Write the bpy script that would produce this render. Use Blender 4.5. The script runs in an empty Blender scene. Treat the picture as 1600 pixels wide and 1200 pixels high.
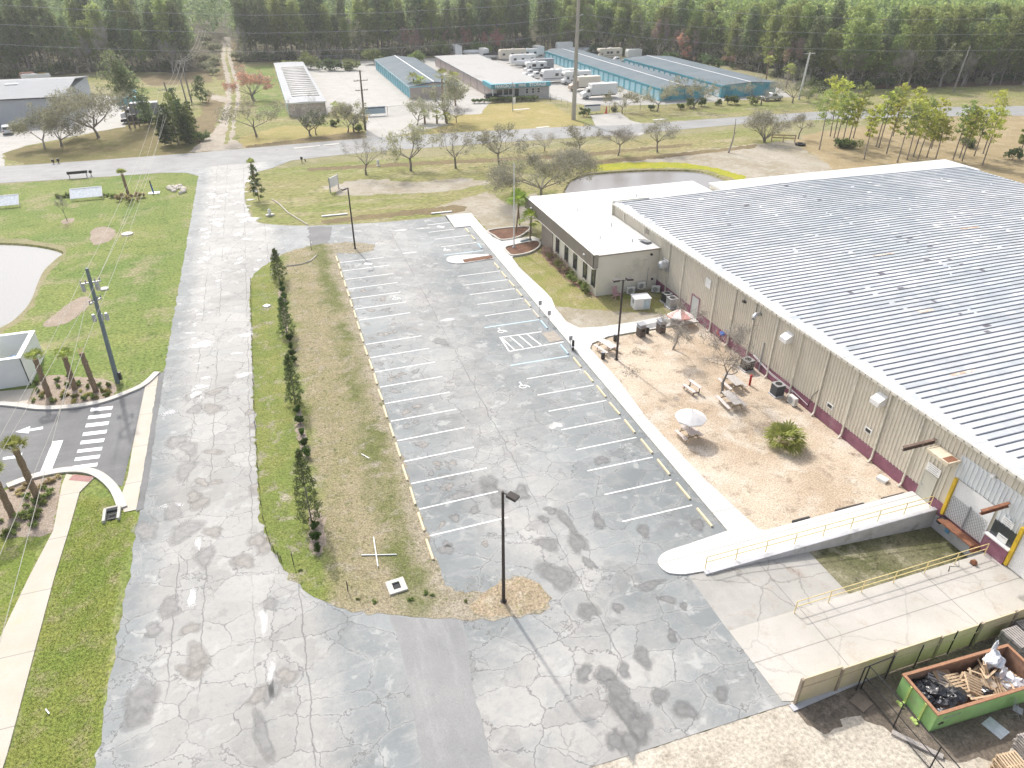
import bpy, bmesh, math, random
import numpy as np
from math import radians as R_, sin, cos, pi
from mathutils import Vector, Matrix, Euler
from mathutils.geometry import tessellate_polygon

scene = bpy.context.scene
COL = scene.collection
# ---------------------------------------------------------------- camera
FX, CX, CY, CAMH = 1109.0, 800.0, 600.0, 32.1          # the photograph's focal length and centre, in its own pixels
_d1 = np.array([373 - CX, -76 - CY, FX]); _th = math.atan2(676, FX)
_up = np.array([0, -cos(_th), -sin(_th)]); _d1 = _d1 / np.linalg.norm(_d1)
RM = np.array([np.cross(_d1, _up), _d1, _up])           # camera axes -> site axes (X across the lot, Y along it, Z up)
camd = bpy.data.cameras.new('camera'); cam = bpy.data.objects.new('camera', camd); COL.objects.link(cam)
camd.sensor_width = 36.0; camd.lens = 36.0 * FX / 1600.0; camd.clip_end = 3000.0; camd.clip_start = 0.5
_m = Matrix(((RM[0][0], -RM[0][1], -RM[0][2], 0), (RM[1][0], -RM[1][1], -RM[1][2], 0), (RM[2][0], -RM[2][1], -RM[2][2], CAMH), (0, 0, 0, 1)))
cam.matrix_world = _m
scene.camera = cam
# ---------------------------------------------------------------- light
SUN_EL, SUN_AZ = 45.0, -9.5                              # azimuth from +Y, towards +X
w = bpy.data.worlds.new("World"); scene.world = w; w.use_nodes = True
nt = w.node_tree; nt.nodes.clear()
wo = nt.nodes.new('ShaderNodeOutputWorld'); bg = nt.nodes.new('ShaderNodeBackground'); sky = nt.nodes.new('ShaderNodeTexSky')
sky.sky_type = 'NISHITA'; sky.sun_disc = False; sky.sun_elevation = R_(SUN_EL); sky.sun_rotation = R_(SUN_AZ)
sky.air_density = 1.0; sky.dust_density = 4.0; sky.ozone_density = 1.0
bg.inputs['Strength'].default_value = 0.15
hs_w = nt.nodes.new('ShaderNodeHueSaturation'); hs_w.inputs['Saturation'].default_value = 0.5
nt.links.new(sky.outputs[0], hs_w.inputs['Color']); nt.links.new(hs_w.outputs[0], bg.inputs[0]); nt.links.new(bg.outputs[0], wo.inputs[0])
sd = bpy.data.lights.new('sun', 'SUN'); sd.energy = 2.0; sd.angle = R_(1.6); sd.color = (1.0, 0.955, 0.89)
so = bpy.data.objects.new('sun', sd); COL.objects.link(so)
_sv = Vector((sin(R_(SUN_AZ)) * cos(R_(SUN_EL)), cos(R_(SUN_AZ)) * cos(R_(SUN_EL)), sin(R_(SUN_EL))))
so.rotation_euler = _sv.to_track_quat('Z', 'Y').to_euler(); so.location = (0, 60, 90)
scene.view_settings.view_transform = 'Standard'; scene.view_settings.look = 'None'
scene.view_settings.exposure = 0.70; scene.view_settings.gamma = 1.0
scene.cycles.max_bounces = 6; scene.cycles.diffuse_bounces = 3; scene.cycles.glossy_bounces = 2
scene.cycles.transparent_max_bounces = 10; scene.cycles.transmission_bounces = 3
scene.cycles.caustics_reflective = False; scene.cycles.caustics_refractive = False
# ---------------------------------------------------------------- surveying: photograph pixels -> points on the site
def ray(u, v):
    return RM @ np.array([u - CX, v - CY, FX])
def G(u, v, z=0.0):
    d = ray(u, v); t = (z - CAMH) / d[2]; return (d[0] * t, d[1] * t, z)
def GX(u, v, x):
    d = ray(u, v); t = x / d[0]; return (x, d[1] * t, CAMH + d[2] * t)
def GY(u, v, y):
    d = ray(u, v); t = y / d[1]; return (d[0] * t, y, CAMH + d[2] * t)
def HT(u, v, vt, z0=0.0):
    """height of an upright thing standing at pixel (u, v) whose top is on pixel row vt"""
    g = G(u, v, z0); p0 = np.array([g[0], g[1], -CAMH])
    c0 = RM.T @ p0; cz = RM.T @ np.array([0, 0, 1.0]); k = (vt - CY) / FX
    return float((k * c0[2] - c0[1]) / (cz[1] - k * cz[2])) - z0
def mpp(u, v):
    """metres per photograph pixel at a ground point"""
    g = G(u, v); return float((RM.T @ np.array([g[0], g[1], -CAMH]))[2]) / FX
# ---------------------------------------------------------------- objects
def tag(o, label=None, cat=None, group=None, kind=None):
    if label: o['label'] = label
    if cat: o['category'] = cat
    if group: o['group'] = group
    if kind: o['kind'] = kind
    return o
def thing(name, label, cat, loc=(0, 0, 0), rz=0.0, group=None):
    o = bpy.data.objects.new(name, None); COL.objects.link(o)
    o.location = loc; o.rotation_euler = (0, 0, rz); o.empty_display_size = 0.3
    return tag(o, label, cat, group)
def dup(root, loc=None, rz=None, label=None, group=None, scale=None):
    def rec(o, p):
        c = o.copy(); COL.objects.link(c)
        if p is not None: c.parent = p
        for ch in list(o.children): rec(ch, c)
        return c
    r = rec(root, None)
    if loc is not None: r.location = loc
    if rz is not None: r.rotation_euler = (0, 0, rz)
    if scale is not None: r.scale = scale if hasattr(scale, '__len__') else (scale,) * 3
    if label: r['label'] = label
    if group: r['group'] = group
    return r
ORD = ['first', 'second', 'third', 'fourth', 'fifth', 'sixth', 'seventh', 'eighth', 'ninth', 'tenth', 'eleventh', 'twelfth', 'thirteenth',
       'fourteenth', 'fifteenth', 'sixteenth', 'seventeenth', 'eighteenth', 'nineteenth', 'twentieth', 'twenty-first', 'twenty-second', 'twenty-third', 'twenty-fourth']
class MB:
    def __init__(s): s.v = []; s.f = []; s.m = []
    def add(s, vs, fs, m=0):
        n = len(s.v); s.v.extend([tuple(p) for p in vs])
        for q in fs: s.f.append(tuple(i + n for i in q)); s.m.append(m)
        return s
    def box(s, x0, x1, y0, y1, z0, z1, m=0):
        vs = [(x0, y0, z0), (x1, y0, z0), (x1, y1, z0), (x0, y1, z0), (x0, y0, z1), (x1, y0, z1), (x1, y1, z1), (x0, y1, z1)]
        return s.add(vs, [(0, 3, 2, 1), (4, 5, 6, 7), (0, 1, 5, 4), (1, 2, 6, 5), (2, 3, 7, 6), (3, 0, 4, 7)], m)
    def obox(s, c, sx, sy, sz, rot=(0, 0, 0), m=0):
        M = Euler(rot).to_matrix(); c = Vector(c); vs = []
        for a, b, d in ((-1, -1, -1), (1, -1, -1), (1, 1, -1), (-1, 1, -1), (-1, -1, 1), (1, -1, 1), (1, 1, 1), (-1, 1, 1)):
            vs.append(c + M @ Vector((a * sx / 2, b * sy / 2, d * sz / 2)))
        return s.add(vs, [(0, 3, 2, 1), (4, 5, 6, 7), (0, 1, 5, 4), (1, 2, 6, 5), (2, 3, 7, 6), (3, 0, 4, 7)], m)
    def beam(s, p, q, w_, h_, m=0):
        p = Vector(p); q = Vector(q); d = (q - p); L = d.length; d.normalize()
        up = Vector((0, 0, 1)) if abs(d.z) < 0.95 else Vector((0, 1, 0))
        a = d.cross(up).normalized() * w_ / 2; b = a.cross(d).normalized() * h_ / 2
        vs = [p - a - b, p + a - b, p + a + b, p - a + b, q - a - b, q + a - b, q + a + b, q - a + b]
        return s.add(vs, [(0, 1, 2, 3), (7, 6, 5, 4), (0, 4, 5, 1), (1, 5, 6, 2), (2, 6, 7, 3), (3, 7, 4, 0)], m)
    def tube(s, pts, rad, n=6, m=0, cap=True):
        pts = [Vector(p) for p in pts]
        if not hasattr(rad, '__len__'): rad = [rad] * len(pts)
        base = len(s.v); k = len(pts)
        for i, p in enumerate(pts):
            d = (pts[min(i + 1, k - 1)] - pts[max(i - 1, 0)]).normalized()
            up = Vector((0, 0, 1)) if abs(d.z) < 0.9 else Vector((1, 0, 0))
            a = d.cross(up).normalized(); b = d.cross(a).normalized()
            for j in range(n):
                t = 2 * pi * j / n; s.v.append(tuple(p + (a * cos(t) + b * sin(t)) * rad[i]))
        for i in range(k - 1):
            for j in range(n):
                j2 = (j + 1) % n
                s.f.append((base + i * n + j, base + i * n + j2, base + (i + 1) * n + j2, base + (i + 1) * n + j)); s.m.append(m)
        if cap:
            s.f.append(tuple(base + j for j in range(n))[::-1]); s.m.append(m)
            s.f.append(tuple(base + (k - 1) * n + j for j in range(n))); s.m.append(m)
        return s
    def prism(s, poly, z0, z1, m=0, side=None):
        n = len(poly); a = sum(poly[i][0] * poly[(i + 1) % n][1] - poly[(i + 1) % n][0] * poly[i][1] for i in range(n))
        if a < 0: poly = poly[::-1]
        vs = [(p[0], p[1], z0) for p in poly] + [(p[0], p[1], z1) for p in poly]
        s.add(vs, [tuple(range(n, 2 * n))], m)
        s.add(vs, [tuple(range(n))[::-1]] + [(i, (i + 1) % n, n + (i + 1) % n, n + i) for i in range(n)], m if side is None else side)
        return s
    def ellipsoid(s, c, rx, ry, rz, nu=8, nv=5, m=0, jit=0, rng=random):
        vs = [(c[0], c[1], c[2] - rz)]
        for i in range(1, nv):
            ph = -pi / 2 + pi * i / nv
            for j in range(nu):
                t = 2 * pi * j / nu; k = 1 + (rng.uniform(-jit, jit) if jit else 0)
                vs.append((c[0] + rx * k * cos(ph) * cos(t), c[1] + ry * k * cos(ph) * sin(t), c[2] + rz * k * sin(ph)))
        vs.append((c[0], c[1], c[2] + rz)); fs = []
        for j in range(nu): fs.append((0, 1 + (j + 1) % nu, 1 + j))
        for i in range(nv - 2):
            for j in range(nu):
                a = 1 + i * nu + j; b = 1 + i * nu + (j + 1) % nu; fs.append((a, b, b + nu, a + nu))
        L = len(vs) - 1
        for j in range(nu): fs.append((L, 1 + (nv - 2) * nu + j, 1 + (nv - 2) * nu + (j + 1) % nu))
        return s.add(vs, fs, m)
    def lathe(s, c, prof, n=12, m=0):
        vs = []; k = len(prof)
        for r, z in prof:
            for j in range(n):
                t = 2 * pi * j / n; vs.append((c[0] + r * cos(t), c[1] + r * sin(t), c[2] + z))
        fs = [(i * n + j, i * n + (j + 1) % n, (i + 1) * n + (j + 1) % n, (i + 1) * n + j) for i in range(k - 1) for j in range(n)]
        fs += [tuple(range(n))[::-1], tuple((k - 1) * n + j for j in range(n))]
        return s.add(vs, fs, m)
    def xf(s, M, start=0):
        for i in range(start, len(s.v)): s.v[i] = tuple(M @ Vector(s.v[i]))
        return s
    def build(s, name, mats, parent=None, origin=(0, 0, 0), smooth=False, loc=None, bevel=0):
        if not isinstance(mats, (list, tuple)): mats = [mats]
        me = bpy.data.meshes.new(name)
        me.from_pydata([(p[0] - origin[0], p[1] - origin[1], p[2] - origin[2]) for p in s.v], [], s.f)
        for mt in mats: me.materials.append(mt)
        if len(mats) > 1: me.polygons.foreach_set('material_index', s.m)
        if smooth: me.polygons.foreach_set('use_smooth', [True] * len(s.f))
        me.update()
        o = bpy.data.objects.new(name, me); COL.objects.link(o)
        if parent is not None: o.parent = parent
        if loc is not None: o.location = loc
        if bevel:
            b = o.modifiers.new('bevel', 'BEVEL'); b.width = bevel; b.segments = 1; b.limit_method = 'ANGLE'; b.angle_limit = R_(40)
        return o
# ---------------------------------------------------------------- materials
class NT:
    """a small front end to a node tree"""
    def __init__(s, name):
        s.mat = bpy.data.materials.new(name); s.mat.use_nodes = True; s.t = s.mat.node_tree; s.t.nodes.clear()
        s.out = s.n('ShaderNodeOutputMaterial'); s.b = s.n('ShaderNodeBsdfPrincipled'); s.l(s.b.outputs[0], s.out.inputs[0])
        s.pos = None
    def n(s, t, **k):
        nd = s.t.nodes.new(t)
        for a, b in k.items(): setattr(nd, a, b)
        return nd
    def l(s, a, b): s.t.links.new(a, b); return b
    def P(s, obj=False):
        if s.pos is None:
            s.pos = s.n('ShaderNodeTexCoord').outputs['Object'] if obj else s.n('ShaderNodeNewGeometry').outputs['Position']
        return s.pos
    def noise(s, scale, detail=4, rough=0.6, vec=None, dist=0.0, color=False):
        nd = s.n('ShaderNodeTexNoise'); nd.inputs['Scale'].default_value = scale; nd.inputs['Detail'].default_value = detail
        nd.inputs['Roughness'].default_value = rough; nd.inputs['Distortion'].default_value = dist
        s.l(vec if vec is not None else s.P(), nd.inputs['Vector']); return nd.outputs['Color' if color else 'Fac']
    def ramp(s, fac, a, b, lo=0.0, hi=1.0):
        nd = s.n('ShaderNodeMapRange'); nd.inputs['From Min'].default_value = a; nd.inputs['From Max'].default_value = b
        nd.inputs['To Min'].default_value = lo; nd.inputs['To Max'].default_value = hi
        if hasattr(fac, 'node'): s.l(fac, nd.inputs['Value'])
        else: nd.inputs['Value'].default_value = fac
        return nd.outputs[0]
    def math(s, op, a, b=None, clamp=False):
        nd = s.n('ShaderNodeMath', operation=op, use_clamp=clamp)
        for i, x in enumerate((a, b)):
            if x is None: continue
            if hasattr(x, 'node'): s.l(x, nd.inputs[i])
            else: nd.inputs[i].default_value = x
        return nd.outputs[0]
    def mix(s, fac, a, b, blend='MIX'):
        nd = s.n('ShaderNodeMix', data_type='RGBA', blend_type=blend)
        ins = [nd.inputs['Factor'] if False else nd.inputs[0], nd.inputs[6], nd.inputs[7]]
        for sk, x in zip(ins, (fac, a, b)):
            if hasattr(x, 'node'): s.l(x, sk)
            elif isinstance(x, (int, float)): sk.default_value = x
            else: sk.default_value = (x[0], x[1], x[2], 1)
        return nd.outputs[2]
    def xyz(s, vec=None):
        nd = s.n('ShaderNodeSeparateXYZ'); s.l(vec if vec is not None else s.P(), nd.inputs[0]); return nd.outputs
    def map(s, vec, scale=(1, 1, 1), loc=(0, 0, 0)):
        nd = s.n('ShaderNodeMapping'); nd.inputs['Scale'].default_value = scale; nd.inputs['Location'].default_value = loc
        s.l(vec, nd.inputs[0]); return nd.outputs[0]
    def voro(s, scale, feature='F1', vec=None, rnd=1.0):
        nd = s.n('ShaderNodeTexVoronoi', feature=feature); nd.inputs['Scale'].default_value = scale; nd.inputs['Randomness'].default_value = rnd
        s.l(vec if vec is not None else s.P(), nd.inputs['Vector']); return nd.outputs
    def warp(s, scale, amt, vec=None):
        c = s.noise(scale, 3, 0.6, vec, color=True); v = s.n('ShaderNodeVectorMath', operation='MULTIPLY_ADD')
        s.l(c, v.inputs[0]); v.inputs[1].default_value = (amt, amt, amt); s.l(vec if vec is not None else s.P(), v.inputs[2]); return v.outputs[0]
    def bump(s, h, strength=0.3, dist=0.05):
        nd = s.n('ShaderNodeBump'); nd.inputs['Strength'].default_value = strength; nd.inputs['Distance'].default_value = dist
        s.l(h, nd.inputs['Height']); s.l(nd.outputs[0], s.b.inputs['Normal'])
    def col(s, c):
        if hasattr(c, 'node'): s.l(c, s.b.inputs['Base Color'])
        else: s.b.inputs['Base Color'].default_value = (*c[:3], 1)
    def set(s, **k):
        for a, b in k.items():
            sk = s.b.inputs[a.replace('_', ' ')]
            if hasattr(b, 'node'): s.l(b, sk)
            else: sk.default_value = b
        return s
MATS = {}
def mat(name, c, rough=0.6, metal=0.0, var=0.18, scale=3.0, bump=0.0, spec=0.4, dirt=None, dscale=0.8, damt=(0.55, 0.75), obj=True):
    """a plain object material: colour that wanders a little, optional dirt or rust patches, optional bump"""
    if name in MATS: return MATS[name]
    t = NT(name); t.P(obj)
    n = t.noise(scale, 4, 0.65)
    lo = tuple(x * (1 - var) for x in c); hi = tuple(min(1, x * (1 + var)) for x in c)
    col = t.mix(t.ramp(n, 0.3, 0.7), lo, hi)
    if dirt: col = t.mix(t.ramp(t.noise(dscale, 5, 0.7), damt[0], damt[1]), col, dirt)
    t.col(col); t.set(Roughness=rough, Metallic=metal); t.b.inputs['Specular IOR Level'].default_value = spec
    if bump: t.bump(n, bump, 0.03)
    MATS[name] = t.mat; return t.mat
def leafmat(name, a, b, trans=0.35, rough=0.6):
    t = NT(name); g = t.n('ShaderNodeNewGeometry'); oi = t.n('ShaderNodeObjectInfo')
    c = t.mix(g.outputs['Random Per Island'], a, b)
    hs = t.n('ShaderNodeHueSaturation'); t.l(c, hs.inputs['Color']); t.l(t.ramp(oi.outputs['Random'], 0, 1, 0.75, 1.25), hs.inputs['Value'])
    t.l(t.ramp(oi.outputs['Random'], 0, 1, 0.485, 0.515), hs.inputs['Hue'])
    t.col(hs.outputs[0]); t.set(Roughness=rough); t.b.inputs['Specular IOR Level'].default_value = 0.25
    tr = t.n('ShaderNodeBsdfTranslucent'); t.l(hs.outputs[0], tr.inputs[0])
    mx = t.n('ShaderNodeMixShader'); mx.inputs[0].default_value = trans
    t.l(t.b.outputs[0], mx.inputs[1]); t.l(tr.outputs[0], mx.inputs[2]); t.l(mx.outputs[0], t.out.inputs[0])
    MATS[name] = t.mat; return t.mat
def ground_mat(name, cols, s1=0.15, s2=0.8, s3=9.0, bump=0.5, amt=0.9, grain=0.35, obj=False, stretch=None, rough=0.95):
    """four colours stirred together at three sizes, with a fine grain"""
    t = NT(name); p = t.P()
    if stretch: p = t.map(p, stretch)
    a, b, c, d = cols
    w_ = t.warp(s2, 0.6 / s2 * 0.4, p)
    c1 = t.mix(t.ramp(t.noise(s1, 5, 0.65, w_), 0.40, 0.60), a, b)
    c2 = t.mix(t.ramp(t.noise(s2, 5, 0.7, w_), 0.50, 0.68, 0, amt), c1, c)
    c3 = t.mix(t.ramp(t.noise(s2 * 2.7, 5, 0.7, p), 0.54, 0.70, 0, amt), c2, d)
    f = t.noise(s3, 3, 0.75, p)
    c4 = t.mix(1.0, c3, t.mix(t.ramp(f, 0.3, 0.7), (1 - grain,) * 3, (1 + grain,) * 3), 'MULTIPLY')
    t.col(c4); t.set(Roughness=rough); t.b.inputs['Specular IOR Level'].default_value = 0.15
    t.bump(f, bump, 0.06); MATS[name] = t.mat; return t.mat
# ================================================================ GROUND
rg = random.Random(5)
def smoothline(pts, closed=True, sub=6):
    n = len(pts); out = []
    for i in range(n if closed else n - 1):
        p0, p1, p2, p3 = (pts[(i - 1) % n] if closed or i > 0 else pts[i]), pts[i], pts[(i + 1) % n], (pts[(i + 2) % n] if closed or i < n - 2 else pts[i + 1])
        for k in range(sub):
            t = k / sub; t2 = t * t; t3 = t2 * t
            out.append(tuple(0.5 * (2 * p1[a] + (p2[a] - p0[a]) * t + (2 * p0[a] - 5 * p1[a] + 4 * p2[a] - p3[a]) * t2 + (3 * p1[a] - p0[a] - 3 * p2[a] + p3[a]) * t3) for a in (0, 1)))
    if not closed: out.append(tuple(pts[-1][:2]))
    return out
def ragged(pts, step, amt, rng=rg):
    out = []; n = len(pts)
    for i in range(n):
        a, b = pts[i], pts[(i + 1) % n]; L = math.hypot(b[0] - a[0], b[1] - a[1]); k = max(1, min(400, int(L / step)))
        for j in range(k):
            t = j / k; out.append((a[0] + (b[0] - a[0]) * t + rng.gauss(0, amt), a[1] + (b[1] - a[1]) * t + rng.gauss(0, amt)))
    return out
def PX(lst, z=0.0): return [G(u, v, z)[:2] for u, v in lst]
def sheet_tris(loops):
    return tessellate_polygon([[Vector((p[0], p[1], 0)) for p in L] for L in loops]), [p for L in loops for p in L]
def sheet(name, pts, z, m, smooth=False, jit=0.0, step=0.6, holes=(), kind='structure', label=None, extra=None):
    if smooth: pts = smoothline(pts)
    if jit: pts = ragged(pts, step, jit)
    tris, allp = sheet_tris([pts] + list(holes))
    mb = MB(); mb.add([(p[0], p[1], z) for p in allp], [t for t in tris])
    for i, f in enumerate(mb.f):                       # all faces up
        a, b, c = (mb.v[k] for k in f)
        if (b[0] - a[0]) * (c[1] - a[1]) - (b[1] - a[1]) * (c[0] - a[0]) < 0: mb.f[i] = f[::-1]
    mats = [m]
    if extra: mats += extra(mb)
    o = mb.build(name, mats); tag(o, label, kind=kind); return o
M_dry = ground_mat('dry_turf', [(.29, .26, .15), (.235, .23, .11), (.35, .31, .21), (.18, .19, .075)], .06, .35, 6)
M_lawn = ground_mat('green_lawn', [(.15, .21, .055), (.215, .245, .075), (.31, .275, .16), (.10, .15, .035)], .08, .22, 3.5, grain=.55, amt=.95)
M_near = ground_mat('clumpy_lawn', [(.165, .215, .045), (.215, .235, .06), (.285, .26, .14), (.105, .15, .03)], .25, .8, 7, grain=.55, bump=.9)
M_verge = ground_mat('verge_turf', [(.285, .25, .12), (.21, .23, .075), (.36, .31, .20), (.15, .18, .05)], .06, .22, 3, stretch=(.4, 1, 1), grain=.5, amt=1)
M_sand = ground_mat('sandy_ground', [(.40, .36, .295), (.32, .28, .205), (.46, .425, .365), (.24, .21, .135)], .12, .5, 7, grain=.25)
M_straw = ground_mat('straw_field', [(.36, .28, .165), (.30, .235, .13), (.41, .34, .22), (.22, .18, .09)], .08, .35, 5, grain=.35)
M_court = ground_mat('wood_chips', [(.58, .49, .385), (.45, .36, .265), (.62, .56, .48), (.28, .215, .16)], .11, .30, 9, grain=.4, amt=.95)
M_mulch = ground_mat('brown_mulch', [(.20, .115, .075), (.155, .085, .06), (.26, .16, .11), (.10, .06, .045)], .5, 2, 12, grain=.45)
M_pinkmulch = ground_mat('pale_mulch', [(.38, .31, .25), (.31, .25, .195), (.43, .365, .305), (.20, .16, .12)], .5, 2, 9, grain=.4)
M_floor = ground_mat('forest_litter', [(.10, .085, .05), (.075, .07, .035), (.14, .115, .07), (.05, .055, .025)], .1, .5, 5)
M_brush = ground_mat('brown_brush', [(.19, .145, .085), (.235, .185, .10), (.16, .14, .065), (.11, .10, .045)], .2, .9, 4)
M_track = ground_mat('sand_track', [(.42, .375, .315), (.36, .31, .25), (.48, .44, .38), (.29, .25, .18)], .2, .9, 6, grain=.2)
M_yard = ground_mat('dirty_yard', [(.50, .45, .375), (.42, .37, .30), (.56, .52, .45), (.29, .255, .205)], .18, .28, 5, grain=.35, amt=.75)
M_darkyard = ground_mat('oily_dirt', [(.20, .165, .13), (.15, .125, .10), (.28, .235, .19), (.09, .08, .07)], .3, .9, 6, grain=.35)

def asphalt():
    t = NT('old_asphalt'); p = t.P(); x, y, z = t.xyz(p)
    w1 = t.warp(.5, 1.6); w2 = t.warp(1.4, .35)
    big = t.noise(.10, 5, .6, w1); mid = t.noise(.45, 5, .68, w1, .6); fine = t.noise(3.2, 5, .75); grain = t.noise(26, 3, .8)
    # how sun-bleached: the drive and the bottom apron are warm and pale, the stalls blue-grey
    drive = t.ramp(x, 1.0, 4.5, 1, 0); apron = t.ramp(y, 21.0, 27.0, 1, 0)
    aisle = t.math('MULTIPLY', t.ramp(t.math('ABSOLUTE', t.math('SUBTRACT', x, 12.4)), 1.2, 5.2, 1, 0), .62)
    warm = t.math('MAXIMUM', t.math('MAXIMUM', drive, apron), aisle)
    # bluish strips where nobody drives, along the edges of the drive
    apr2 = t.math('MULTIPLY', apron, t.ramp(t.math('ADD', x, t.ramp(t.noise(.3, 4, .6), 0, 1, -3, 3)), 12.5, 17.5, 0, 1))
    warm = t.math('SUBTRACT', warm, t.math('MULTIPLY', apr2, .75))
    edge = t.math('MULTIPLY', t.ramp(t.math('ABSOLUTE', t.math('ADD', x, 6.2)), 3.7, 5.6, 1, 0), 1.0)
    warm = t.math('MULTIPLY', warm, t.math('MAXIMUM', t.math('MULTIPLY', edge, drive), t.math('SUBTRACT', 1.0, drive)))
    warm = t.math('ADD', warm, t.ramp(mid, .3, .7, -.5, .5), clamp=True)
    cool = t.mix(t.ramp(big, .38, .62), (.195, .212, .216), (.275, .29, .29))
    wcol = t.mix(t.ramp(big, .35, .65), (.335, .327, .31), (.42, .41, .39))
    c = t.mix(warm, cool, wcol)
    c = t.mix(t.ramp(fine, .52, .75, 0, .38), c, (.155, .165, .175))
    # tile-by-tile tint between the cracks
    vs = t.map(t.warp(2.2, .5), (.40, .55, 1)); cell = t.voro(1.0, 'F1', vs)
    c = t.mix(1.0, c, t.mix(t.xyz(cell['Color'])[0], (.92,) * 3, (1.10,) * 3), 'MULTIPLY')
    # pale dried puddle stains and dark damp ones
    c = t.mix(t.math('MULTIPLY', t.ramp(t.noise(.55, 4, .5, t.map(w1, (1, .8, 1), (31, 7, 0))), .60, .64, 0, .5), 1.0), c, t.mix(.5, c, (.16, .155, .15)))
    c = t.mix(t.ramp(t.noise(.8, 4, .6, t.map(w1, (1, 1, 1), (3, 77, 0))), .60, .68, 0, .5), c, (.50, .50, .48))
    # scuffed paler streaks running across, dust
    st = t.noise(1.0, 4, .75, t.map(w2, (.35, 2.2, 1))); c = t.mix(t.ramp(st, .56, .74, 0, .35), c, (.46, .45, .43))
    # cracks: wide net, fine net in patches, paving joints along the drive
    d1 = t.voro(1.0, 'DISTANCE_TO_EDGE', vs)['Distance']
    k1 = t.math('MULTIPLY', t.ramp(d1, .005, .018, 1, 0), t.ramp(t.noise(.22, 3, .6), .34, .46))
    d2 = t.voro(.95, 'DISTANCE_TO_EDGE', t.warp(2.5, .4))['Distance']
    k2 = t.math('MULTIPLY', t.ramp(d2, .01, .035, 1, 0), t.ramp(t.noise(.16, 3, .6, t.map(p, (1, 1, 1), (9, 40, 0))), .56, .62, 0, .6))
    jx = t.math('ADD', x, t.ramp(t.noise(.6, 4, .6), 0, 1, -.35, .35)); joints = None
    for cx_ in (-9.6, -8.0, -5.3, -2.7, 13.2):
        j = t.ramp(t.math('ABSOLUTE', t.math('SUBTRACT', jx, cx_)), .012, .05, 1, 0); joints = j if joints is None else t.math('MAXIMUM', joints, j)
    joints = t.math('MULTIPLY', joints, t.ramp(t.noise(.12, 2, .5, t.map(p, (1, 1, 1), (70, 3, 0))), .38, .5))
    cr = t.math('MAXIMUM', t.math('MAXIMUM', k1, k2), joints)
    halo = t.math('MULTIPLY', t.ramp(d1, .01, .09, 1, 0), t.ramp(t.noise(.3, 3, .6), .4, .6, 0, .45))
    c = t.mix(halo, c, (.42, .415, .40)); c = t.mix(t.math('MULTIPLY', cr, .60), c, (.10, .10, .102))
    c = t.mix(1.0, c, t.mix(t.ramp(grain, .3, .7), (.86,) * 3, (1.14,) * 3), 'MULTIPLY')
    t.col(c); t.set(Roughness=t.ramp(mid, .3, .7, .62, .82)); t.b.inputs['Specular IOR Level'].default_value = .35
    t.bump(t.math('SUBTRACT', grain, t.math('MULTIPLY', cr, 1.4)), .25, .03)
    return t.mat
M_asphalt = asphalt()
def plain_road(name, a, b, rough=.8, streak=(.08, 1.4, 1), dark=(.1, .1, .1)):
    t = NT(name); p = t.P(); n = t.noise(.25, 5, .65); s = t.noise(1, 4, .7, t.map(p, streak)); g = t.noise(18, 3, .8)
    c = t.mix(t.ramp(n, .35, .65), a, b); c = t.mix(t.ramp(s, .5, .75, 0, .4), c, tuple(x * 1.35 for x in b)); c = t.mix(t.ramp(t.noise(.9, 4, .7), .6, .75, 0, .4), c, dark)
    c = t.mix(1.0, c, t.mix(t.ramp(g, .3, .7), (.85,) * 3, (1.15,) * 3), 'MULTIPLY'); t.col(c); t.set(Roughness=rough); t.bump(g, .2, .02); return t.mat
M_road = plain_road('county_road', (.25, .25, .245), (.31, .31, .305))
M_newroad = plain_road('new_asphalt', (.135, .135, .137), (.185, .185, .185), streak=(.25, 1.2, 1), dark=(.09, .09, .09))
M_patchroad = plain_road('patched_asphalt', (.235, .235, .235), (.29, .29, .285), streak=(1.2, .2, 1), dark=(.15, .15, .15))
def concrete(name, a, b, joint=None, stain=(.30, .25, .18), samt=.5, crack=0.0):
    t = NT(name); p = t.P(); x, y, z = t.xyz(p); c = t.mix(t.ramp(t.noise(.35, 5, .65), .35, .65), a, b)
    c = t.mix(t.ramp(t.noise(.8, 5, .72, t.map(p, (1, 1, 1), (17, 5, 0))), .55, .75, 0, samt), c, stain)
    g = t.noise(20, 3, .8); c = t.mix(1.0, c, t.mix(t.ramp(g, .3, .7), (.9,) * 3, (1.1,) * 3), 'MULTIPLY')
    if joint:
        for ax, d, off in joint:
            m_ = t.math('ABSOLUTE', t.math('SUBTRACT', t.math('PINGPONG', t.math('ADD', (x, y)[ax], off), d), 0)); c = t.mix(t.ramp(m_, .015, .045, .6, 0), c, (.16, .15, .14))
    if crack:
        d = t.voro(.25, 'DISTANCE_TO_EDGE', t.warp(1.2, .7))['Distance']; c = t.mix(t.ramp(d, .004, .012, crack, 0), c, (.13, .12, .11))
    t.col(c); t.set(Roughness=.8); t.bump(g, .15, .02); return t.mat
M_walk = concrete('pale_walk', (.60, .585, .555), (.67, .655, .63), [(1, 1.5, 0)], (.48, .45, .39), .6)
M_oldwalk = concrete('stained_walk', (.48, .435, .36), (.54, .49, .42), [(1, 2.3, .4)], (.46, .43, .22), .45)
M_yardconc = concrete('storage_concrete', (.36, .345, .315), (.42, .405, .375), [(0, 6, 1), (1, 6, 2)], (.34, .32, .28), .5)
M_slab = concrete('dock_slab', (.44, .42, .38), (.51, .485, .45), [(0, 4.3, 1.5), (1, 2.4, .1)], (.35, .265, .19), .6, .22)
M_kerb = concrete('kerb_concrete', (.52, .495, .45), (.58, .555, .51))
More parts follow.
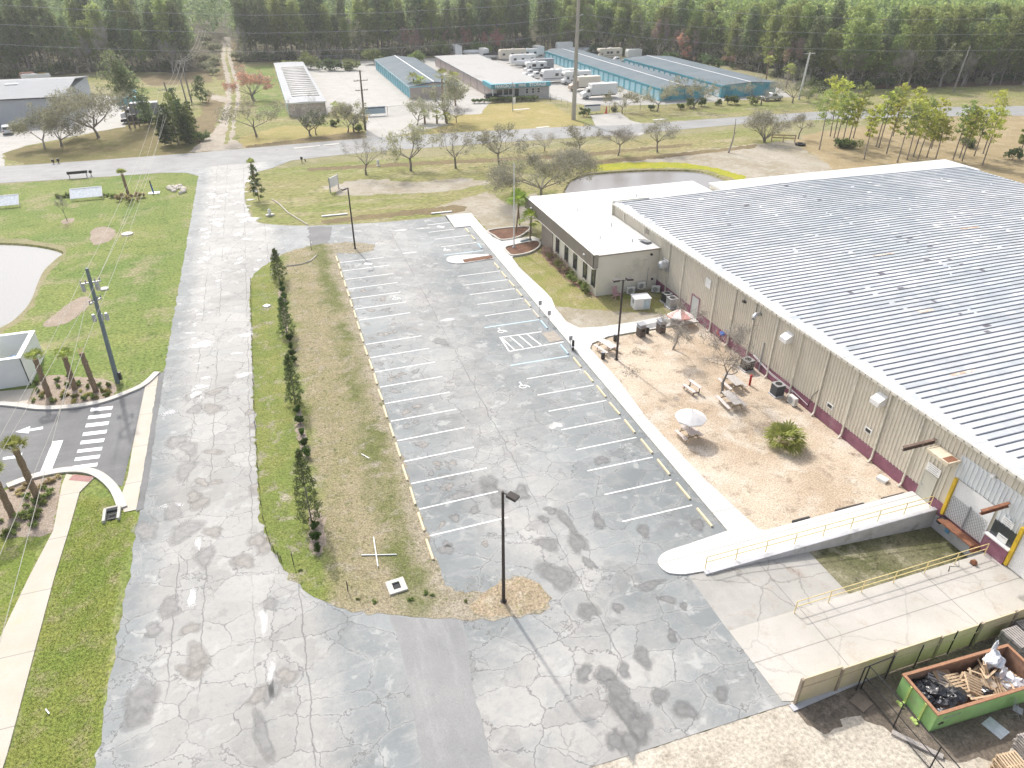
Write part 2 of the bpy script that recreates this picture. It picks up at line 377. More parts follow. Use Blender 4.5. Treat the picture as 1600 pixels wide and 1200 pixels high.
M_pit = ground_mat('mossy_concrete', [(.20, .19, .115), (.10, .105, .045), (.36, .33, .235), (.05, .047, .035)], .30, .6, 8, grain=.35)
M_apron = concrete('apron_concrete', (.33, .32, .295), (.42, .405, .375), [(0, 4.3, 1.5)], (.30, .21, .145), .75, .45)
M_concwall = mat('dock_wall_concrete', (.52, .52, .54), .85, var=.12, scale=1.2, dirt=(.30, .30, .30), dscale=.7, damt=(.55, .72))
def paint(name, c, wear=.5, under=(.24, .25, .255)):
    t = NT(name); n = t.noise(4, 5, .75); k = t.ramp(n, .58 - .1 * wear, .72, 0, wear)
    t.col(t.mix(k, c, under)); t.set(Roughness=.6); return t.mat
M_paint = paint('road_paint', (.80, .80, .78), .55); M_freshpaint = paint('fresh_paint', (.86, .86, .86), .12)
M_bluepaint = paint('accessible_blue', (.50, .66, .74), .5)
def stain(name, c, rough):
    t = NT(name); a = t.n('ShaderNodeAttribute', attribute_name='edge'); n = t.noise(2.2, 4, .6); tr = t.n('ShaderNodeBsdfTransparent'); mx = t.n('ShaderNodeMixShader')
    t.col(t.mix(t.ramp(n, .3, .7), tuple(q * .85 for q in c), tuple(q * 1.15 for q in c))); t.set(Roughness=rough); t.b.inputs['Specular IOR Level'].default_value = .4
    f = t.ramp(t.math('ADD', a.outputs['Fac'], t.ramp(n, .2, .8, -.25, .25)), -.02, 1.0, 0, .85)
    t.l(f, mx.inputs[0]); t.l(tr.outputs[0], mx.inputs[1]); t.l(t.b.outputs[0], mx.inputs[2]); t.l(mx.outputs[0], t.out.inputs[0]); return t.mat
M_damp = stain('damp_stain', (.225, .225, .22), .55); M_chalk = stain('chalky_patch', (.68, .67, .65), .7); M_rust = stain('tan_stain', (.335, .315, .29), .7); M_shine = stain('wet_puddle', (.42, .43, .44), .12)

PIT = [(23.0, 21.35), (38.15, 21.35), (38.15, 25.6), (23.0, 25.6)]
pondL = smoothline(PX([(-260, 372), (-60, 378), (40, 381), (97, 392), (88, 404), (70, 421), (60, 440), (48, 470), (30, 492), (0, 512), (-120, 560), (-330, 600)]), True, 4)
pondR = smoothline(PX([(893, 330), (880, 300), (890, 282), (915, 272), (990, 266), (1060, 265), (1100, 268), (1135, 280), (1165, 300), (1180, 330), (1040, 345)]), True, 4)
ground = sheet('ground', [(-500, -60), (700, -60), (700, 900), (-500, 900)], 0, M_dry, holes=[PIT, pondL, pondR])
def pond(name, loop, level, bank):
    mb = MB(); n = len(loop); cx_ = sum(p[0] for p in loop) / n; cy_ = sum(p[1] for p in loop) / n
    inner = [(p[0] + (cx_ - p[0]) * .03, p[1] + (cy_ - p[1]) * .03) for p in loop]
    mb.add([(p[0], p[1], 0.0) for p in loop] + [(p[0], p[1], level - .12) for p in inner], [(i, (i + 1) % n, n + (i + 1) % n, n + i) for i in range(n)])
    tag(mb.build(name + '_bank', [bank]), kind='structure')
    return [(p[0] + (cx_ - p[0]) * -.01, p[1] + (cy_ - p[1]) * -.01) for p in inner]
def water(name, c, rough, bump, fac):
    t = NT(name); t.col(c); t.set(Roughness=rough); t.b.inputs['IOR'].default_value = 1.33; t.b.inputs['Specular IOR Level'].default_value = fac
    n = t.noise(3.5, 3, .7, t.map(t.P(), (1, 1.6, 1))); t.bump(n, bump, .05); return t.mat
M_wL = water('rippled_water', (.30, .30, .30), .5, .8, .4); M_wR = water('still_water', (.235, .22, .21), .16, .15, .6)
li = pond('left_pond', pondL, -.22, M_verge); sheet('left_pond_water', li, -.22, M_wL)
ri = pond('pond', pondR, -.25, M_verge); sheet('pond_water', ri, -.25, M_wR)
# ---- grass and earth
sheet('lawn', [(-12.2, 133.8), (-12.2, 50), (-12.3, -8), (-60, -8)] + PX([(-330, 640), (-120, 575), (0, 522), (36, 498), (54, 474), (68, 440), (80, 423), (100, 403), (106, 391), (96, 383), (40, 374), (-60, 370), (-260, 363)]) + [(-95, 140.0), (-60, 136.2), (-43, 134.6), (-20, 133.8)], .004, M_lawn, jit=.12, step=.6)
sheet('lawn_by_sidewalk', PX([(125, 772), (190, 780), (212, 800), (215, 830), (190, 900), (178, 980), (165, 1100), (148, 1210), (125, 1420), (-120, 1420), (12, 1180), (85, 905), (108, 830)]), .008, M_near, jit=.1, step=.35)
sheet('lawn_beyond_sidewalk', PX([(-60, 840), (62, 838), (45, 905), (0, 1010), (-90, 1230), (-400, 1230)]), .008, M_near, jit=.1, step=.4)
sheet('north_verge', [(-62, 147.5), (-30, 147.6), (20, 149.6), (60, 147.2), (110, 145.0), (150, 139), (190, 128), (260, 108), (260, 140), (185, 168), (140, 162), (95, 166.2), (60, 183), (40, 181), (5, 178), (-10, 200), (-25, 205), (-30, 178), (-62, 178)], .004, M_verge, jit=.25, step=1.0)
sheet('storage_lawn', PX([(722, 166), (760, 164), (845, 160), (860, 163), (898, 184), (930, 207), (760, 226), (648, 214), (700, 196), (715, 178)]), .016, ground_mat('golden_lawn', [(.36, .29, .12), (.30, .265, .10), (.42, .34, .18), (.22, .23, .07)], .06, .25, 6), jit=.2, step=.8)
sheet('shed_lawn', PX([(380, 240), (372, 215), (445, 196), (560, 200), (570, 215), (560, 225)]), .010, ground_mat('golden_lawn', [(.36, .29, .12), (.30, .265, .10), (.42, .34, .18), (.22, .23, .07)], .06, .25, 6), jit=.2, step=.8)
sheet('field_behind_sheds', PX([(330, 120), (430, 96), (450, 190), (370, 215), (345, 150)]), .008, M_verge, smooth=True)
sheet('green_strip', [(-4, 262), (4.3, 270), (4.3, 178), (-2, 180)], .010, M_lawn, jit=.3, step=1.2)
sheet('west_field', PX([(120, 118), (330, 102), (335, 150), (240, 175), (215, 150)]), .006, M_verge, smooth=True)
sheet('brown_field_strip', PX([(215, 118), (330, 108), (333, 128), (235, 135)]), .012, M_brush, jit=.5, step=2)
sheet('brush_patch', PX([(262, 228), (330, 214), (350, 160), (325, 140), (312, 180), (270, 215)]), .012, M_brush, jit=.3, step=1)
sheet('west_verge', PX([(15, 250), (60, 262), (150, 256), (260, 247), (330, 238), (318, 215), (240, 190), (170, 200), (110, 218), (30, 230), (5, 240)]), .016, ground_mat('tawny_verge', [(.20, .165, .075), (.17, .16, .06), (.26, .21, .12), (.13, .125, .045)], .15, .5, 6), jit=.2, step=.8)
sheet('south_verge', PX([(386, 275), (420, 264), (560, 252), (800, 236), (1000, 218), (1200, 196), (1245, 216), (1180, 262), (1240, 290), (1190, 300), (1165, 299), (1137, 279), (1100, 267), (1060, 264), (990, 265), (915, 271), (889, 281), (879, 300), (890, 330), (860, 350), (760, 358), (735, 334), (697, 337), (575, 348), (482, 353), (425, 351), (400, 345), (386, 320), (382, 300)]), .004, M_verge, jit=.15, step=.8)
sheet('sandy_lot', PX([(960, 252), (1080, 236), (1235, 219), (1290, 255), (1320, 290), (1180, 320), (1175, 292), (1140, 272), (1090, 262), (990, 262)]), .008, M_sand, jit=.3, step=.8)
sheet('sand_bank', PX([(500, 292), (560, 280), (640, 284), (720, 278), (770, 284), (700, 300), (600, 304), (540, 306)]), .008, M_sand, jit=.35, step=.7)
sheet('sand_by_ditch', PX([(660, 330), (760, 300), (800, 320), (840, 300), (840, 345), (760, 358), (737, 335), (690, 336)]), .009, M_sand, jit=.25, step=.6)
for q in ([(480, 262), (900, 240), (1080, 224), (1080, 228), (900, 246), (480, 268)], [(860, 258), (1040, 241), (1180, 226), (1180, 231), (1040, 247), (860, 265)], [(500, 345), (620, 330), (725, 320), (728, 330), (620, 339), (500, 350)], [(385, 228), (560, 205), (580, 212), (560, 218), (390, 240)]):
    sheet('ditch', PX(q), .012, M_brush, jit=.25, step=.8)
ygr = ground_mat('mossy_rim', [(.36, .34, .03), (.28, .31, .035), (.42, .36, .06), (.20, .24, .03)], .3, .9, 5)
sheet('pond_rim_grass', PX([(905, 258), (980, 254), (1060, 254), (1120, 262), (1165, 276), (1165, 288), (1138, 276), (1100, 265), (1060, 262), (990, 263), (912, 269)]), .014, ygr, jit=.2, step=.6)
sheet('straw_field', PX([(1235, 219), (1290, 205), (1420, 190), (1620, 168), (1800, 160), (1800, 330), (1500, 290), (1320, 292), (1290, 255)]), .006, M_straw, jit=.3, step=1.5)
sheet('east_verge', PX([(1430, 152), (1600, 137), (1800, 125), (1800, 152), (1600, 163), (1450, 175)]), .009, M_verge, jit=.2, step=1)
# ---- the forest floor
sheet('forest_floor', [(-400, 880), (-400, 262), (-70, 262), (-45, 268), (-22, 258), (-14, 262), (-8, 280), (4, 276), (30, 274), (100, 276), (128, 252), (146, 226), (146, 182), (150, 168), (200, 160), (260, 152), (400, 120), (650, 120), (650, 880)], .02, M_floor, jit=.5, step=3)
sheet('red_brush_strip', [(150, 172), (165, 165), (205, 158), (260, 146), (260, 156), (205, 166), (165, 173), (152, 178)], .024, ground_mat('red_brush', [(.22, .135, .10), (.18, .115, .08), (.26, .18, .13), (.12, .09, .06)], .2, .8, 4), jit=.4, step=1.5)
# ---- roads
road_s = [(-130, 146), (-80, 140), (-43, 135.3), (-13.5, 133.9), (-3, 134.6), (20, 137.6), (73, 136.6), (105, 137.4), (140, 131.8), (165, 125.2), (230, 103)]
road_n = [(230, 114), (176, 134.2), (140, 142), (117, 144.3), (76.5, 144.6), (60, 147), (20, 149.4), (-14, 147.2), (-45, 147.2), (-80, 151), (-130, 157)]
sheet('road', smoothline(road_s, False, 4) + smoothline(road_n, False, 4), .026, M_road)
sheet('storage_drive', PX([(572, 222), (640, 208), (700, 195), (690, 168), (700, 160), (560, 150), (572, 176)]), .018, M_yardconc, jit=.1, step=1)
sheet('storage_yard', [(13, 176), (17, 190), (20, 172), (35, 168), (47, 166), (54, 181), (69, 181), (75, 168), (92, 163.5), (130, 163), (135, 175), (131, 230), (108, 262), (100, 268), (12, 268)], .019, M_yardconc, jit=.15, step=1.5)
sheet('yard_drive', PX([(922, 180), (968, 176), (985, 188), (1030, 200), (1000, 212), (900, 212), (935, 205)]), .022, M_yardconc, jit=.08, step=.8)
sheet('west_yard', PX([(-120, 275), (10, 268), (4, 240), (40, 228), (150, 206), (196, 198), (190, 172), (230, 165), (225, 150), (120, 150), (-120, 200)]), .018, M_yardconc, jit=.1, step=1)
trk = smoothline(PX([(318, 246), (345, 205), (362, 165), (362, 120), (352, 90), (353, 64)]), False, 6)
sheet('sand_track', [(-15.2, 147.8)] + smoothline(PX([(335, 205), (352, 160), (352, 120), (346, 90), (350, 58)]), False, 5) + smoothline(PX([(360, 58), (362, 90), (370, 120), (376, 150), (368, 180), (366, 215)]), False, 5) + [(-5, 148.2)], .022, M_track, jit=.25, step=1)
sheet('track_crown', smoothline(PX([(350, 225), (358, 185), (362, 150), (359, 120), (352, 90), (354, 70)]), False, 5) + smoothline(PX([(356, 70), (356, 90), (364, 120), (369, 150), (364, 185), (357, 225)]), False, 5), .027, M_verge, jit=.2, step=1)
sheet('track_branch', PX([(330, 148), (365, 153), (376, 165), (362, 170), (350, 160), (330, 156)]), .024, M_track, jit=.15, step=1)
# ---- the big asphalt sheet: drive, car park and apron, with its painted marks and stains
MARKS = []
def mark(pts, m, jit=0): MARKS.append((pts, m))
def stripe(a, b, wd, m):
    dx, dy = b[0] - a[0], b[1] - a[1]; L = math.hypot(dx, dy); nx, ny = -dy / L * wd / 2, dx / L * wd / 2
    mark([(a[0] + nx, a[1] + ny), (a[0] - nx, a[1] - ny), (b[0] - nx, b[1] - ny), (b[0] + nx, b[1] + ny)], m)
LEFT_Y = [83.2 - i * 2.742 for i in range(19)]
for i, y in enumerate(LEFT_Y):
    if i == 7: continue
    stripe((5.45, y + rg.uniform(-.05, .05)), (10.95 + rg.uniform(-.15, .1), y + .08), .11, 1)
RIGHT_Y = [74.67, 71.93, 69.26, 66.53, 63.74]; RNEAR_Y = [50.44, 47.6, 45.0, 42.24, 39.45, 36.8, 34.03, 31.17]
for y in RIGHT_Y + RNEAR_Y: stripe((17.95 + rg.uniform(-.1, .1), y + rg.uniform(-.05, .05)), (23.1, y), .11, 1)
for y, a, b in ((93.55, 18.5, 21.8), (90.6, 18.0, 21.6), (87.7, 18.2, 22.9), (84.72, 18.3, 23.0)): stripe((a, y - .1), (b, y), .12, 1)
for y, a in ((81.7, 18.0), (61.1, 17.2), (53.1, 17.3)): stripe((a, y), (23.0, y), .15, 2)
def px_stripe(a, b, wd, m): stripe(G(*a)[:2], G(*b)[:2], wd, m)
k_ = 240 / 1600
H_ = lambda x, y: (780 + x * k_, 470 + y * k_)
for a, b in (((0, 385), (440, 325)), ((110, 530), (670, 430)), ((10, 385), (105, 530)), ((25, 390), (160, 515)), ((110, 375), (250, 490)), ((200, 360), (345, 480)), ((290, 350), (440, 465))): px_stripe(H_(*a), H_(*b), .14, 1)
def wheelchair(cx_, cy_, s=1.0):
    for i in range(16):
        if 2 <= i <= 4: continue
        a, b = 2 * pi * i / 16, 2 * pi * (i + 1) / 16
        stripe((cx_ + .36 * s * cos(a), cy_ + .34 * s * sin(a)), (cx_ + .36 * s * cos(b), cy_ + .34 * s * sin(b)), .09, 1)
    stripe((cx_ - .05, cy_ + .62 * s), (cx_ + .0, cy_ + .1), .13, 1); stripe((cx_, cy_ + .08), (cx_ + .42 * s, cy_ + .08), .11, 1); stripe((cx_ + .42 * s, cy_ + .08), (cx_ + .62 * s, cy_ - .38 * s), .11, 1); stripe((cx_ - .12, cy_ + .80 * s), (cx_ + .06, cy_ + .80 * s), .2, 1)
for u, v in ((697, 391), (783, 518), (817, 604), (618, 467)): wheelchair(*G(u, v)[:2], .85)
for u, v in ((575, 412), (688, 354)): stripe(G(u - 5, v)[:2], G(u + 6, v + 1)[:2], .5, 1)
BLOBS = []
def blob(u, v, ru, rv, m, rot=0, k=14):
    c = G(u, v); s = mpp(u, v); BLOBS.append((c[0], c[1], ru * s, rv * s * (1.9 if v < 700 else 1.55), m, rot))
D_, C_, T_, W_ = 3, 4, 5, 6
for q in ((902, 848, 12, 17), (885, 815, 7, 22), (920, 880, 6, 12), (855, 850, 16, 10), (870, 900, 24, 18), (815, 770, 14, 10), (722, 774, 16, 8), (935, 815, 10, 10), (860, 798, 9, 6), (765, 755, 12, 14), (775, 775, 18, 16),
          (742, 798, 9, 5), (850, 812, 8, 5), (1015, 915, 20, 6), (965, 950, 7, 7), (918, 955, 14, 12), (1043, 937, 12, 5), (1068, 948, 6, 5), (1050, 995, 8, 7), (1004, 1028, 12, 12), (912, 1052, 12, 10), (945, 1055, 14, 11), (975, 1048, 10, 9), (1127, 1085, 11, 8),
          (970, 1095, 24, 22), (985, 1125, 16, 24), (1000, 1135, 18, 14), (962, 1158, 12, 14), (985, 1165, 11, 16), (1070, 1110, 14, 12), (1030, 1088, 12, 10), (1005, 830, 9, 10), (1090, 820, 9, 9), (940, 720, 10, 8), (690, 535, 8, 9), (652, 1040, 15, 13),
          (660, 840, 14, 8), (700, 745, 12, 5), (222, 1090, 20, 24), (228, 830, 16, 14), (275, 690, 14, 9), (290, 735, 12, 16), (270, 800, 14, 12), (290, 830, 20, 16), (320, 870, 14, 14), (215, 1120, 24, 12), (240, 985, 14, 8), (265, 950, 18, 12), (305, 640, 12, 6), (300, 620, 10, 6), (420, 945, 10, 10), (295, 700, 12, 14), (410, 1150, 12, 26), (425, 1080, 10, 16)):
    blob(*q, D_, rg.uniform(-.4, .4))
for q in ((868, 665, 12, 5), (700, 500, 16, 2), (640, 395, 12, 2), (625, 360, 16, 1.5), (660, 357, 12, 1.5)): blob(*q, C_, rg.uniform(-.2, .2))
for q in ((412, 970, 7, 18), (425, 1060, 6, 24)): blob(*q, C_, 0)
for q in ((424, 1070, 5, 14), (300, 935, 7, 10), (265, 645, 9, 5), (222, 1075, 14, 16), (270, 790, 14, 5), (310, 850, 4, 10), (650, 1042, 7, 6)): blob(*q, W_, 0)
rb = random.Random(21)
for i in range(95):                                       # chalky scars in the wheel tracks of the far end of the drive
    y = rb.uniform(56, 126); lane = rb.choice((-10.3, -9.2, -5.6, -3.9, -3.2)); sc_ = .25 + .6 * rb.random() ** 2; lane = min(lane, -5.2) if y > 92 else lane
    BLOBS.append((lane + rb.gauss(0, .55), y, sc_ * rb.uniform(.7, 1.6), sc_ * rb.uniform(.4, 1.0), C_, rb.uniform(-.3, .3)))
for i in range(22):
    BLOBS.append((rb.choice((-9.0, -8.2, -5.2, -4.4)) + rb.gauss(0, .5), rb.uniform(22, 58), rb.uniform(.3, .8), rb.uniform(.3, .8), T_, rb.uniform(-.4, .4)))
for i in range(60):
    BLOBS.append((rb.uniform(6, 9), rb.choice(LEFT_Y) - 1.35 + rb.gauss(0, .3), rb.uniform(.15, .5), rb.uniform(.15, .4), rb.choice((D_, T_, D_)), rb.uniform(0, 3)))
EDGE = {}
def extra_asphalt(mb):
    for pts, m in MARKS: mb.add([(p[0], p[1], .036) for p in pts], [tuple(range(len(pts)))], m)
    for i, f in enumerate(mb.f):
        if mb.m[i] and len(f) == 4:
            a, b, c = (mb.v[k] for k in f[:3])
            if (b[0] - a[0]) * (c[1] - a[1]) - (b[1] - a[1]) * (c[0] - a[0]) < 0: mb.f[i] = f[::-1]
    for n_, (x, y, rx, ry, m, rot) in enumerate(BLOBS):
        base = len(mb.v); K = 18; ph = rb.uniform(0, 6); z = .031 + .0004 * (n_ % 8)
        mb.v.append((x, y, z)); EDGE[base] = 1.0
        for lv, (rr, e) in enumerate(((.62, .9), (1.0, .35), (1.25, 0.0))):
            for j in range(K):
                a = 2 * pi * j / K; q = rr * (1 + .22 * sin(2 * a + ph) + .14 * sin(3 * a + 2 * ph) + .08 * sin(5 * a))
                ux, uy = rx * q * cos(a), ry * q * sin(a); EDGE[len(mb.v)] = e
                mb.v.append((x + ux * cos(rot) - uy * sin(rot), y + ux * sin(rot) + uy * cos(rot), z))
        for j in range(K):
            mb.f.append((base, base + 1 + j, base + 1 + (j + 1) % K)); mb.m.append(m)
            for lv in range(2):
                a = base + 1 + lv * K; mb.f.append((a + j, a + K + j, a + K + (j + 1) % K, a + (j + 1) % K)); mb.m.append(m)
    return [M_paint, M_bluepaint, M_damp, M_chalk, M_rust, M_shine]
_le = ragged([(-12.5, 130), (-12.45, 66), (-12.4, 20), (-12.4, -8)], .5, .06)
asph = [p for p in _le[:275]] + [(-12.4, -10), (6, -10), G(920, 1200)[:2], G(1010, 1172)[:2], G(1212, 1106)[:2], (20.1, 16.5), (20.1, 21.2), (20.1, 26), (23.92, 26.5), (23.92, 81), (23.92, 91), (21.7, 91), (21.7, 96.4)] + smoothline(PX([(697, 338), (640, 344), (575, 349), (482, 353), (425, 351), (400, 346), (387, 328), (382, 306), (384, 286), (395, 272), (425, 263)]), False, 4) + [(3.5, 136.5), (-10, 135.8), (-19, 134.2), (-14.5, 132.6)]
pav = sheet('asphalt_pavement', asph, .030, M_asphalt, extra=extra_asphalt)
at = pav.data.attributes.new('edge', 'FLOAT', 'POINT')
arr = np.zeros(len(pav.data.vertices), 'f')
for i, e in EDGE.items(): arr[i] = e
at.data.foreach_set('value', arr)
sheet('patched_trench', PX([(608, 961), (655, 968), (722, 966), (732, 1010), (735, 1060), (745, 1100), (772, 1200), (800, 1330), (680, 1330), (660, 1200), (640, 1080), (625, 1010)]), .0345, M_patchroad, jit=.03, step=.4)
sheet('old_patch', PX([(482, 354), (518, 354), (518, 366), (514, 382), (490, 386), (482, 372)]), .0345, M_newroad, jit=.12, step=.4)
# ---- the grass median
med = smoothline(PX([(586, 384), (560, 379), (520, 380), (488, 384), (450, 394), (415, 414), (396, 430), (391, 448), (392, 500), (396, 600), (400, 700), (405, 790), (418, 845), (448, 898), (500, 938), (550, 955), (610, 961), (680, 967), (740, 969), (800, 966), (846, 957), (859, 938), (848, 918), (825, 903), (800, 898), (775, 914), (745, 926), (712, 924), (697, 915)]), False, 4) + [(5.42, 34), (5.4, 60), (5.45, 84.2)] + PX([(524, 396), (560, 396), (584, 392)])
def median_mat():
    t = NT('median_turf'); p = t.P(); x, y, z = t.xyz(p); w_ = t.warp(.5, 1.3)
    green = t.mix(t.ramp(t.noise(.4, 5, .65, w_), .4, .6), (.18, .225, .06), (.24, .255, .08)); tan = t.mix(t.ramp(t.noise(.3, 5, .65, w_), .42, .6), (.34, .29, .19), (.275, .25, .135))
    grey = t.mix(t.ramp(t.noise(1.1, 5, .7), .4, .6), (.39, .345, .28), (.31, .27, .205))
    k = t.math('ADD', x, t.ramp(t.noise(.35, 5, .6), 0, 1, -2.2, 2.2))
    c = t.mix(t.ramp(k, -1.6, -.4), green, tan)
    c = t.mix(t.math('MULTIPLY', t.ramp(t.math('ABSOLUTE', t.math('SUBTRACT', k, 3.6)), .3, 1.5, .8, 0), t.ramp(t.noise(.18, 3, .6), .35, .55)), c, (.125, .15, .045))
    c = t.mix(t.ramp(k, 4.0, 5.2, 0, .75), c, grey); c = t.mix(t.ramp(y, 31, 25.5, 0, .55), c, grey)
    c = t.mix(t.ramp(t.noise(.75, 5, .7), .53, .66, 0, .85), c, grey); c = t.mix(t.ramp(t.noise(1.7, 4, .7), .57, .68, 0, .85), c, (.12, .14, .045))
    f = t.noise(8, 4, .8); c = t.mix(1.0, c, t.mix(t.ramp(f, .3, .7), (.42,) * 3, (1.55,) * 3), 'MULTIPLY')
    t.col(c); t.set(Roughness=.95); t.b.inputs['Specular IOR Level'].default_value = .1; t.bump(f, .8, .08); return t.mat
sheet('grass_median', med, .040, median_mat(), jit=.09, step=.35)
sheet('bare_island_end', PX([(735, 948), (775, 915), (815, 905), (845, 918), (856, 938), (845, 953), (800, 962), (755, 962)]), .044, ground_mat('chip_soil', [(.38, .30, .21), (.32, .26, .18), (.46, .40, .31), (.20, .20, .08)], .4, 1.0, 7, grain=.5), smooth=True, jit=.05, step=.3)
for q in ([(436, 450), (446, 462), (452, 500), (446, 520), (438, 480)], [(462, 650), (470, 640), (480, 700), (474, 720), (466, 690)], [(484, 800), (506, 806), (508, 858), (492, 868), (482, 845)]):
    sheet('hedge_mulch', PX(q), .044, M_pinkmulch, smooth=True, jit=.08, step=.3)
# ---- entry road on the left with its kerbs
entry = PX([(-150, 628), (0, 634), (75, 641), (150, 633), (205, 614), (228, 602), (206, 700), (191, 760), (172, 755), (150, 741), (112, 735), (60, 744), (12, 760), (-60, 800), (-240, 890)])
sheet('entry_road', entry, .020, M_newroad)
em = MB()
def em_poly(px):
    pts = [(*p, .026) for p in PX(px)]; a, b, c = pts[:3]
    if (b[0] - a[0]) * (c[1] - a[1]) - (b[1] - a[1]) * (c[0] - a[0]) < 0: pts = pts[::-1]
    em.add(pts, [tuple(range(len(pts)))])
cw = lambda x, y: (x / 4, 600 + y / 4)
for a, b, c, d in (((570, 152), (708, 139), (700, 160), (565, 173)), ((555, 200), (697, 185), (690, 206), (548, 222)), ((540, 250), (684, 234), (676, 256), (533, 273)), ((522, 305), (671, 287), (664, 309), (515, 327)), ((508, 357), (655, 341), (647, 363), (500, 379)), ((488, 412), (641, 394), (636, 415), (480, 432)), ((472, 462), (628, 443), (620, 465), (465, 483)), ((456, 514), (612, 493), (606, 515), (450, 536)),
                  ((330, 360), (396, 352), (320, 546), (252, 552)), ((187, 283), (270, 267), (268, 283), (185, 296)), ((20, 460), (100, 448), (95, 465), (18, 476))): em_poly([cw(*a), cw(*b), cw(*c), cw(*d)])
em_poly([cw(97, 301), cw(190, 265), cw(180, 310)]); em_poly([cw(95, 470), cw(140, 428), cw(136, 464)])
tag(em.build('entry_road_markings', M_freshpaint), kind='structure')
sheet('valley_gutter', PX([(228, 600), (248, 584), (240, 640), (225, 735), (213, 797), (194, 801), (188, 780), (200, 745), (207, 700)]), .046, M_oldwalk)
sheet('asphalt_strip', PX([(248, 584), (258, 580), (245, 660), (232, 750), (224, 796), (213, 800), (225, 735)]), .048, M_newroad, jit=.03, step=.5)
def kerb(name, px, wd, h, m=M_kerb, closed=False, z=.02):
    c = smoothline(PX(px), closed, 5); mb = MB(); n = len(c)
    L, Rr = [], []
    for i in range(n):
        a = c[(i - 1) % n] if closed or i > 0 else c[i]; b = c[(i + 1) % n] if closed or i < n - 1 else c[i]
        dx, dy = b[0] - a[0], b[1] - a[1]; l = math.hypot(dx, dy) or 1; L.append((c[i][0] - dy / l * wd / 2, c[i][1] + dx / l * wd / 2)); Rr.append((c[i][0] + dy / l * wd / 2, c[i][1] - dx / l * wd / 2))
    vs = [(*p, z) for p in L] + [(*p, h) for p in L] + [(*p, h) for p in Rr] + [(*p, z) for p in Rr]; fs = []
    for i in range(n if closed else n - 1):
        j = (i + 1) % n
        for r in range(3): fs.append((r * n + i, r * n + j, (r + 1) * n + j, (r + 1) * n + i))
    if not closed: fs += [(0, n, 2 * n, 3 * n), (n - 1, 4 * n - 1, 3 * n - 1, 2 * n - 1)]
    mb.add(vs, fs); return tag(mb.build(name, m), kind='structure')
kerb('entry_kerb', [(-150, 626), (0, 632), (75, 639), (150, 631), (205, 612), (228, 600), (246, 583)], .55, .16)
kerb('corner_kerb', [(12, 761), (60, 744), (112, 735.5), (150, 741), (178, 764), (192, 795)], .6, .16)
MB().prism(PX([(104, 742), (147, 748), (125, 770), (108, 830), (85, 905), (12, 1180), (-85, 1480), (-150, 1480), (-5, 1010), (45, 905), (84, 830), (97, 760)]), .0, .09).build('sidewalk', M_oldwalk)['kind'] = 'structure'
MB().prism(PX([(115, 741), (146, 745), (140, 753), (107, 750)], .09), .085, .096).build('tactile_paving', mat('brick_red_paving', (.36, .19, .17), .8))['kind'] = 'structure'
sheet('planting_bed', PX([(52, 612), (72, 588), (110, 588), (168, 594), (182, 612), (150, 629), (75, 636), (42, 630)]), .012, M_pinkmulch, smooth=True, jit=.05, step=.3)
sheet('corner_bed', PX([(12, 764), (60, 748), (98, 742), (82, 830), (62, 838), (0, 840), (-60, 838), (-60, 802)]), .012, M_pinkmulch, jit=.05, step=.3)
sheet('enclosure_apron', PX([(-60, 616), (53, 607), (42, 631), (-60, 630)]), .014, M_oldwalk)
sheet('tan_mulch_bed', PX([(143, 361), (160, 354), (178, 358), (180, 366), (172, 376), (145, 382)]), .012, M_pinkmulch, smooth=True, jit=.06, step=.3)
sheet('long_mulch_bed', PX([(66, 508), (95, 484), (122, 466), (139, 464), (138, 478), (112, 500), (85, 510)]), .012, M_pinkmulch, smooth=True, jit=.06, step=.3)
# ---- walks beside the car park
walk = PX([(697, 337.5), (736, 334), (752, 353), (770, 372), (784, 378)]) + PX([(810, 373.5), (832, 370.5), (845, 375), (833, 384), (800, 403.5), (812, 420), (850, 455), (862, 468), (868, 483), (885, 504), (905, 514), (940, 512), (1000, 503), (1040, 495), (1085, 490), (1092, 504), (1045, 511), (950, 527), (925, 538), (922, 546), (970, 600), (1010, 655), (1100, 750), (1184, 828)]) + [(26.3, 27.45), (38.1, 27.45), (38.1, 25.6), (20.6, 25.6)] + smoothline(PX([(1070, 899), (1045, 897), (1030, 886), (1029, 874), (1042, 863), (1075, 852)]), False, 4) + [(23.95, 28.2), (23.95, 91.0), (21.75, 91.0)]
wkm = MB().prism(walk, .0, .12); wkm.v = [(x, y, z if z < .01 or y > 27.5 or x < 27 else .12 + .2 * (x - 27) / 11.2) for x, y, z in wkm.v]
wkm.build('walkway', M_walk)['kind'] = 'structure'
isl = smoothline(PX([(762, 398), (712, 400.5), (699, 404), (700, 410), (714, 413)]), False, 4) + PX([(726, 412), (772, 405)])
MB().prism(isl, .0, .11).build('traffic_island', M_walk)['kind'] = 'structure'
sheet('island_mulch', PX([(722, 405.5), (768, 398.5), (771, 403.5), (726, 410)], .11), .115, M_mulch, jit=.03, step=.3)
for nm, q in (('entry_bed', [(763, 362), (800, 357), (828, 357), (812, 371), (785, 376.5), (772, 370)]), ('flagpole_bed', [(789, 389), (800, 385), (838, 378), (843, 386), (828, 396), (802, 401), (793, 396)])):
    sheet(nm, PX(q), .125, M_mulch, smooth=True, jit=.03, step=.3)
    kerb(nm + '_kerb', q, .22, .24, closed=True, z=0)
sheet('door_mat', PX([(812, 376.5), (830, 372), (832, 376), (816, 380)], .12), .127, mat('slate_mat', (.09, .13, .18), .9))['kind'] = 'structure'
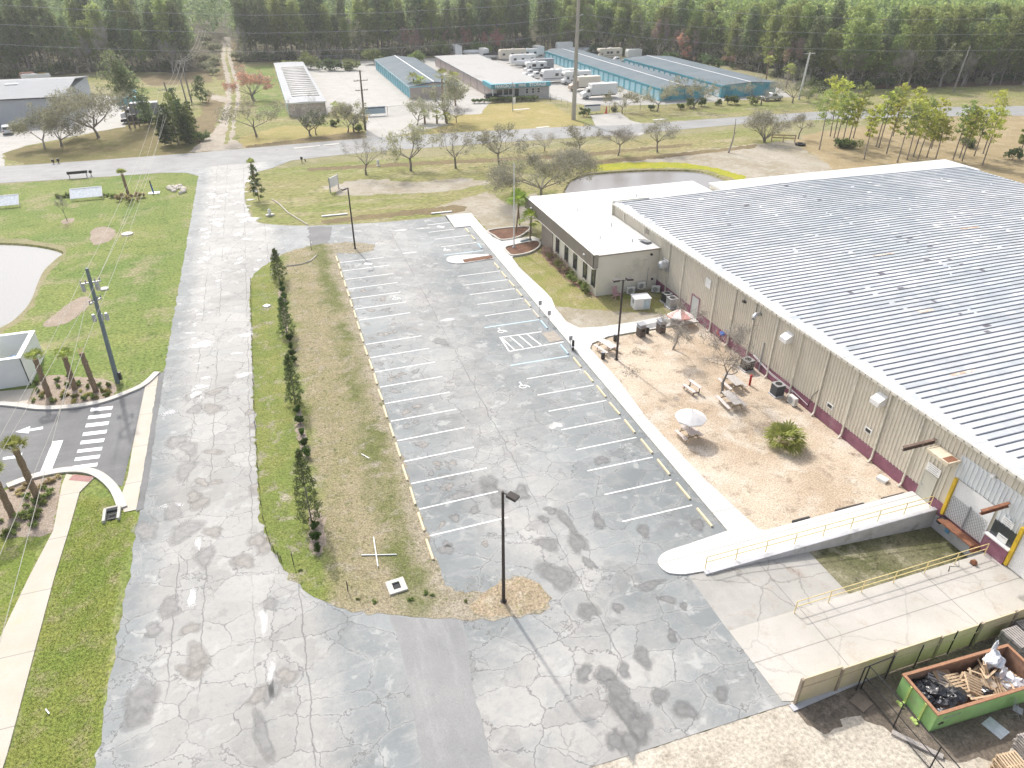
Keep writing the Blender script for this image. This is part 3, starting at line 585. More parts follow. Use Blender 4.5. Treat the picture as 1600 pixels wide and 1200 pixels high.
sheet('patio_pad', PX([(1008, 507), (1034, 502), (1042, 507), (1016, 513)], .12), .126, M_patchroad); sheet('patio_mat', PX([(1036, 501.5), (1052, 497.5), (1056, 502), (1040, 506)], .12), .126, M_patchroad)
sheet('ramp_plate', PX([(846, 521), (866, 518), (880, 532), (859, 536)]), .060, mat('tan_plate', (.36, .32, .27), .8))
# ---- yards east of the walk
sheet('chip_court', PX([(922, 546), (928, 538), (952, 528), (1045, 512), (1092, 505)]) + [(38.1, 55), (38.1, 27.5), (26.3, 27.5)] + PX([(1184, 828), (1100, 750), (1010, 655), (970, 600)]), .012, M_court, jit=.05, step=.4)
sheet('yard_turf', PX([(801, 404), (830, 398), (848, 386), (860, 380), (935, 462), (1032, 456), (1042, 497), (1000, 503), (940, 512), (905, 514), (885, 504), (866, 478), (850, 455)]), .010, ground_mat('mossy_turf', [(.29, .26, .11), (.22, .235, .065), (.37, .32, .20), (.24, .19, .115)], .3, .5, 6, grain=.45), jit=.06, step=.4)
sheet('sand_by_walk', PX([(866, 478), (900, 482), (950, 486), (1000, 488), (1040, 490), (1040, 494), (1000, 503), (940, 512), (905, 514), (885, 504)]), .014, M_sand, jit=.12, step=.4)
sheet('wall_bed', PX([(846, 388), (858, 384), (930, 460), (915, 456), (888, 440), (868, 420), (850, 404)]), .014, ground_mat('rose_mulch', [(.29, .19, .145), (.24, .15, .11), (.33, .24, .18), (.16, .11, .08)], .5, 2, 10), smooth=True, jit=.06, step=.3)
sheet('front_sand', PX([(752, 345), (780, 335), (826, 336), (830, 352), (800, 356), (763, 361)]), .014, M_sand, jit=.1, step=.4)
# ---- loading dock
pf = MB(); NXP = 24
for i in range(NXP + 1):
    x = 19.6 + (38.15 - 19.6) * i / NXP; z = .034 if x < 23 else .034 - 1.13 * (x - 23) / 15.15
    pf.v += [(x, 21.36, z), (x, 25.59, z)]
    if i: pf.f.append((2 * i - 2, 2 * i, 2 * i + 1, 2 * i - 1)); pf.m.append(0 if x > 28.4 else 1)
tag(pf.build('loading_pit_floor', [M_pit, M_apron]), kind='structure')
rw = MB(); rw.box(20.6, 38.1, 25.3, 25.598, -1.4, .15).prism([(24.5, 25.3), (38.1, 25.3), (38.1, 25.598), (24.5, 25.598)], .15, .16)
rw.v = [(x, y, z if z < 0 or x < 30 else .42) for x, y, z in rw.v]; rw.box(38.12, 38.19, 21.2, 25.6, -1.4, .0); tag(rw.build('retaining_wall', M_concwall), kind='structure')
ds = MB().prism([(19.62, 21.34), (38.15, 21.34), (38.15, 14.0), (34, 16.6), (20.2, 16.6), (19.75, 16.75)], -1.5, .05)
ds.v = [(x, y, z if z < 0 else .05 + .27 * max(0, (x - 21) / 17.2)) for x, y, z in ds.v]; ds.build('dock_slab', M_slab)['kind'] = 'structure'
sheet('yard_dirt', [G(920, 1200)[:2], G(1010, 1172.5)[:2], G(1212, 1106.5)[:2], (20.2, 16.55), (34, 16.55), (38.2, 13.9), (70, 13.9), (70, -10), (6, -10)], .012, M_yard, jit=.05, step=.4)
sheet('oily_ground', PX([(1245, 1100), (1330, 1065), (1400, 1035), (1480, 1000), (1640, 945), (1700, 1010), (1640, 1150), (1600, 1160), (1540, 1190), (1460, 1180), (1400, 1150), (1340, 1120), (1290, 1150)]), .018, M_darkyard, smooth=True, jit=.12, step=.3)
# ================================================================ BUILDINGS
M_cream = mat('cream_panel', (.68, .635, .54), .55, var=.05, scale=.6, dirt=(.55, .50, .41), dscale=.5, damt=(.58, .8))
M_cream2 = mat('cream_stucco', (.74, .70, .60), .8, var=.04, scale=.5, dirt=(.50, .47, .38), dscale=.35, damt=(.55, .8))
M_purple = mat('maroon_block', (.25, .105, .15), .75, var=.2, scale=1.5, dirt=(.33, .19, .23), dscale=.8, damt=(.55, .72))
M_white = mat('white_metal', (.78, .78, .77), .45, var=.04, scale=1, dirt=(.55, .54, .50), dscale=.8, damt=(.62, .8))
M_greymetal = mat('grey_metal', (.34, .35, .37), .5, metal=.3, var=.12, scale=2)
M_galv = mat('galvanised', (.50, .51, .53), .42, metal=.6, var=.12, scale=3)
M_dark = mat('dark_metal', (.045, .043, .042), .5, var=.2)
M_bronze = mat('bronze_pole', (.045, .036, .032), .45, var=.15)
M_black = mat('black_rubber', (.02, .02, .022), .7)
M_yellow = mat('safety_yellow', (.70, .47, .03), .5, var=.12, scale=2, dirt=(.38, .26, .06), dscale=2.5, damt=(.6, .75))
M_paleyellow = mat('faded_yellow', (.76, .62, .30), .6, var=.1, dirt=(.6, .5, .3), dscale=3, damt=(.6, .75))
M_rust = mat('rusty_steel', (.26, .115, .065), .8, var=.3, scale=4, dirt=(.12, .07, .05), dscale=3, bump=.3)
M_fascia = mat('taupe_fascia', (.30, .265, .225), .6, var=.06, scale=.7)
M_glass = mat('dark_glass', (.035, .042, .05), .08, var=.1, spec=.8)
M_teal = mat('teal_metal', (.10, .36, .44), .5, var=.06, scale=1.2)
M_palteal = mat('pale_blue_door', (.36, .60, .68), .5, var=.05, scale=1)
M_brickblk = mat('pink_block', (.47, .40, .365), .85, var=.08, scale=2)
M_wood = mat('weathered_wood', (.33, .27, .20), .85, var=.2, scale=5, bump=.2)
M_greywood = mat('grey_wood', (.38, .345, .32), .85, var=.2, scale=6, bump=.2)
M_palewood = mat('pallet_wood', (.52, .39, .255), .85, var=.22, scale=5, bump=.2)
def membrane(name, a, b, d):
    t = NT(name); c = t.mix(t.ramp(t.noise(.12, 5, .65), .35, .65), a, b); c = t.mix(t.ramp(t.noise(.5, 5, .75, t.map(t.P(), (1, .4, 1))), .56, .76, 0, .5), c, d)
    c = t.mix(t.ramp(t.math('ABSOLUTE', t.math('PINGPONG', t.xyz()[1], 3.0)), .0, .05, .35, 0), c, (.45, .45, .43)); t.col(c); t.set(Roughness=.5); return t.mat
M_membrane = membrane('white_membrane', (.63, .62, .60), (.70, .695, .68), (.50, .48, .44))
def coated_roof():
    t = NT('coated_roof'); p = t.P(); x, y, z = t.xyz(p)
    base = t.mix(t.ramp(t.noise(.25, 5, .65), .35, .65), (.48, .495, .51), (.60, .607, .615))
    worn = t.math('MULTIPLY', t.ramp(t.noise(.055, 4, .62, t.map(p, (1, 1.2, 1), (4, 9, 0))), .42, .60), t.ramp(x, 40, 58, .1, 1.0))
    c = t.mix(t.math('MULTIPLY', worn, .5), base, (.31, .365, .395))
    cell = t.voro(1, 'F1', t.map(p, (.45, 1.64, 1)), rnd=.15); cv = t.xyz(cell['Color'])[0]
    c = t.mix(1.0, c, t.mix(cv, (.9,) * 3, (1.07,) * 3), 'MULTIPLY')
    c = t.mix(t.ramp(t.noise(1.2, 5, .75, t.map(p, (.35, 1.3, 1))), .55, .72, 0, .5), c, (.74, .74, .74))
    idx = t.math('FLOOR', t.math('DIVIDE', t.math('SUBTRACT', y, 2.3), .64)); cv_ = t.n('ShaderNodeCombineXYZ'); t.l(t.math('MULTIPLY', x, .16), cv_.inputs[0]); t.l(t.math('MULTIPLY', idx, .61), cv_.inputs[1])
    c = t.mix(t.ramp(t.noise(1.0, 4, .75, cv_.outputs[0]), .50, .66, 0, .6), c, (.33, .37, .395))
    c = t.mix(t.ramp(t.noise(1.7, 4, .75, t.map(cv_.outputs[0], (1, 1, 1), (40, 13, 0))), .56, .64, 0, .6), c, (.72, .725, .725))
    c = t.mix(t.ramp(t.noise(2.6, 4, .75, t.map(cv_.outputs[0], (1, 1, 1), (9, 77, 0))), .66, .72, 0, .35), c, (.42, .34, .27))
    c = t.mix(t.ramp(t.math('PINGPONG', t.math('ADD', x, 2.0), 3.8), .0, .05, .45, 0), c, (.28, .30, .33))
    t.col(c); t.set(Roughness=.6); t.b.inputs['Specular IOR Level'].default_value = .2; return t.mat
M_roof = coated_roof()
M_seam = mat('dark_seam', (.155, .17, .20), .5, var=.2, scale=.8)
M_roofdark = mat('bare_patch', (.15, .14, .155), .6, var=.3, scale=2); M_rooftan = mat('rusted_skylight', (.50, .36, .26), .6, var=.3, scale=2, dirt=(.7, .66, .58), dscale=1.5, damt=(.5, .6))
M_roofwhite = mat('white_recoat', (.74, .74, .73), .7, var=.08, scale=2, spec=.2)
# ---------------------------------------------------------------- warehouse
rw_ = random.Random(3)
XW, YN, YS_, XE, RZ = 38.2, 76.4, 2.0, 92.0, 6.25
wh = thing('warehouse', 'huge beige ribbed metal warehouse with maroon base and striped white roof', 'warehouse', (XW, 40, 0)); O = (XW, 40, 0)
def ribbed(mb, y0, y1, z0, z1, x, m=0, pitch=.305, d=.06, face=-1):
    """a wall of trapezoid ribs in the plane x, facing -x (or +x)"""
    y = y0; xs = []
    while y < y1 - .02:
        for dy, o in ((0, 0), (.225, 0), (.237, d), (.293, d), (.305, 0)): xs.append((min(y + dy, y1), o))
        y += pitch
    n = len(mb.v)
    for yy, o in xs: mb.v += [(x + face * o, yy, z0), (x + face * o, yy, z1)]
    for i in range(len(xs) - 1):
        if xs[i + 1][0] - xs[i][0] < 1e-5: continue
        q = (n + 2 * i, n + 2 * i + 1, n + 2 * i + 3, n + 2 * i + 2); mb.f.append(q if face < 0 else q[::-1]); mb.m.append(m)
w_ = MB(); w_.box(XW, XE, YS_, YN, 0.95, RZ - .05); ribbed(w_, YS_, 22.0, 5.0, RZ - .1, XW - .004); ribbed(w_, 25.35, YN, 1.0, RZ - .1, XW - .004); ribbed(w_, 22.0, 25.35, 5.0, RZ - .1, XW - .004)
w_.build('wall', M_cream, wh, O)
b_ = MB(); b_.box(XW - .05, XE + .02, 25.0, YN + .02, -.1, 1.0).box(XW - .05, XE + .02, YS_ - .02, 21.85, -1.3, 1.45).box(XW - .02, XE, 21.85, 25.0, -1.3, .40); b_.build('base_wall', M_purple, wh, O)
wp = MB(); ribbed(wp, 3.0, 21.85, 3.38, 5.0, XW - .01); ribbed(wp, 21.85, 25.2, 3.38, 5.0, XW - .01); ribbed(wp, 20.2, 21.85, 2.62, 3.38, XW - .012); wp.box(XW - .07, XW - .04, 3, 25.2, 4.97, 5.05); wp.build('white_panel', mat('white_rib_panel', (.72, .75, .77), .5, var=.04, scale=.6), wh, O)
rf = MB()
def rz_(x): return RZ + .35 * (1 - abs(x - 65) / 27.1)
xs_ = [XW - .32, 65, XE + .3]
for i in range(2):
    a, b = xs_[i], xs_[i + 1]; rf.add([(a, YS_ - .1, rz_(a)), (b, YS_ - .1, rz_(b)), (b, YN, rz_(b)), (a, YN, rz_(a))], [(0, 1, 2, 3)])
    rf.add([(a, YS_ - .1, rz_(a) - .12), (b, YS_ - .1, rz_(b) - .12), (b, YN, rz_(b) - .12), (a, YN, rz_(a) - .12)], [(3, 2, 1, 0)])
rf.add([(xs_[0], YS_ - .1, rz_(xs_[0]) - .12), (xs_[0], YN, rz_(xs_[0]) - .12), (xs_[0], YN, rz_(xs_[0])), (xs_[0], YS_ - .1, rz_(xs_[0]))], [(0, 3, 2, 1)])
def rpatch(x0, x1, y0, y1, m, dz=.006):
    rf.add([(x0, y0, rz_(x0) + dz), (x1, y0, rz_(x1) + dz), (x1, y1, rz_(x1) + dz), (x0, y1, rz_(x0) + dz)], [(0, 1, 2, 3)], m)
PITCH = .64; ns = int((YN - YS_) / PITCH)
for i in range(ns):
    y = YS_ + .3 + i * PITCH; x = XW + .75 + rw_.choice((0, 0, .15, -.1, .3))
    while x < XE - 1:                                      # the dark standing seams, broken here and there where they were recoated
        L = min(rw_.choice((9, 14, 20, 30, 44)), XE - x)
        for a, b in ([(x, x + L)] if not (x < 65 < x + L) else [(x, 65), (65, x + L)]):
            w2 = .075
            rf.add([(a, y - w2, rz_(a) + .004), (b, y - w2, rz_(b) + .004), (b, y - w2 * .45, rz_(b) + .055), (a, y - w2 * .45, rz_(a) + .055), (a, y + w2 * .45, rz_(a) + .055), (b, y + w2 * .45, rz_(b) + .055), (b, y + w2, rz_(b) + .004), (a, y + w2, rz_(a) + .004)], [(0, 1, 2, 3), (3, 2, 5, 4), (4, 5, 6, 7)], 1)
        x += L + (rw_.uniform(.2, .7) if rw_.random() < .45 else 0)
    yy0, yy1 = y + .09, y + PITCH - .09
    for xl, pr, m, wd in ((42.6, .06, 2, .6), (45.6, .42 if y < 36 else .02, 2, .7), (51.0, .4 if 30 < y < 48 else .02, 2, .75), (51.9, .30 if 44 < y < 62 else .04, 4, 1.2), (57.5, .04, 2, .7), (60.5, .45 if y > 48 else .1, 2, .7), (66.5, .6 if 36 < y < 60 else .1, 4, 1.1), (72.5, .45, 4, 1.2), (80, .12, 2, .8)):
        if rw_.random() < pr * .6:
            xx = xl + (.75 if i % 2 else 0) + rw_.uniform(-.12, .12); rpatch(xx, xx + wd * rw_.uniform(.35, 1.2), yy0 + rw_.choice((0, 0, .15, .22)), yy1 - rw_.choice((0, 0, .12, .2)), m, .007 + .0005 * (i % 4))
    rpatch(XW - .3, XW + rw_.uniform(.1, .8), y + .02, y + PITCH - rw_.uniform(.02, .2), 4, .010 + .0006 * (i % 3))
    if rw_.random() < .35: rpatch(XW + 1.5, XW + rw_.uniform(1.9, 3.2), yy0, yy1, 0, .012)
for x0, x1, y0 in ((43.3, 45.6, 31.4), (54.5, 57, 51.5), (69, 71.6, 55), (49, 50.5, 40.2)): rpatch(x0, x1, y0, y0 + .42, 3, .016)
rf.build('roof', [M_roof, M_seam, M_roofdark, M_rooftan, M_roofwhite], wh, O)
ev = MB(); ev.box(XW - .40, XW - .325, YS_ - .1, YN + .05, RZ - .22, RZ - .02)
y = YS_
while y < YN - .2: ev.box(XW - .42, XW - .402, y, y + .035, RZ - .18, RZ - .04, 1); y += .61
ev.build('eave_gutter', [mat('ivory_trim', (.68, .65, .58), .5), M_dark], wh, O)
cm = MB(); cm.box(XW - .32, XW + .0, YN, YN + .12, 4.6, RZ + .1).box(XW - .35, XW + 4.5, YN - .15, YN - .06, RZ + .1, RZ + .22); cm.build('corner_trim', M_cream, wh, O)
for y in (73.5, 68.4, 62.5, 59.5, 53.4, 50.3, 47.2, 44.05, 40.9, 37.75, 34.55, 31.35, 28.4):
    d_ = MB().box(XW - .17, XW - .045, y - .06, y + .06, (.25 if y < 64 else 4.95), RZ - .2)
    if y < 64: d_.beam((XW - .11, y, .3), (XW - .34, y - .02, .04), .12, .1)
    d_.build('downspout', mat('ivory_spout', (.64, .61, .53), .5), wh, O)
# doors of the warehouse
dr = MB(); dr.box(XW - .09, XW - .06, 26.15, 27.12, .33, 2.36).box(XW - .11, XW - .06, 26.08, 26.15, .33, 2.44).box(XW - .11, XW - .06, 27.12, 27.19, .33, 2.44).box(XW - .11, XW - .06, 26.15, 27.12, 2.36, 2.44)
d1 = dr.build('side_door', mat('putty_door', (.50, .49, .42), .55, var=.05), wh, O); MB().box(XW - .14, XW - .092, 26.95, 27.05, 1.25, 1.35).build('handle', M_galv, d1)
d1.children[0].location = (-XW, -40, 0)
dd = MB(); dd.box(XW - .09, XW - .06, 55.9, 57.2, .13, 2.35); d2 = dd.build('double_door', mat('pale_grey_door', (.50, .53, .50), .5, var=.05), wh, O)
fr = MB(); fr.box(XW - .12, XW - .06, 57.2, 57.32, .1, 2.45).box(XW - .12, XW - .06, 55.78, 55.9, .1, 2.45).box(XW - .12, XW - .06, 55.9, 57.2, 2.35, 2.45); fr.build('frame', M_purple, d2, O)
def rollup(y0, y1, z0, z1, gate):
    m = MB(); z = z0
    while z < z1 - .02: m.add([(XW - .075, y0, z), (XW - .075, y1, z), (XW - .105, y1, z + .06), (XW - .105, y0, z + .06), (XW - .075, y1, min(z + .12, z1)), (XW - .075, y0, min(z + .12, z1))], [(0, 3, 2, 1), (3, 5, 4, 2)]); z += .12
    return m.build('dock_door', M_white, wh, O)
dk = rollup(21.98, 24.78, .42, 3.36, True)
gm = MB()
for k in range(-14, 26):
    for sg in (1, -1):
        pts = []
        ya = 22.02 + k * .21; 
        for s_ in range(0, 19):
            zz = .46 + s_ * .1; yy = ya + sg * s_ * .075 + (0 if sg > 0 else 1.3)
            if 22.02 <= yy <= 24.74 and zz < 2.25: pts.append((XW - .16, yy, zz))
        if len(pts) > 1: gm.beam(pts[0], pts[-1], .018, .018)
gm.beam((XW - .17, 23.35, .44), (XW - .17, 23.35, 2.3), .07, .07); gm.build('folding_gate', M_greymetal, wh, O)
rollup(16.6, 20.0, .33, 3.3, False)
for y in (24.9, 20.12): MB().box(XW - .24, XW - .055, y - .10, y + .10, .42, 3.36).build('door_guard', M_yellow, wh, O)
bo = MB(); bo.box(XW - .28, XW - .05, 20.24, 21.84, .25, 1.45); bo.box(XW - .36, XW - .05, 20.2, 21.88, 1.45, 1.54, 1); bo.build('booth_base', [M_purple, M_white], wh, O)
wn = MB().box(XW - .085, XW - .05, 20.28, 21.78, 1.56, 2.62).build('booth_window', M_glass, wh, O)
sm = MB().box(XW - .16, XW - .12, 20.62, 21.25, 1.58, 2.0); sm.add([(XW - .165, 20.7, 1.9), (XW - .165, 21.17, 1.9), (XW - .165, 21.17, 1.93), (XW - .165, 20.7, 1.93)], [(0, 3, 2, 1)], 1); sm.build('window_notice', [M_white, M_greymetal], wn, O)
def notice(name, y0, y1, z0, z1, nl, label):
    m = MB().box(XW - .13, XW - .10, y0, y1, z0, z1); r = random.Random(nl)
    for k in range(nl):
        zz = z1 - (z1 - z0) * (k + .6) / (nl + .4); a = y0 + (y1 - y0) * r.uniform(.08, .25); b = y1 - (y1 - y0) * r.uniform(.08, .25); yy = b
        while yy > a: L = r.uniform(.05, .16); m.box(XW - .134, XW - .1305, max(a, yy - L), yy, zz - .022, zz + .022, 1); yy -= L + .03
    o = m.build(name, [M_white, M_greymetal], wh, O); tag(o, label)
notice('door_sign', 26.02, 27.1, 2.5, 3.12, 4, 'white sign with four lines of small print over the side door')
notice('door_sign', 20.66, 21.42, 2.74, 3.2, 3, 'white sign with three lines of small print over the booth window')
cn = MB(); cn.box(37.1, XW - .06, 25.15, 26.75, 4.55, 4.62).box(37.05, 37.12, 25.1, 26.8, 4.42, 4.66).box(37.1, XW - .06, 25.08, 25.15, 4.42, 4.66).box(37.1, XW - .06, 26.75, 26.82, 4.42, 4.66); cn.box(37.2, 38.0, 25.2, 25.7, 4.622, 4.63, 1); cn.build('canopy', [mat('cream_canopy', (.68, .60, .46), .6), M_rust], wh, O)
def ibeam(p, q, m, h=.26):
    b = MB(); p = Vector(p); q = Vector(q); b.beam(p + Vector((0, 0, h / 2)), q + Vector((0, 0, h / 2)), .2, .03).beam(p - Vector((0, 0, h / 2)), q - Vector((0, 0, h / 2)), .2, .03).beam(p, q, .03, h); return b
ibeam((35.5, 27.2, 4.7), (38.1, 27.2, 4.75), 0).build('hoist_beam', mat('brown_steel', (.17, .115, .09), .8, dirt=(.5, .45, .36), dscale=2), wh, O)
ibeam((36.0, 21.45, 4.0), (38.1, 21.45, 4.05), 0).build('hoist_beam', M_rust, wh, O)
lv = MB().obox((37.75, 23.3, .30), .75, 2.6, .08, (0, .12, 0), 0).box(37.55, 38.1, 24.45, 24.75, .0, .33, 1).box(37.5, 38.1, 21.8, 22.1, -.1, .3, 0).box(38.02, 38.09, 24.0, 24.3, -.6, -.25, 2).box(38.02, 38.09, 22.1, 22.4, -.6, -.25, 2); lv.build('dock_leveler', [M_rust, M_black, mat('blue_bumper', (.16, .34, .52), .6)], wh, O)
for y, z in ((42.4, 4.9), (32.06, 5.1)):
    MB().add([(XW - .04, y - .42, z + .35), (XW - .04, y + .42, z + .35), (XW - .72, y + .42, z - .05), (XW - .72, y - .42, z - .05), (XW - .72, y + .42, z - .42), (XW - .72, y - .42, z - .42), (XW - .04, y + .42, z - .42), (XW - .04, y - .42, z - .42)], [(0, 3, 2, 1), (3, 5, 4, 2), (1, 2, 4, 6), (0, 7, 5, 3)]).build('vent_hood', M_white, wh, O)
tg = MB(); tg.tube([(XW - .05, 46.5, 5.05), (XW - .55, 46.5, 5.1), (XW - .75, 46.5, 4.85), (XW - .78, 46.5, 4.65)], .17, 10); tg.build('vent_pipe', M_galv, wh, O, smooth=True)
MB().box(XW - .12, XW - .04, 54.4, 55.3, 4.1, 5.0).build('louvre', M_white, wh, O); MB().box(XW - .1, XW - .04, 67.4, 68.1, 5.2, 5.75).build('louvre', M_fascia, wh, O)
for y, z in ((36.4, 1.75), (32.36, 2.1)):
    m = MB().box(XW - .10, XW - .04, y - .34, y + .34, z - .2, z + .2); m.box(XW - .105, XW - .1001, y - .24, y + .24, z - .13, z + .13, 1); m.build('wall_vent', [M_white, M_dark], wh, O)
MB().tube([(XW - .1, 45.2, .1), (XW - .1, 45.2, 2.9)], .07, 8).build('stack_pipe', M_greymetal, wh, O); MB().tube([(XW - .1, 38.6, .3), (XW - .14, 38.3, 1.6), (XW - .1, 37.9, 2.3)], .03, 5).build('cable', M_dark, wh, O)
MB().obox((XW - .15, 48.9, 5.2), .25, .3, .2, (0, .3, 0)).build('wall_light', M_dark, wh, O); MB().obox((XW - .15, 22.9, 5.12), .2, .22, .2).build('wall_light', M_white, wh, O)
MB().tube([(XW - .12, 46.3, 1.15), (XW - .14, 43.5, .75), (XW - .12, 40.5, .7), (XW - .12, 38.6, .5)], .025, 5).tube([(XW - .12, 46.3, 1.05), (XW - .14, 43.5, .62), (XW - .12, 40.5, .58)], .025, 5).build('pipe_run', M_white, wh, O)
fn = MB(); fn.tube([(XW - .08, 63.0, 3.35), (XW - .75, 63.0, 3.35)], .52, 18).tube([(XW - .75, 63.0, 3.35), (XW - .95, 63.0, 3.35)], [.52, .3], 18); fn.box(XW - .22, XW - .05, 62.4, 63.6, 2.75, 3.95); fn.build('exhaust_fan', M_galv, wh, O)
# ---------------------------------------------------------------- north annex and office
an = thing('annex', 'low flat white-roofed wing along the far end of the warehouse', 'building', (75, 79.5, 0)); OA = (75, 79.5, 0)
MB().box(55.2, 95.3, 76.45, 82.5, -.2, 5.3).build('wall', M_cream2, an, OA); MB().box(55.05, 95.5, 76.41, 82.65, 5.3, 5.52).build('roof', M_membrane, an, OA)
of = thing('office', 'flat white-roofed office wing with taupe fascia and narrow dark windows', 'office building', (34, 75, 0)); OO = (34, 75, 0)
MB().prism([(30.8, 64.6), (38.1, 64.6), (38.1, 76.45), (55.05, 76.45), (55.05, 86.2), (33.2, 86.2), (33.2, 81.4), (30.8, 81.4)], -.1, 4.55).build('wall', M_cream2, of, OO)
rr = MB().prism([(30.35, 64.5), (38.15, 64.5), (38.15, 76.41), (55.03, 76.41), (55.03, 86.6), (30.35, 86.6)], 4.55, 4.74)
for x, y in ((34.5, 79), (36, 72.5), (33, 69), (44, 82), (36, 67), (49, 79.5)): rr.tube([(x, y, 4.74), (x, y, 5.15)], .05, 6, 1)
rr.obox((37.3, 66.6, 4.9), .9, 1.3, .1, (0, .2, .3), 1); rr.build('roof', [M_membrane, M_greymetal], of, OO)
fa = MB(); ribbed(fa, 64.45, 86.65, 3.32, 4.82, 30.28, 0, .305, .04); fa.box(30.28, 30.8, 64.45, 64.595, 3.32, 4.82).box(30.28, 30.8, 86.3, 86.65, 3.32, 4.82).box(30.25, 30.36, 64.4, 86.7, 4.82, 4.88, 1).box(30.22, 30.78, 64.4, 86.7, 3.24, 3.32, 1); fa.build('fascia', [M_fascia, mat('ivory_trim', (.68, .65, .58), .5)], of, OO)
MB().box(30.3, 38.14, 64.38, 64.46, 4.62, 4.76).build('parapet_trim', M_fascia, of, OO)
for y in (65.3, 67.6, 70.45, 73.1, 75.95): 
    f_ = MB().box(30.72, 30.79, y - .38, y + .38, .95, 3.2).build('window', M_glass, of, OO); MB().box(30.68, 30.715, y + .38, y + .46, .9, 3.2).box(30.68, 30.715, y - .46, y - .38, .9, 3.2).build('frame', M_dark, f_, OO)
en = MB(); en.box(33.12, 33.19, 81.6, 86.1, .15, 3.1)
for y in (81.6, 82.7, 83.8, 84.9, 86.05): en.box(33.02, 33.12, y - .05, y + .05, .15, 3.1, 1)
en.build('glass_entrance', [M_glass, M_dark], of, OO); MB().box(30.8, 31.1, 86.0, 86.3, 0, 3.3).build('porch_column', M_cream2, of, OO)
MB().box(30.70, 30.79, 77.6, 81.4, .0, 3.24).build('brown_panel', M_fascia, of, OO)
for y in (66.9, 84.0): MB().lathe((30.2, y, 4.05), [(.02, -.1), (.13, -.06), (.15, .05), (.05, .12)], 10).build('wall_light', M_white, of, OO)
MB().box(36.3, 36.75, 64.5, 64.59, 3.1, 3.6).build('wall_box', M_cream2, of, OO); MB().tube([(36.9, 64.52, .3), (36.9, 64.52, 2.6)], .03, 6).build('conduit', M_galv, of, OO)
MB().tube([(37.5, 64.45, 1.2), (37.5, 64.58, 1.2)], .12, 8).build('pipe_end', M_dark, of, OO); MB().tube([(37.1, 64.4, 4.1), (37.1, 64.58, 4.1)], .13, 8).build('pipe_end', M_dark, of, OO)
# ---------------------------------------------------------------- the mini storage north of the road
def greyroof(name, a, b, sp):
    t = NT(name); p = t.P(); x, y, z = t.xyz(p); c = t.mix(t.ramp(t.noise(.2, 4, .6), .35, .65), a, b)
    m = t.math('ABSOLUTE', t.math('PINGPONG', x if sp < 0 else y, abs(sp) / 2)); c = t.mix(t.ramp(m, .02, .07, .5, 0), c, tuple(q * 1.35 for q in b)); t.col(c); t.set(Roughness=.8); t.b.inputs['Specular IOR Level'].default_value = .15; return t.mat
M_groof = greyroof('grey_metal_roof', (.125, .16, .18), (.165, .195, .215), .9)
def shed(name, label, x0, x1, y0, y1, h, ridge, roofm, wallm, doorm, trim, doors_w, n, pier, ncap=100):
    t = thing(name, label, 'storage building', ((x0 + x1) / 2, y0, 0)); Oh = ((x0 + x1) / 2, y0, 0); xc = (x0 + x1) / 2
    wl_ = MB().box(x0, x1, y0, y1, -.1, h - .05)
    if ridge > .2: wl_.add([(x0, yy_, h - .05) for yy_ in (y0, y1)] + [(x1, yy_, h - .05) for yy_ in (y0, y1)] + [(xc, yy_, h + ridge - .08) for yy_ in (y0, y1)], [(0, 2, 4), (1, 5, 3)])
    wl_.build('wall', wallm, t, Oh)
    r = MB(); z0 = h; z1 = h + ridge
    for a, za, b, zb in ((x0 - .25, z0, xc, z1), (xc, z1, x1 + .25, z0)):
        r.add([(a, y0 - .2, za), (b, y0 - .2, zb), (b, y1 + .2, zb), (a, y1 + .2, za), (a, y0 - .2, za - .22), (b, y0 - .2, zb - .22), (b, y1 + .2, zb - .22), (a, y1 + .2, za - .22)], [(0, 1, 2, 3), (7, 6, 5, 4), (0, 4, 5, 1), (2, 6, 7, 3), (3, 7, 4, 0), (1, 5, 6, 2)])
    if ridge > .2: r.box(xc - .16, xc + .16, y0 - .2, y1 + .2, z1 - .02, z1 + .05, 1)
    r.box(x0 - .3, x0 - .255, y0 - .25, y1 + .25, h - .26, h + .03, 2).box(x0 - .25, x1 + .25, y0 - .26, y0 - .205, h - .26, h + .03, 2)
    r.build('roof', [roofm, M_white, trim], t, Oh)
    L = (y1 - y0 - 1.0) / n
    for i in range(n):
        ya = y0 + .5 + i * L; d = MB(); z = .1
        while z < h - .75: d.add([(x0 - .03, ya + pier / 2, z), (x0 - .03, ya + L - pier / 2, z), (x0 - .055, ya + L - pier / 2, z + .14), (x0 - .055, ya + pier / 2, z + .14), (x0 - .03, ya + L - pier / 2, z + .28), (x0 - .03, ya + pier / 2, z + .28)], [(0, 3, 2, 1), (3, 5, 4, 2)]); z += .28
        d.build('roll_up_door', doorm, t, Oh)
    for i in range(n + 1):
        ya = y0 + .5 + i * L; MB().box(x0 - .12, x0 - .002, ya - pier / 2 + .02, ya + pier / 2 - .02, 0, h - .27).build('door_pier', trim, t, Oh)
    return t, Oh
s1, o1 = shed('storage_shed', 'long plain storage shed with pale slatted roof, beside the green strip', 4.9, 13.1, 176.2, 247, 3.0, .12, mat('slat_roof', (.42, .43, .44), .8, spec=.15, dirt=(.5, .5, .49), dscale=.1), M_brickblk, M_palteal, M_white, 2.7, 1, .2)
sl = MB()
for i in range(17): sl.box(6.3, 12.6, 184 + i * 3.15, 185.7 + i * 3.15, 3.02 + .0, 3.20)
sl.build('roof_slats', mat('dirty_slat', (.36, .35, .33), .7, var=.2, scale=.3), s1, o1)
s2, o2 = shed('storage_shed', 'grey gabled storage row with teal doors, left of the signed office', 35.4, 47.9, 190.2, 246, 3.0, .9, M_groof, M_brickblk, M_teal, M_palteal, 2.7, 15, .55)
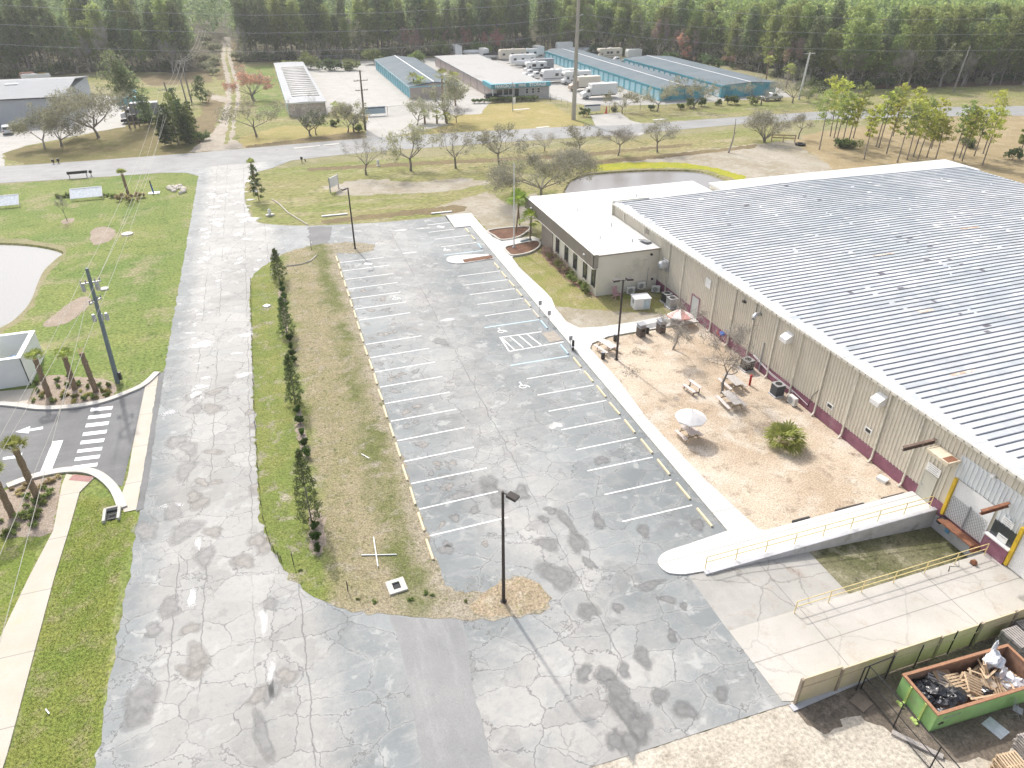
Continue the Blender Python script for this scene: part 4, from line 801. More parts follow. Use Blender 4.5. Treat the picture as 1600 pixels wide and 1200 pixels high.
s3, o3 = shed('storage_office', 'storage office with white flat roof and teal sign band', 55.2, 69.7, 183, 248, 3.0, .12, mat('white_flat_roof', (.42, .415, .40), .85, spec=.15, dirt=(.35, .335, .31), dscale=.15), M_brickblk, M_brickblk, M_greymetal, 5, 9, .18)
s3['category'] = 'office building'
MB().box(54.3, 70.2, 181.7, 182.96, 2.75, 3.75).box(54.3, 55.1, 182.96, 189.5, 2.75, 3.75).build('sign_band', M_teal, s3, o3)
MB().box(54.6, 69.9, 182.2, 182.98, 0, 2.72).build('front_wall', mat('grey_siding', (.46, .44, .42), .8), s3, o3)
for x, w2, gl in ((56.6, .75, 0), (58.3, .6, 0), (59.6, .5, 0), (63.9, .42, 1), (65.5, .42, 1), (67.0, .42, 1)):
    f_ = MB().box(x - w2, x + w2, 182.12, 182.19, 1.15, 2.45).build('window', M_white if gl else M_glass, s3, o3)
    if gl: MB().box(x - w2 + .1, x + w2 - .1, 182.08, 182.115, 1.25, 1.76).box(x - w2 + .1, x + w2 - .1, 182.08, 182.115, 1.84, 2.35).build('pane', M_glass, f_, o3)
MB().box(60.7, 61.7, 182.12, 182.19, .1, 2.45).build('door', M_glass, s3, o3)
MB().box(54.65, 54.85, 181.9, 182.1, 0, 2.75).build('porch_post', M_white, s3, o3); MB().box(69.7, 69.9, 181.9, 182.1, 0, 2.75).build('porch_post', M_white, s3, o3)
M_letter = mat('letter_white', (.90, .90, .90), .6, var=.02)
def lettering(txt, size, loc, rot, m, parent, origin, name='lettering', ext=.03):
    cu = bpy.data.curves.new(name, 'FONT'); cu.body = txt; cu.size = size; cu.align_x = 'CENTER'; cu.align_y = 'CENTER'; cu.extrude = ext; cu.offset = size * .035
    tmp = bpy.data.objects.new('tmp', cu); COL.objects.link(tmp); bpy.context.view_layer.update()
    me = bpy.data.meshes.new_from_object(tmp); bpy.data.objects.remove(tmp); me.name = name; me.materials.clear(); me.materials.append(m)
    o = bpy.data.objects.new(name, me); COL.objects.link(o); o.parent = parent; o.location = (loc[0] - origin[0], loc[1] - origin[1], loc[2] - origin[2]); o.rotation_euler = rot; return o
lettering('HARGROVE', 1.02, (58.0, 181.64, 3.25), (pi / 2, 0, 0), M_letter, s3, o3); lettering('MINI', .95, (62.45, 181.64, 3.27), (pi / 2, 0, 0), M_letter, s3, o3); lettering('STORAGE', 1.02, (66.6, 181.64, 3.27), (pi / 2, 0, 0), M_letter, s3, o3)
s4, o4 = shed('storage_shed', 'long grey-roofed storage row with pale blue doors facing the vehicle lot', 94.2, 106.5, 167.5, 250, 3.0, .5, M_groof, M_teal, M_palteal, M_teal, 2.7, 24, .8)
s5, o5 = shed('storage_shed', 'rightmost grey-roofed storage row with white doors, beside the trees', 111.4, 127.6, 167.3, 224, 3.0, .5, M_groof, M_teal, mat('white_blue_door', (.62, .70, .74), .5), M_teal, 2.7, 17, .8)
for (t, oo, xa, n, st) in ((s4, o4, 95.2, 4, 2.7), (s5, o5, 112.4, 5, 3.0)):
    for i in range(n):
        MB().box(xa + i * st, xa + i * st + st - .7, oo[1] - .06, oo[1] - .02, .1, 2.5).build('roll_up_door', M_teal if i % 2 else mat('deep_teal_door', (.05, .27, .37), .5), t, oo)
# the grey building at the left edge
M_greyroof2 = mat('pale_grey_sheet', (.34, .35, .36), .8, spec=.15, var=.05, scale=.3); M_greywall = mat('grey_sheet_wall', (.48, .50, .53), .6, var=.05, scale=.5)
gp = G(0, 210); gb = thing('workshop', 'grey metal workshop with low-pitched roof beyond the oaks at left', 'building', (-45, 186, 0)); ob = (-45, 186, 0)
e0 = GY(0, 158, 184); x1_ = G(112, 190)[0]
MB().box(-90, -41.0, 184, 214, 0, 5.6).build('wall', M_greywall, gb, ob)
r = MB(); r.add([(-90.4, 183.6, 5.6), (-40.6, 183.6, 5.6), (-40.6, 199, 7.2), (-90.4, 199, 7.2), (-40.6, 214.4, 5.6), (-90.4, 214.4, 5.6)], [(0, 1, 2, 3), (3, 2, 4, 5)]); r.add([(-90.4, 183.6, 5.35), (-40.6, 183.6, 5.35), (-40.6, 183.6, 5.6), (-90.4, 183.6, 5.6)], [(0, 1, 2, 3)], 1); r.add([(-40.6, 183.6, 5.3), (-40.6, 199, 7.0), (-40.6, 214.4, 5.3), (-40.6, 214.4, 5.6), (-40.6, 199, 7.2), (-40.6, 183.6, 5.6)], [(0, 1, 4, 5), (1, 2, 3, 4)])
r.box(-62, -59, 190, 191.2, 6.3, 6.5, 2).box(-54, -51.5, 195, 196.2, 6.8, 7.0, 2); r.build('roof', [M_greyroof2, M_dark, M_white], gb, ob)
# white-walled enclosure at the left edge
en_ = thing('enclosure', 'white open-topped walled enclosure at the left edge of the lawn', 'enclosure', (-24, 63, 0)); oe = (-24, 63, 0)
c1, c2, c3 = G(60, 538, 2.6), G(42, 571, 2.6), (-31, 0)
fy, by, rx = G(50, 601)[1], G(68, 557)[1], G(56, 585)[0]
ew = MB(); th = .3
ew.box(-34, rx, fy, fy + th, -.1, 2.6).box(-34, rx, by - th, by, -.1, 2.6).box(rx - th, rx, fy + th, by - th, -.1, 2.6); ew.build('wall', mat('white_stucco', (.84, .84, .84), .8, var=.04, scale=.8), en_, oe)
cp = MB().box(-34, rx + .06, fy - .06, fy + th + .04, 2.6, 2.7).box(-34, rx + .06, by - th - .04, by + .06, 2.6, 2.7).box(rx - th - .04, rx + .06, fy + th + .04, by - th - .04, 2.6, 2.7); cp.build('coping', M_white, en_, oe)
MB().box(rx - .02, rx + .05, fy - .12, fy - .06, 0, 2.62).build('corner_post', M_dark, en_, oe)
gt = MB(); 
for i in range(6): gt.box(rx - 2.3 + i * .28, rx - 2.2 + i * .28, fy + .9, fy + 1.0, .2, 2.2)
gt.box(rx - 2.35, rx - .7, fy + .92, fy + .98, 2.1, 2.25); gt.build('pipe_rack', M_galv, en_, oe)
bw = MB().tube([(rx - 1.0, fy + 1.6, 0), (rx - 1.0, fy + 1.6, 1.9)], .55, 12).lathe((rx - 1.0, fy + 1.6, 1.9), [(.55, 0), (.4, .2), (.1, .28)], 12)
tag(bw.build('tank', mat('deep_blue', (.02, .10, .22), .4), None), 'dark blue tank standing inside the white enclosure', 'tank')
# ================================================================ TREES
L_pine = leafmat('pine_needles', (.125, .175, .075), (.27, .315, .15), .58)
L_pine2 = leafmat('light_pine_needles', (.23, .295, .085), (.36, .40, .15), .6)
L_pineY = leafmat('yellow_pine_needles', (.43, .46, .08), (.54, .56, .14), .58)
L_oak = leafmat('oak_leaves', (.26, .26, .16), (.38, .37, .25), .5)
L_olive = leafmat('olive_leaves', (.28, .285, .15), (.40, .385, .24), .5)
L_dark = leafmat('dark_leaves', (.075, .12, .045), (.15, .20, .075), .45)
L_hedge = leafmat('hedge_leaves', (.11, .155, .055), (.21, .25, .10), .45)
L_shrub = leafmat('shrub_leaves', (.18, .24, .07), (.29, .33, .12), .45)
L_red = leafmat('red_maple_leaves', (.56, .24, .18), (.68, .38, .28), .5)
L_redg = leafmat('rusty_leaves', (.42, .25, .18), (.52, .34, .25), .45)
L_palm = leafmat('palm_fronds', (.26, .31, .07), (.42, .44, .15), .5)
L_palmb = leafmat('bright_palm_fronds', (.17, .26, .03), (.30, .36, .07), .45)
L_straw = leafmat('dry_grass', (.42, .34, .18), (.58, .48, .29), .3)
L_twig = leafmat('grey_twigs', (.30, .275, .24), (.44, .41, .36), 0.15)
M_bark = mat('grey_bark', (.22, .20, .175), .95, var=.3, scale=6); M_pbark = mat('pine_bark', (.25, .215, .185), .95, var=.3, scale=4); M_lbark = mat('pale_bark', (.34, .30, .265), .95, var=.25, scale=5)
M_palmbark = mat('palm_boots', (.255, .185, .125), .95, var=.35, scale=9, bump=.5)
def leafcloud(centers, radii, counts, size, rng, aspect=1.0, out=None, up=.0, squash=1.0):
    """many small leaf-sized quads round the given clump centres"""
    P = np.repeat(np.asarray(centers, float), counts, axis=0); Rr = np.repeat(np.asarray(radii, float), counts)
    n = len(P); d = rng.normal(size=(n, 3)); d /= np.linalg.norm(d, axis=1)[:, None] + 1e-9
    q = d * (rng.random(n) ** .45)[:, None] * Rr[:, None]; q[:, 2] *= squash; P = P + q
    a = rng.normal(size=(n, 3)); a[:, 2] += up
    if out is not None: a = a * .55 + (P - np.asarray(out)) / (np.linalg.norm(P - np.asarray(out), axis=1)[:, None] + 1e-9)
    a /= np.linalg.norm(a, axis=1)[:, None] + 1e-9
    b = np.cross(a, rng.normal(size=(n, 3))); b /= np.linalg.norm(b, axis=1)[:, None] + 1e-9
    s = size * rng.uniform(.6, 1.3, n)[:, None]
    V = np.stack([P - a * s * aspect - b * s * .5, P + b * s * -.25 + a * s * .2 * aspect, P + a * s * aspect, P + b * s * .5], 1).reshape(-1, 3)
    F = np.arange(n * 4).reshape(n, 4); return V, F
def np_mesh(name, V, F, m, parent=None, loc=None):
    me = bpy.data.meshes.new(name); nv, nf, k = len(V), len(F), F.shape[1]
    me.vertices.add(nv); me.vertices.foreach_set('co', np.asarray(V, 'f').ravel()); me.loops.add(nf * k); me.loops.foreach_set('vertex_index', F.astype('i').ravel())
    me.polygons.add(nf); me.polygons.foreach_set('loop_start', np.arange(0, nf * k, k, dtype='i')); me.update(calc_edges=True); me.materials.append(m)
    o = bpy.data.objects.new(name, me); COL.objects.link(o)
    if parent is not None: o.parent = parent
    if loc is not None: o.location = loc
    return o
def branch(mb, rng, p, d, L, r, lv, maxlv, tips, kids=(2, 4), spread=.6, up=.12, ratio=.72, n=5):
    pts = [p]; rad = [r]; q = Vector(p); dd = Vector(d).normalized(); seg = 3 if lv < 2 else 2
    for i in range(seg):
        dd = (dd + Vector((rng.gauss(0, .13), rng.gauss(0, .13), rng.gauss(0, .08) + up * .5))).normalized(); q = q + dd * L / seg; pts.append(q.copy()); rad.append(r * (1 - .42 * (i + 1) / seg))
    mb.tube(pts, rad, max(3, n - lv), 0, False)
    if lv >= maxlv: tips.append((q.copy(), dd.copy())); return
    for k in range(rng.randint(*kids)):
        ax = Vector((rng.gauss(0, 1), rng.gauss(0, 1), rng.gauss(0, .35))).normalized()
        nd = (dd + ax * spread * rng.uniform(.7, 1.3)).normalized(); s = pts[-1] if k == 0 or rng.random() < .6 else pts[-2]
        branch(mb, rng, s, nd, L * ratio * rng.uniform(.75, 1.2), rad[-1] * rng.uniform(.55, .8), lv + 1, maxlv, tips, kids, spread, up, ratio, n)
    if lv >= 2: tips.append((q.copy(), dd.copy()))
def broad_tree(name, label, seed, h, cr, leafm=None, nleaf=20, lsize=.2, ntwig=12, trunk=.28, levels=4, spread=.75, bark=None, clump=.7, up=.1, r0=None, group=None, stems=1, flat=.8, twigm=None):
    """trunk and limbs, then leaves and twigs at the ends of the limbs; fitted to height h and crown radius cr"""
    rng = random.Random(seed); nr = np.random.default_rng(seed); mb = MB(); tips = []; r0 = r0 or h * .026
    th = h * trunk
    for s_ in range(stems):
        o = Vector((rng.uniform(-.2, .2) * (stems > 1), rng.uniform(-.2, .2) * (stems > 1), 0)); lean = Vector((rng.gauss(0, .1 + .25 * (stems > 1)), rng.gauss(0, .1 + .25 * (stems > 1)), 1)).normalized()
        top = o + lean * th; mid = o + lean * th * .5 + Vector((rng.gauss(0, .05), rng.gauss(0, .05), 0)) * th
        mb.tube([o - Vector((0, 0, .15)), o + Vector((0, 0, .15)), mid, top], [r0 * 1.7, r0 * 1.15, r0 * .9, r0 * .75], 8)
        k = rng.randint(4, 6)
        for j in range(k):
            a = 2 * pi * j / k + rng.uniform(-.4, .4); el = rng.uniform(.35, 1.2)
            branch(mb, rng, top - lean * th * rng.uniform(0, .12), (cos(a) * spread * 1.2, sin(a) * spread * 1.2, el), (h - th) * .40, r0 * .5, 1, levels, tips, (2, 3), .62, up, .74)
    T = np.array([t[0][:] for t in tips]); zmax = T[:, 2].max(); rad = np.percentile(np.hypot(T[:, 0], T[:, 1]), 80)
    sx = cr * .9 / max(rad, .1); V = np.array(mb.v)
    def fit(A):
        A = np.array(A, float); k = np.clip((A[:, 2] - th * .9) / max(zmax - th * .9, .1), 0, None); sz = np.where(A[:, 2] > th * .9, th * .9 + (h * .95 - th * .9) * k, A[:, 2])
        w_ = np.clip((A[:, 2] - th * .85) / (th * .3 + .01), 0, 1); f = 1 + (sx - 1) * w_; return np.stack([A[:, 0] * f, A[:, 1] * f, sz], 1)
    mb.v = [tuple(p) for p in fit(V)]; T = fit(T)
    root = thing(name, label, 'tree', group=group); mb.build('trunk', bark or M_bark, root)
    if leafm is not None and nleaf:
        keep = nr.random(len(T)) < .9; Vl, Fl = leafcloud(T[keep], nr.uniform(.5, 1.15, keep.sum()) * clump * 1.15, int(nleaf * 1.35), lsize, nr, 1.0, squash=flat)
        np_mesh('crown', Vl, Fl, leafm, root)
    if ntwig:
        Vt, Ft = leafcloud(T, np.full(len(T), clump * .9), ntwig, .30, nr, 1.0, out=(0, 0, h * .45)); c = Vt.reshape(-1, 4, 3); mid = c[:, [0, 2]].mean(1, keepdims=True); ax = (c[:, 2] - c[:, 0])[:, None]
        side = np.cross(ax[:, 0], nr.normal(size=(len(c), 3))); side /= np.linalg.norm(side, axis=1)[:, None] + 1e-9; w2 = .016 * max(1, h / 7)
        Vt = np.stack([c[:, 0] - side * w2, c[:, 0] + side * w2, c[:, 2] + side * w2 * .4, c[:, 2] - side * w2 * .4], 1).reshape(-1, 3)
        np_mesh('twigs', Vt, Ft, twigm or L_twig, root)
    return root
def pine_tree(name, label, seed, h, crown0=.5, cr=2.6, leafm=None, nclump=30, nq=20, size=.42, r0=None, flat=False, group=None, lean=0.0):
    rng = random.Random(seed); nr = np.random.default_rng(seed); root = thing(name, label, 'tree', group=group); mb = MB(); r0 = r0 or .012 * h
    bx, by = rng.gauss(0, .012 + lean) * h, rng.gauss(0, .012 + lean) * h
    ax = lambda t: Vector((bx * t * t, by * t * t, h * t))
    mb.tube([ax(t) - Vector((0, 0, .2 if t == 0 else 0)) for t in (0, .04, .3, .6, .97)], [r0 * 1.4, r0 * 1.1, r0 * .9, r0 * .6, r0 * .2], 6); C = []; Rr = []
    for i in range(nclump):
        t = crown0 + (1 - crown0) * ((i + .5) / nclump) ** .85; k = (1 - t) / (1 - crown0); prof = (.35 + .9 * k) if not flat else (.75 + .4 * sin(pi * k))
        prof = min(prof, 1.0) * (1 if k < .85 else .7); a = i * 2.4 + rng.uniform(-.5, .5); rr = cr * prof * rng.uniform(.55, 1.05); b = ax(t); e = b + Vector((cos(a) * rr, sin(a) * rr, rng.uniform(0, .18) * rr))
        mb.tube([b, e], [r0 * .28, r0 * .08], 3, 0, False); C.append(e[:]); Rr.append(rng.uniform(.28, .46) * cr)
        if rr > cr * .5: C.append((b * .45 + e * .55)[:]); Rr.append(.26 * cr)
    C.append(ax(1)[:]); Rr.append(.3 * cr)
    for i in range(4): t = rng.uniform(.3, crown0); a = rng.uniform(0, 6); b = ax(t); mb.tube([b, b + Vector((cos(a), sin(a), .1)) * rng.uniform(.5, 1.3)], [r0 * .2, r0 * .05], 3, 0, False)
    mb.build('trunk', M_pbark, root); V, F = leafcloud(C, Rr, nq, size, nr, 1.0, up=.4, squash=.72); np_mesh('crown', V, F, leafm or L_pine, root); return root
def palm(name, label, seed, h, nfr=22, fl=1.3, leafm=None, r=.17, fans=9, up=.3, group=None, trunkm=None, lean=.03, cat='palm'):
    rng = random.Random(seed); root = thing(name, label, cat, group=group); top = Vector((rng.gauss(0, lean) * h, rng.gauss(0, lean) * h, h))
    if h > .4:
        m = MB(); k = 8; pts = [top * (i / k) for i in range(k + 1)]; pts[0] = Vector((0, 0, -.15)); m.tube(pts, [r * (1.15 + .1 * (-1) ** i - .02 * i) for i in range(k + 1)], 9); m.build('trunk', trunkm or M_palmbark, root)
    V = []; F = []
    for i in range(nfr):
        a = i * 2.399 + rng.uniform(-.3, .3); el = up + (1.25 - up) * ((i + .5) / nfr) + rng.uniform(-.15, .15); d = Vector((cos(a) * cos(el), sin(a) * cos(el), sin(el))); L = fl * rng.uniform(.75, 1.1)
        base = top + d * L * .12; hub = top + d * L * .5; side = d.cross(Vector((0, 0, 1))).normalized(); nrm = side.cross(d).normalized()
        n = len(V); V += [base - side * .02, base + side * .02, hub + side * .015, hub - side * .015]; F.append((n, n + 1, n + 2, n + 3))
        for j in range(fans):
            t = (j / (fans - 1) - .5) * 2.5; e = (d * cos(t) + side * sin(t)).normalized(); l2 = L * .62 * (1 - .25 * abs(t) / 1.25); q = e.cross(nrm).normalized() * L * .045
            mid = hub + e * l2 * .55 + nrm * rng.uniform(-.03, .05) * L; tip = hub + e * l2 + Vector((0, 0, -.22 * l2)) + nrm * rng.uniform(-.05, .05) * L
            n = len(V); V += [hub, mid - q, tip, mid + q]; F.append((n, n + 1, n + 2, n + 3))
    np_mesh('fronds', np.array([v[:] for v in V]), np.array(F), leafm or L_palm, root); return root
def bush(name, label, seed, r, h, leafm, n=420, size=.16, group=None, cat='shrub', lumps=7, squash=.8, dry=None):
    nr = np.random.default_rng(seed); root = thing(name, label, cat, group=group); C = [(0, 0, h * .5)] + [(nr.normal(0, r * .42), nr.normal(0, r * .42), h * nr.uniform(.3, .75)) for _ in range(lumps)]
    V, F = leafcloud(C, [min(r * .62, h * .55)] + [r * nr.uniform(.3, .5) for _ in range(lumps)], max(4, n // (lumps + 1)), size, nr, 1.0, squash=squash); V[:, 2] = np.maximum(V[:, 2], .02); np_mesh('foliage', V, F, leafm, root)
    m = MB()
    for i in range(4): m.tube([(nr.normal(0, .06), nr.normal(0, .06), -.05), (nr.normal(0, r * .3), nr.normal(0, r * .3), h * .6)], [.03, .012], 4)
    m.build('stem', M_bark, root); return root
def put(o, u, v, rz=None, sc=None, z=0.0):
    g = G(u, v); o.location = (g[0], g[1], z)
    if rz is not None: o.rotation_euler = (0, 0, rz)
    if sc is not None: o.scale = (sc,) * 3
    return o
rt = random.Random(77)
# ---- the street trees along the near side of the road, west to east
def one(u, v, vt, rpx, seed, label, **k):
    h = HT(u, v, vt); k['trunk'] = max(.1, k.get('trunk', .28) - .07); k['lsize'] = k.get('lsize', .2) * .85
    return put(broad_tree(k.pop('name', 'street_tree'), label, seed, h, rpx * 1.22 * mpp(u, v), **k), u, v)
SG = 'street trees on the near verge'
one(572, 273, 216, 30, 11, 'leafless young street tree nearest the side-road corner', nleaf=0, ntwig=12, group=SG, trunk=.34)
one(642, 267, 191, 42, 12, 'leafy street oak, widest of the row, left of the storage gate pole', leafm=L_olive, nleaf=14, lsize=.22, ntwig=10, group=SG, trunk=.36, clump=.9)
one(712, 263, 195, 30, 13, 'thin sparse street tree right of the leafy oak on the near verge', leafm=L_olive, nleaf=4, ntwig=11, group=SG, trunk=.34)
one(780, 258, 195, 36, 14, 'grey-green street tree in front of the storage office lawn', leafm=L_oak, nleaf=9, ntwig=12, group=SG, trunk=.40)
one(851, 236, 205, 20, 15, 'small leafless tree top showing behind the big grey oak', nleaf=0, ntwig=7, group=SG, trunk=.3)
one(907, 245, 193, 23, 16, 'slim street tree straight below the tall concrete pole', leafm=L_olive, nleaf=5, ntwig=11, group=SG, trunk=.42)
one(966, 243, 194, 20, 17, 'leafless street tree below the storage gate driveway', nleaf=0, ntwig=13, group=SG, trunk=.42)
one(1027, 238, 186, 22, 18, 'round-headed bare street tree above the pond end', leafm=L_oak, nleaf=3, ntwig=16, group=SG, trunk=.40)
one(1194, 222, 172, 27, 19, 'vase-shaped multi-stemmed bare tree on the near verge', leafm=L_olive, nleaf=4, ntwig=11, group=SG, trunk=.12, stems=3, spread=.5)
one(1247, 217, 176, 14, 20, 'thin bare tree beside the wooden barrier', leafm=L_oak, nleaf=2, ntwig=7, group=SG, trunk=.5)
sn = thing('snag', 'broken leaning dead trunk on the near verge', 'dead tree'); m = MB().tube([(0, 0, -.1), (.5, 0, 2.2), (.7, .1, 3.4), (.55, .1, 6.0)], [.19, .15, .12, .05], 6).tube([(.65, .1, 3.2), (1.4, 0, 3.9)], [.08, .04], 5); m.build('trunk', M_lbark, sn); put(sn, 1138, 239)
one(846, 312, 226, 64, 21, 'broad grey oak beside the pond and the office', name='oak_tree', leafm=L_oak, nleaf=17, lsize=.19, ntwig=26, trunk=.30, clump=1.25, levels=5, spread=.95)
# ---- trees on the far side
NG = 'trees in front of the storage sheds'
one(401, 214, 153, 40, 31, 'wide grey-green oak right of the sand track', name='oak_tree', leafm=L_oak, nleaf=15, ntwig=14, trunk=.34, clump=1.0)
one(485, 213, 146, 36, 32, 'grey leafless tree in front of the slatted-roof shed', nleaf=0, ntwig=13, group=NG, trunk=.2)
one(494, 211, 172, 15, 33, 'small dark oak under the grey leafless tree', leafm=L_dark, nleaf=12, ntwig=4, group=NG, trunk=.3)
one(544, 207, 163, 22, 34, 'left one of two small oaks by the wooden pole', leafm=L_oak, nleaf=12, ntwig=8, group=NG, trunk=.3)
one(553, 206, 156, 22, 35, 'right one of two small oaks by the wooden pole', leafm=L_olive, nleaf=10, ntwig=9, group=NG, trunk=.3)
one(652, 196, 152, 28, 36, 'oak with bare limbs at the right of the storage gate', leafm=L_oak, nleaf=9, ntwig=10, group=NG, trunk=.25)
one(697, 191, 118, 33, 37, 'tallest dense oak, left of the storage office', name='oak_tree', leafm=L_oak, nleaf=18, lsize=.24, ntwig=10, trunk=.3, clump=1.1)
one(713, 192, 162, 15, 38, 'small bare tree at the corner of the office lawn', nleaf=0, ntwig=9, group=NG, trunk=.35)
one(972, 177, 138, 22, 39, 'small oak right of the storage driveway gate', leafm=L_olive, nleaf=10, ntwig=9, group=NG, trunk=.3)
one(1027, 174, 125, 26, 40, 'oak in front of the near end of the long pale-blue-door row', leafm=L_oak, nleaf=11, ntwig=12, group=NG, trunk=.32)
one(1084, 169, 121, 34, 41, 'wide oak over dark shrubs between the two teal rows', leafm=L_oak, nleaf=15, ntwig=10, group=NG, trunk=.2)
one(1189, 164, 118, 33, 42, 'leafless spreading tree in front of the rightmost teal row', leafm=L_oak, nleaf=6, ntwig=14, group=NG, trunk=.25)
one(1238, 161, 112, 30, 43, 'grey bare tree beside the white utility pole', nleaf=0, ntwig=14, group=NG, trunk=.25)
one(97, 229, 155, 45, 44, 'wide oak nearest the road at the left edge', name='oak_tree', leafm=L_oak, nleaf=30, lsize=.26, ntwig=12, trunk=.22, clump=1.5)
one(70, 232, 172, 26, 45, 'small pale-trunked oak, leftmost by the workshop drive', name='oak_tree', leafm=L_oak, nleaf=24, ntwig=8, trunk=.3, clump=1.1, bark=M_lbark)
one(154, 215, 131, 48, 46, 'largest wide oak in front of the workshop', name='oak_tree', leafm=L_oak, nleaf=30, lsize=.26, ntwig=12, trunk=.27, clump=1.6)
one(397, 158, 98, 26, 47, 'bright red maple beside the sand track', name='maple_tree', leafm=L_red, nleaf=7, lsize=.26, ntwig=12, trunk=.25, stems=2)
for i, (u, v, vt, rp, lm, lb) in enumerate(((377, 98, 36, 18, None, 'pink-grey bare maple at the top of the sand track'), (642, 88, 40, 15, L_redg, 'rusty brown maple at the wood edge behind the grey row'), (684, 80, 27, 13, L_redg, 'orange-tinged maple at the wood edge, left of the reddest one'), (728, 84, 42, 9, L_red, 'small pink-red maple behind the white-roofed office'), (772, 84, 41, 15, L_red, 'reddest maple at the wood edge, above the white office roof'), (1064, 96, 50, 10, L_red, 'small red maple behind the rightmost row'), (1138, 102, 86, 8, L_redg, 'low rusty maple behind the rightmost row'))):
    one(u, v, vt, rp, 60 + i, lb, name='maple_tree', leafm=lm, nleaf=9 if lm else 0, lsize=.34, ntwig=12, trunk=.25, levels=4, bark=M_lbark)
# palms and palmettos of the far side
for i, (u, v, vt, lb) in enumerate(((648, 150, 116, 'sabal palm in front of the grey row, left one'), (659, 152, 122, 'sabal palm in front of the grey row, right one'), (692, 168, 111, 'tall sabal palm behind the dense oak, left one'), (712, 165, 115, 'tall sabal palm behind the dense oak, right one'), (664, 194, 172, 'short palm beneath the gate oak'), (683, 193, 172, 'short palm right of the gate oak'), (698, 193, 176, 'short palm beneath the dense oak'), (525, 181, 160, 'small palm between the shed and the pole'), (1196, 130, 90, 'cabbage palm at the wood edge left of the white pole'), (1228, 138, 102, 'cabbage palm nearest the white pole'), (1045, 92, 60, 'dark cabbage palm behind the rightmost row'), (1355, 213, 175, 'lone sabal palm in the straw field'))):
    put(palm('sabal_palm', lb, 80 + i, max(1.0, HT(u, v, vt) - 1.0), nfr=26, fl=2.1 if i not in (4, 5, 6, 7) else 1.5, fans=7, r=.2, up=-.5), u, v)
for i, (u, v, r, h, lm) in enumerate(((485, 108, 4.5, 5, L_shrub), (455, 112, 3, 3.5, L_shrub), (515, 110, 4, 3.5, L_dark), (548, 110, 4, 3, L_shrub), (585, 100, 3.5, 5, L_shrub), (655, 96, 3.5, 4, L_shrub), (690, 88, 4, 5.5, L_shrub), (745, 84, 3.5, 5, L_shrub), (760, 86, 3, 4, L_shrub), (822, 80, 4, 5.5, L_dark), (1050, 100, 4, 4, L_dark), (1110, 110, 3.5, 5, L_dark))):
    put(bush('palmetto_thicket', 'green palmetto thicket at the foot of the wood, ' + ORD[i] + ' from the left', 120 + i, r, h, lm, n=520, size=.5, group='palmetto thickets along the wood'), u, v)
# shrubs
sh = [(1016, 172, .9, 1.3), (1063, 171, .9, 1.5), (1078, 168, 1.6, 2.6), (1096, 166, 1.3, 2.2), (1123, 165, .9, 1.6), (1137, 163, 1.2, 2.5), (1148, 163, 1.5, 2.8), (1175, 163, 1.6, 2.0), (912, 182, 1.3, 2.2), (960, 174, 1.1, 1.2), (1331, 232, 2.0, 1.9), (1322, 231, 1.5, 1.7), (1312, 230, 1.6, 1.7), (1505, 226, 1.4, 1.5), (1515, 231, 1.7, 1.6), (1582, 250, 1.7, 2.2), (303, 222, 1.8, 2.0), (318, 219, 1.7, 1.6), (235, 195, 1.8, 2.4), (560, 206, 1.2, 1.5), (521, 197, 1, 1.2), (1250, 148, 3, 4), (1262, 160, 2.6, 4.0), (1275, 155, 3.2, 5.0), (1290, 158, 2.6, 4.2), (1318, 150, 3, 4)]
SHL = ('rough green shrub right of the dark young pines', 'rough green shrub by the sand track entrance', 'green shrub at the foot of the tall slender pines', 'low shrub at the foot of the two-crossarm wooden pole', 'low shrub before the corner of the slatted-roof shed')
for i, (u, v, r, h) in enumerate(sh):
    put(bush('shrub', SHL[i - 16] if 16 <= i < 21 else 'green shrub ' + ('by the storage fence, %s from its left end' % ORD[i] if i < 10 else 'in the straw field, %s of six' % ORD[i - 10] if i < 16 else 'right of the white utility pole, %s from the left' % ORD[i - 21]), 150 + i, r, h, (L_dark, L_shrub, L_hedge)[i % 3], n=420, size=.26, group='shrubs north of the road' if i not in range(10, 16) else 'shrubs in the straw field'), u, v)
hd = [(742 + i * 7.2, 161.5 - i * .25) for i in range(4)] + [(771 + i * 6.4, 160 - i * .25) for i in range(11)]
p0 = None
for i, (u, v) in enumerate(hd):
    lb = 'clipped hedge shrub in front of the storage office, %s from the left' % ORD[i]
    p0 = p0 or bush('hedge_shrub', lb, 190, .8, 1.1, L_hedge, n=260, size=.2, group='hedge in front of the storage office')
    o = p0 if i == 0 else dup(p0, rz=i * 1.3, label=lb); put(o, u, v, rz=i * 1.3, sc=1.0 if i < 4 else 1.25)
# young pines: left clump and the scattered stand at right
for i, (u, v, vt, rp) in enumerate(((203, 200, 84, 25), (211, 199, 96, 22), (218, 197, 110, 24), (233, 196, 150, 14))):
    h = HT(u, v, vt); put(pine_tree('pine_tree', 'tall slender pine left of the leaning poles, ' + ORD[i] + ' from the left', 210 + i, h, .45 if i < 3 else .15, rp * mpp(u, v), leafm=L_pine, nclump=26, nq=22, size=.3, group='slender pines at left'), u, v)
for i, (u, v, vt, rp) in enumerate(sorted(((258, 228, 182, 9), (268, 226, 165, 12), (279, 226, 147, 14), (290, 224, 158, 14), (300, 222, 165, 12), (285, 215, 140, 12), (303, 214, 160, 10), (317, 160, 120, 13), (262, 215, 185, 9), (296, 228, 178, 10)), key=lambda q: q[0])):
    h = HT(u, v, vt); put(pine_tree('young_pine', 'bushy dark green young pine by the sand track, ' + ORD[i] + ' from the left', 230 + i, h, .06, rp * mpp(u, v), leafm=(L_dark, L_shrub)[i % 4 == 3], nclump=30, nq=22, size=.26, group='young pines by the sand track'), u, v)
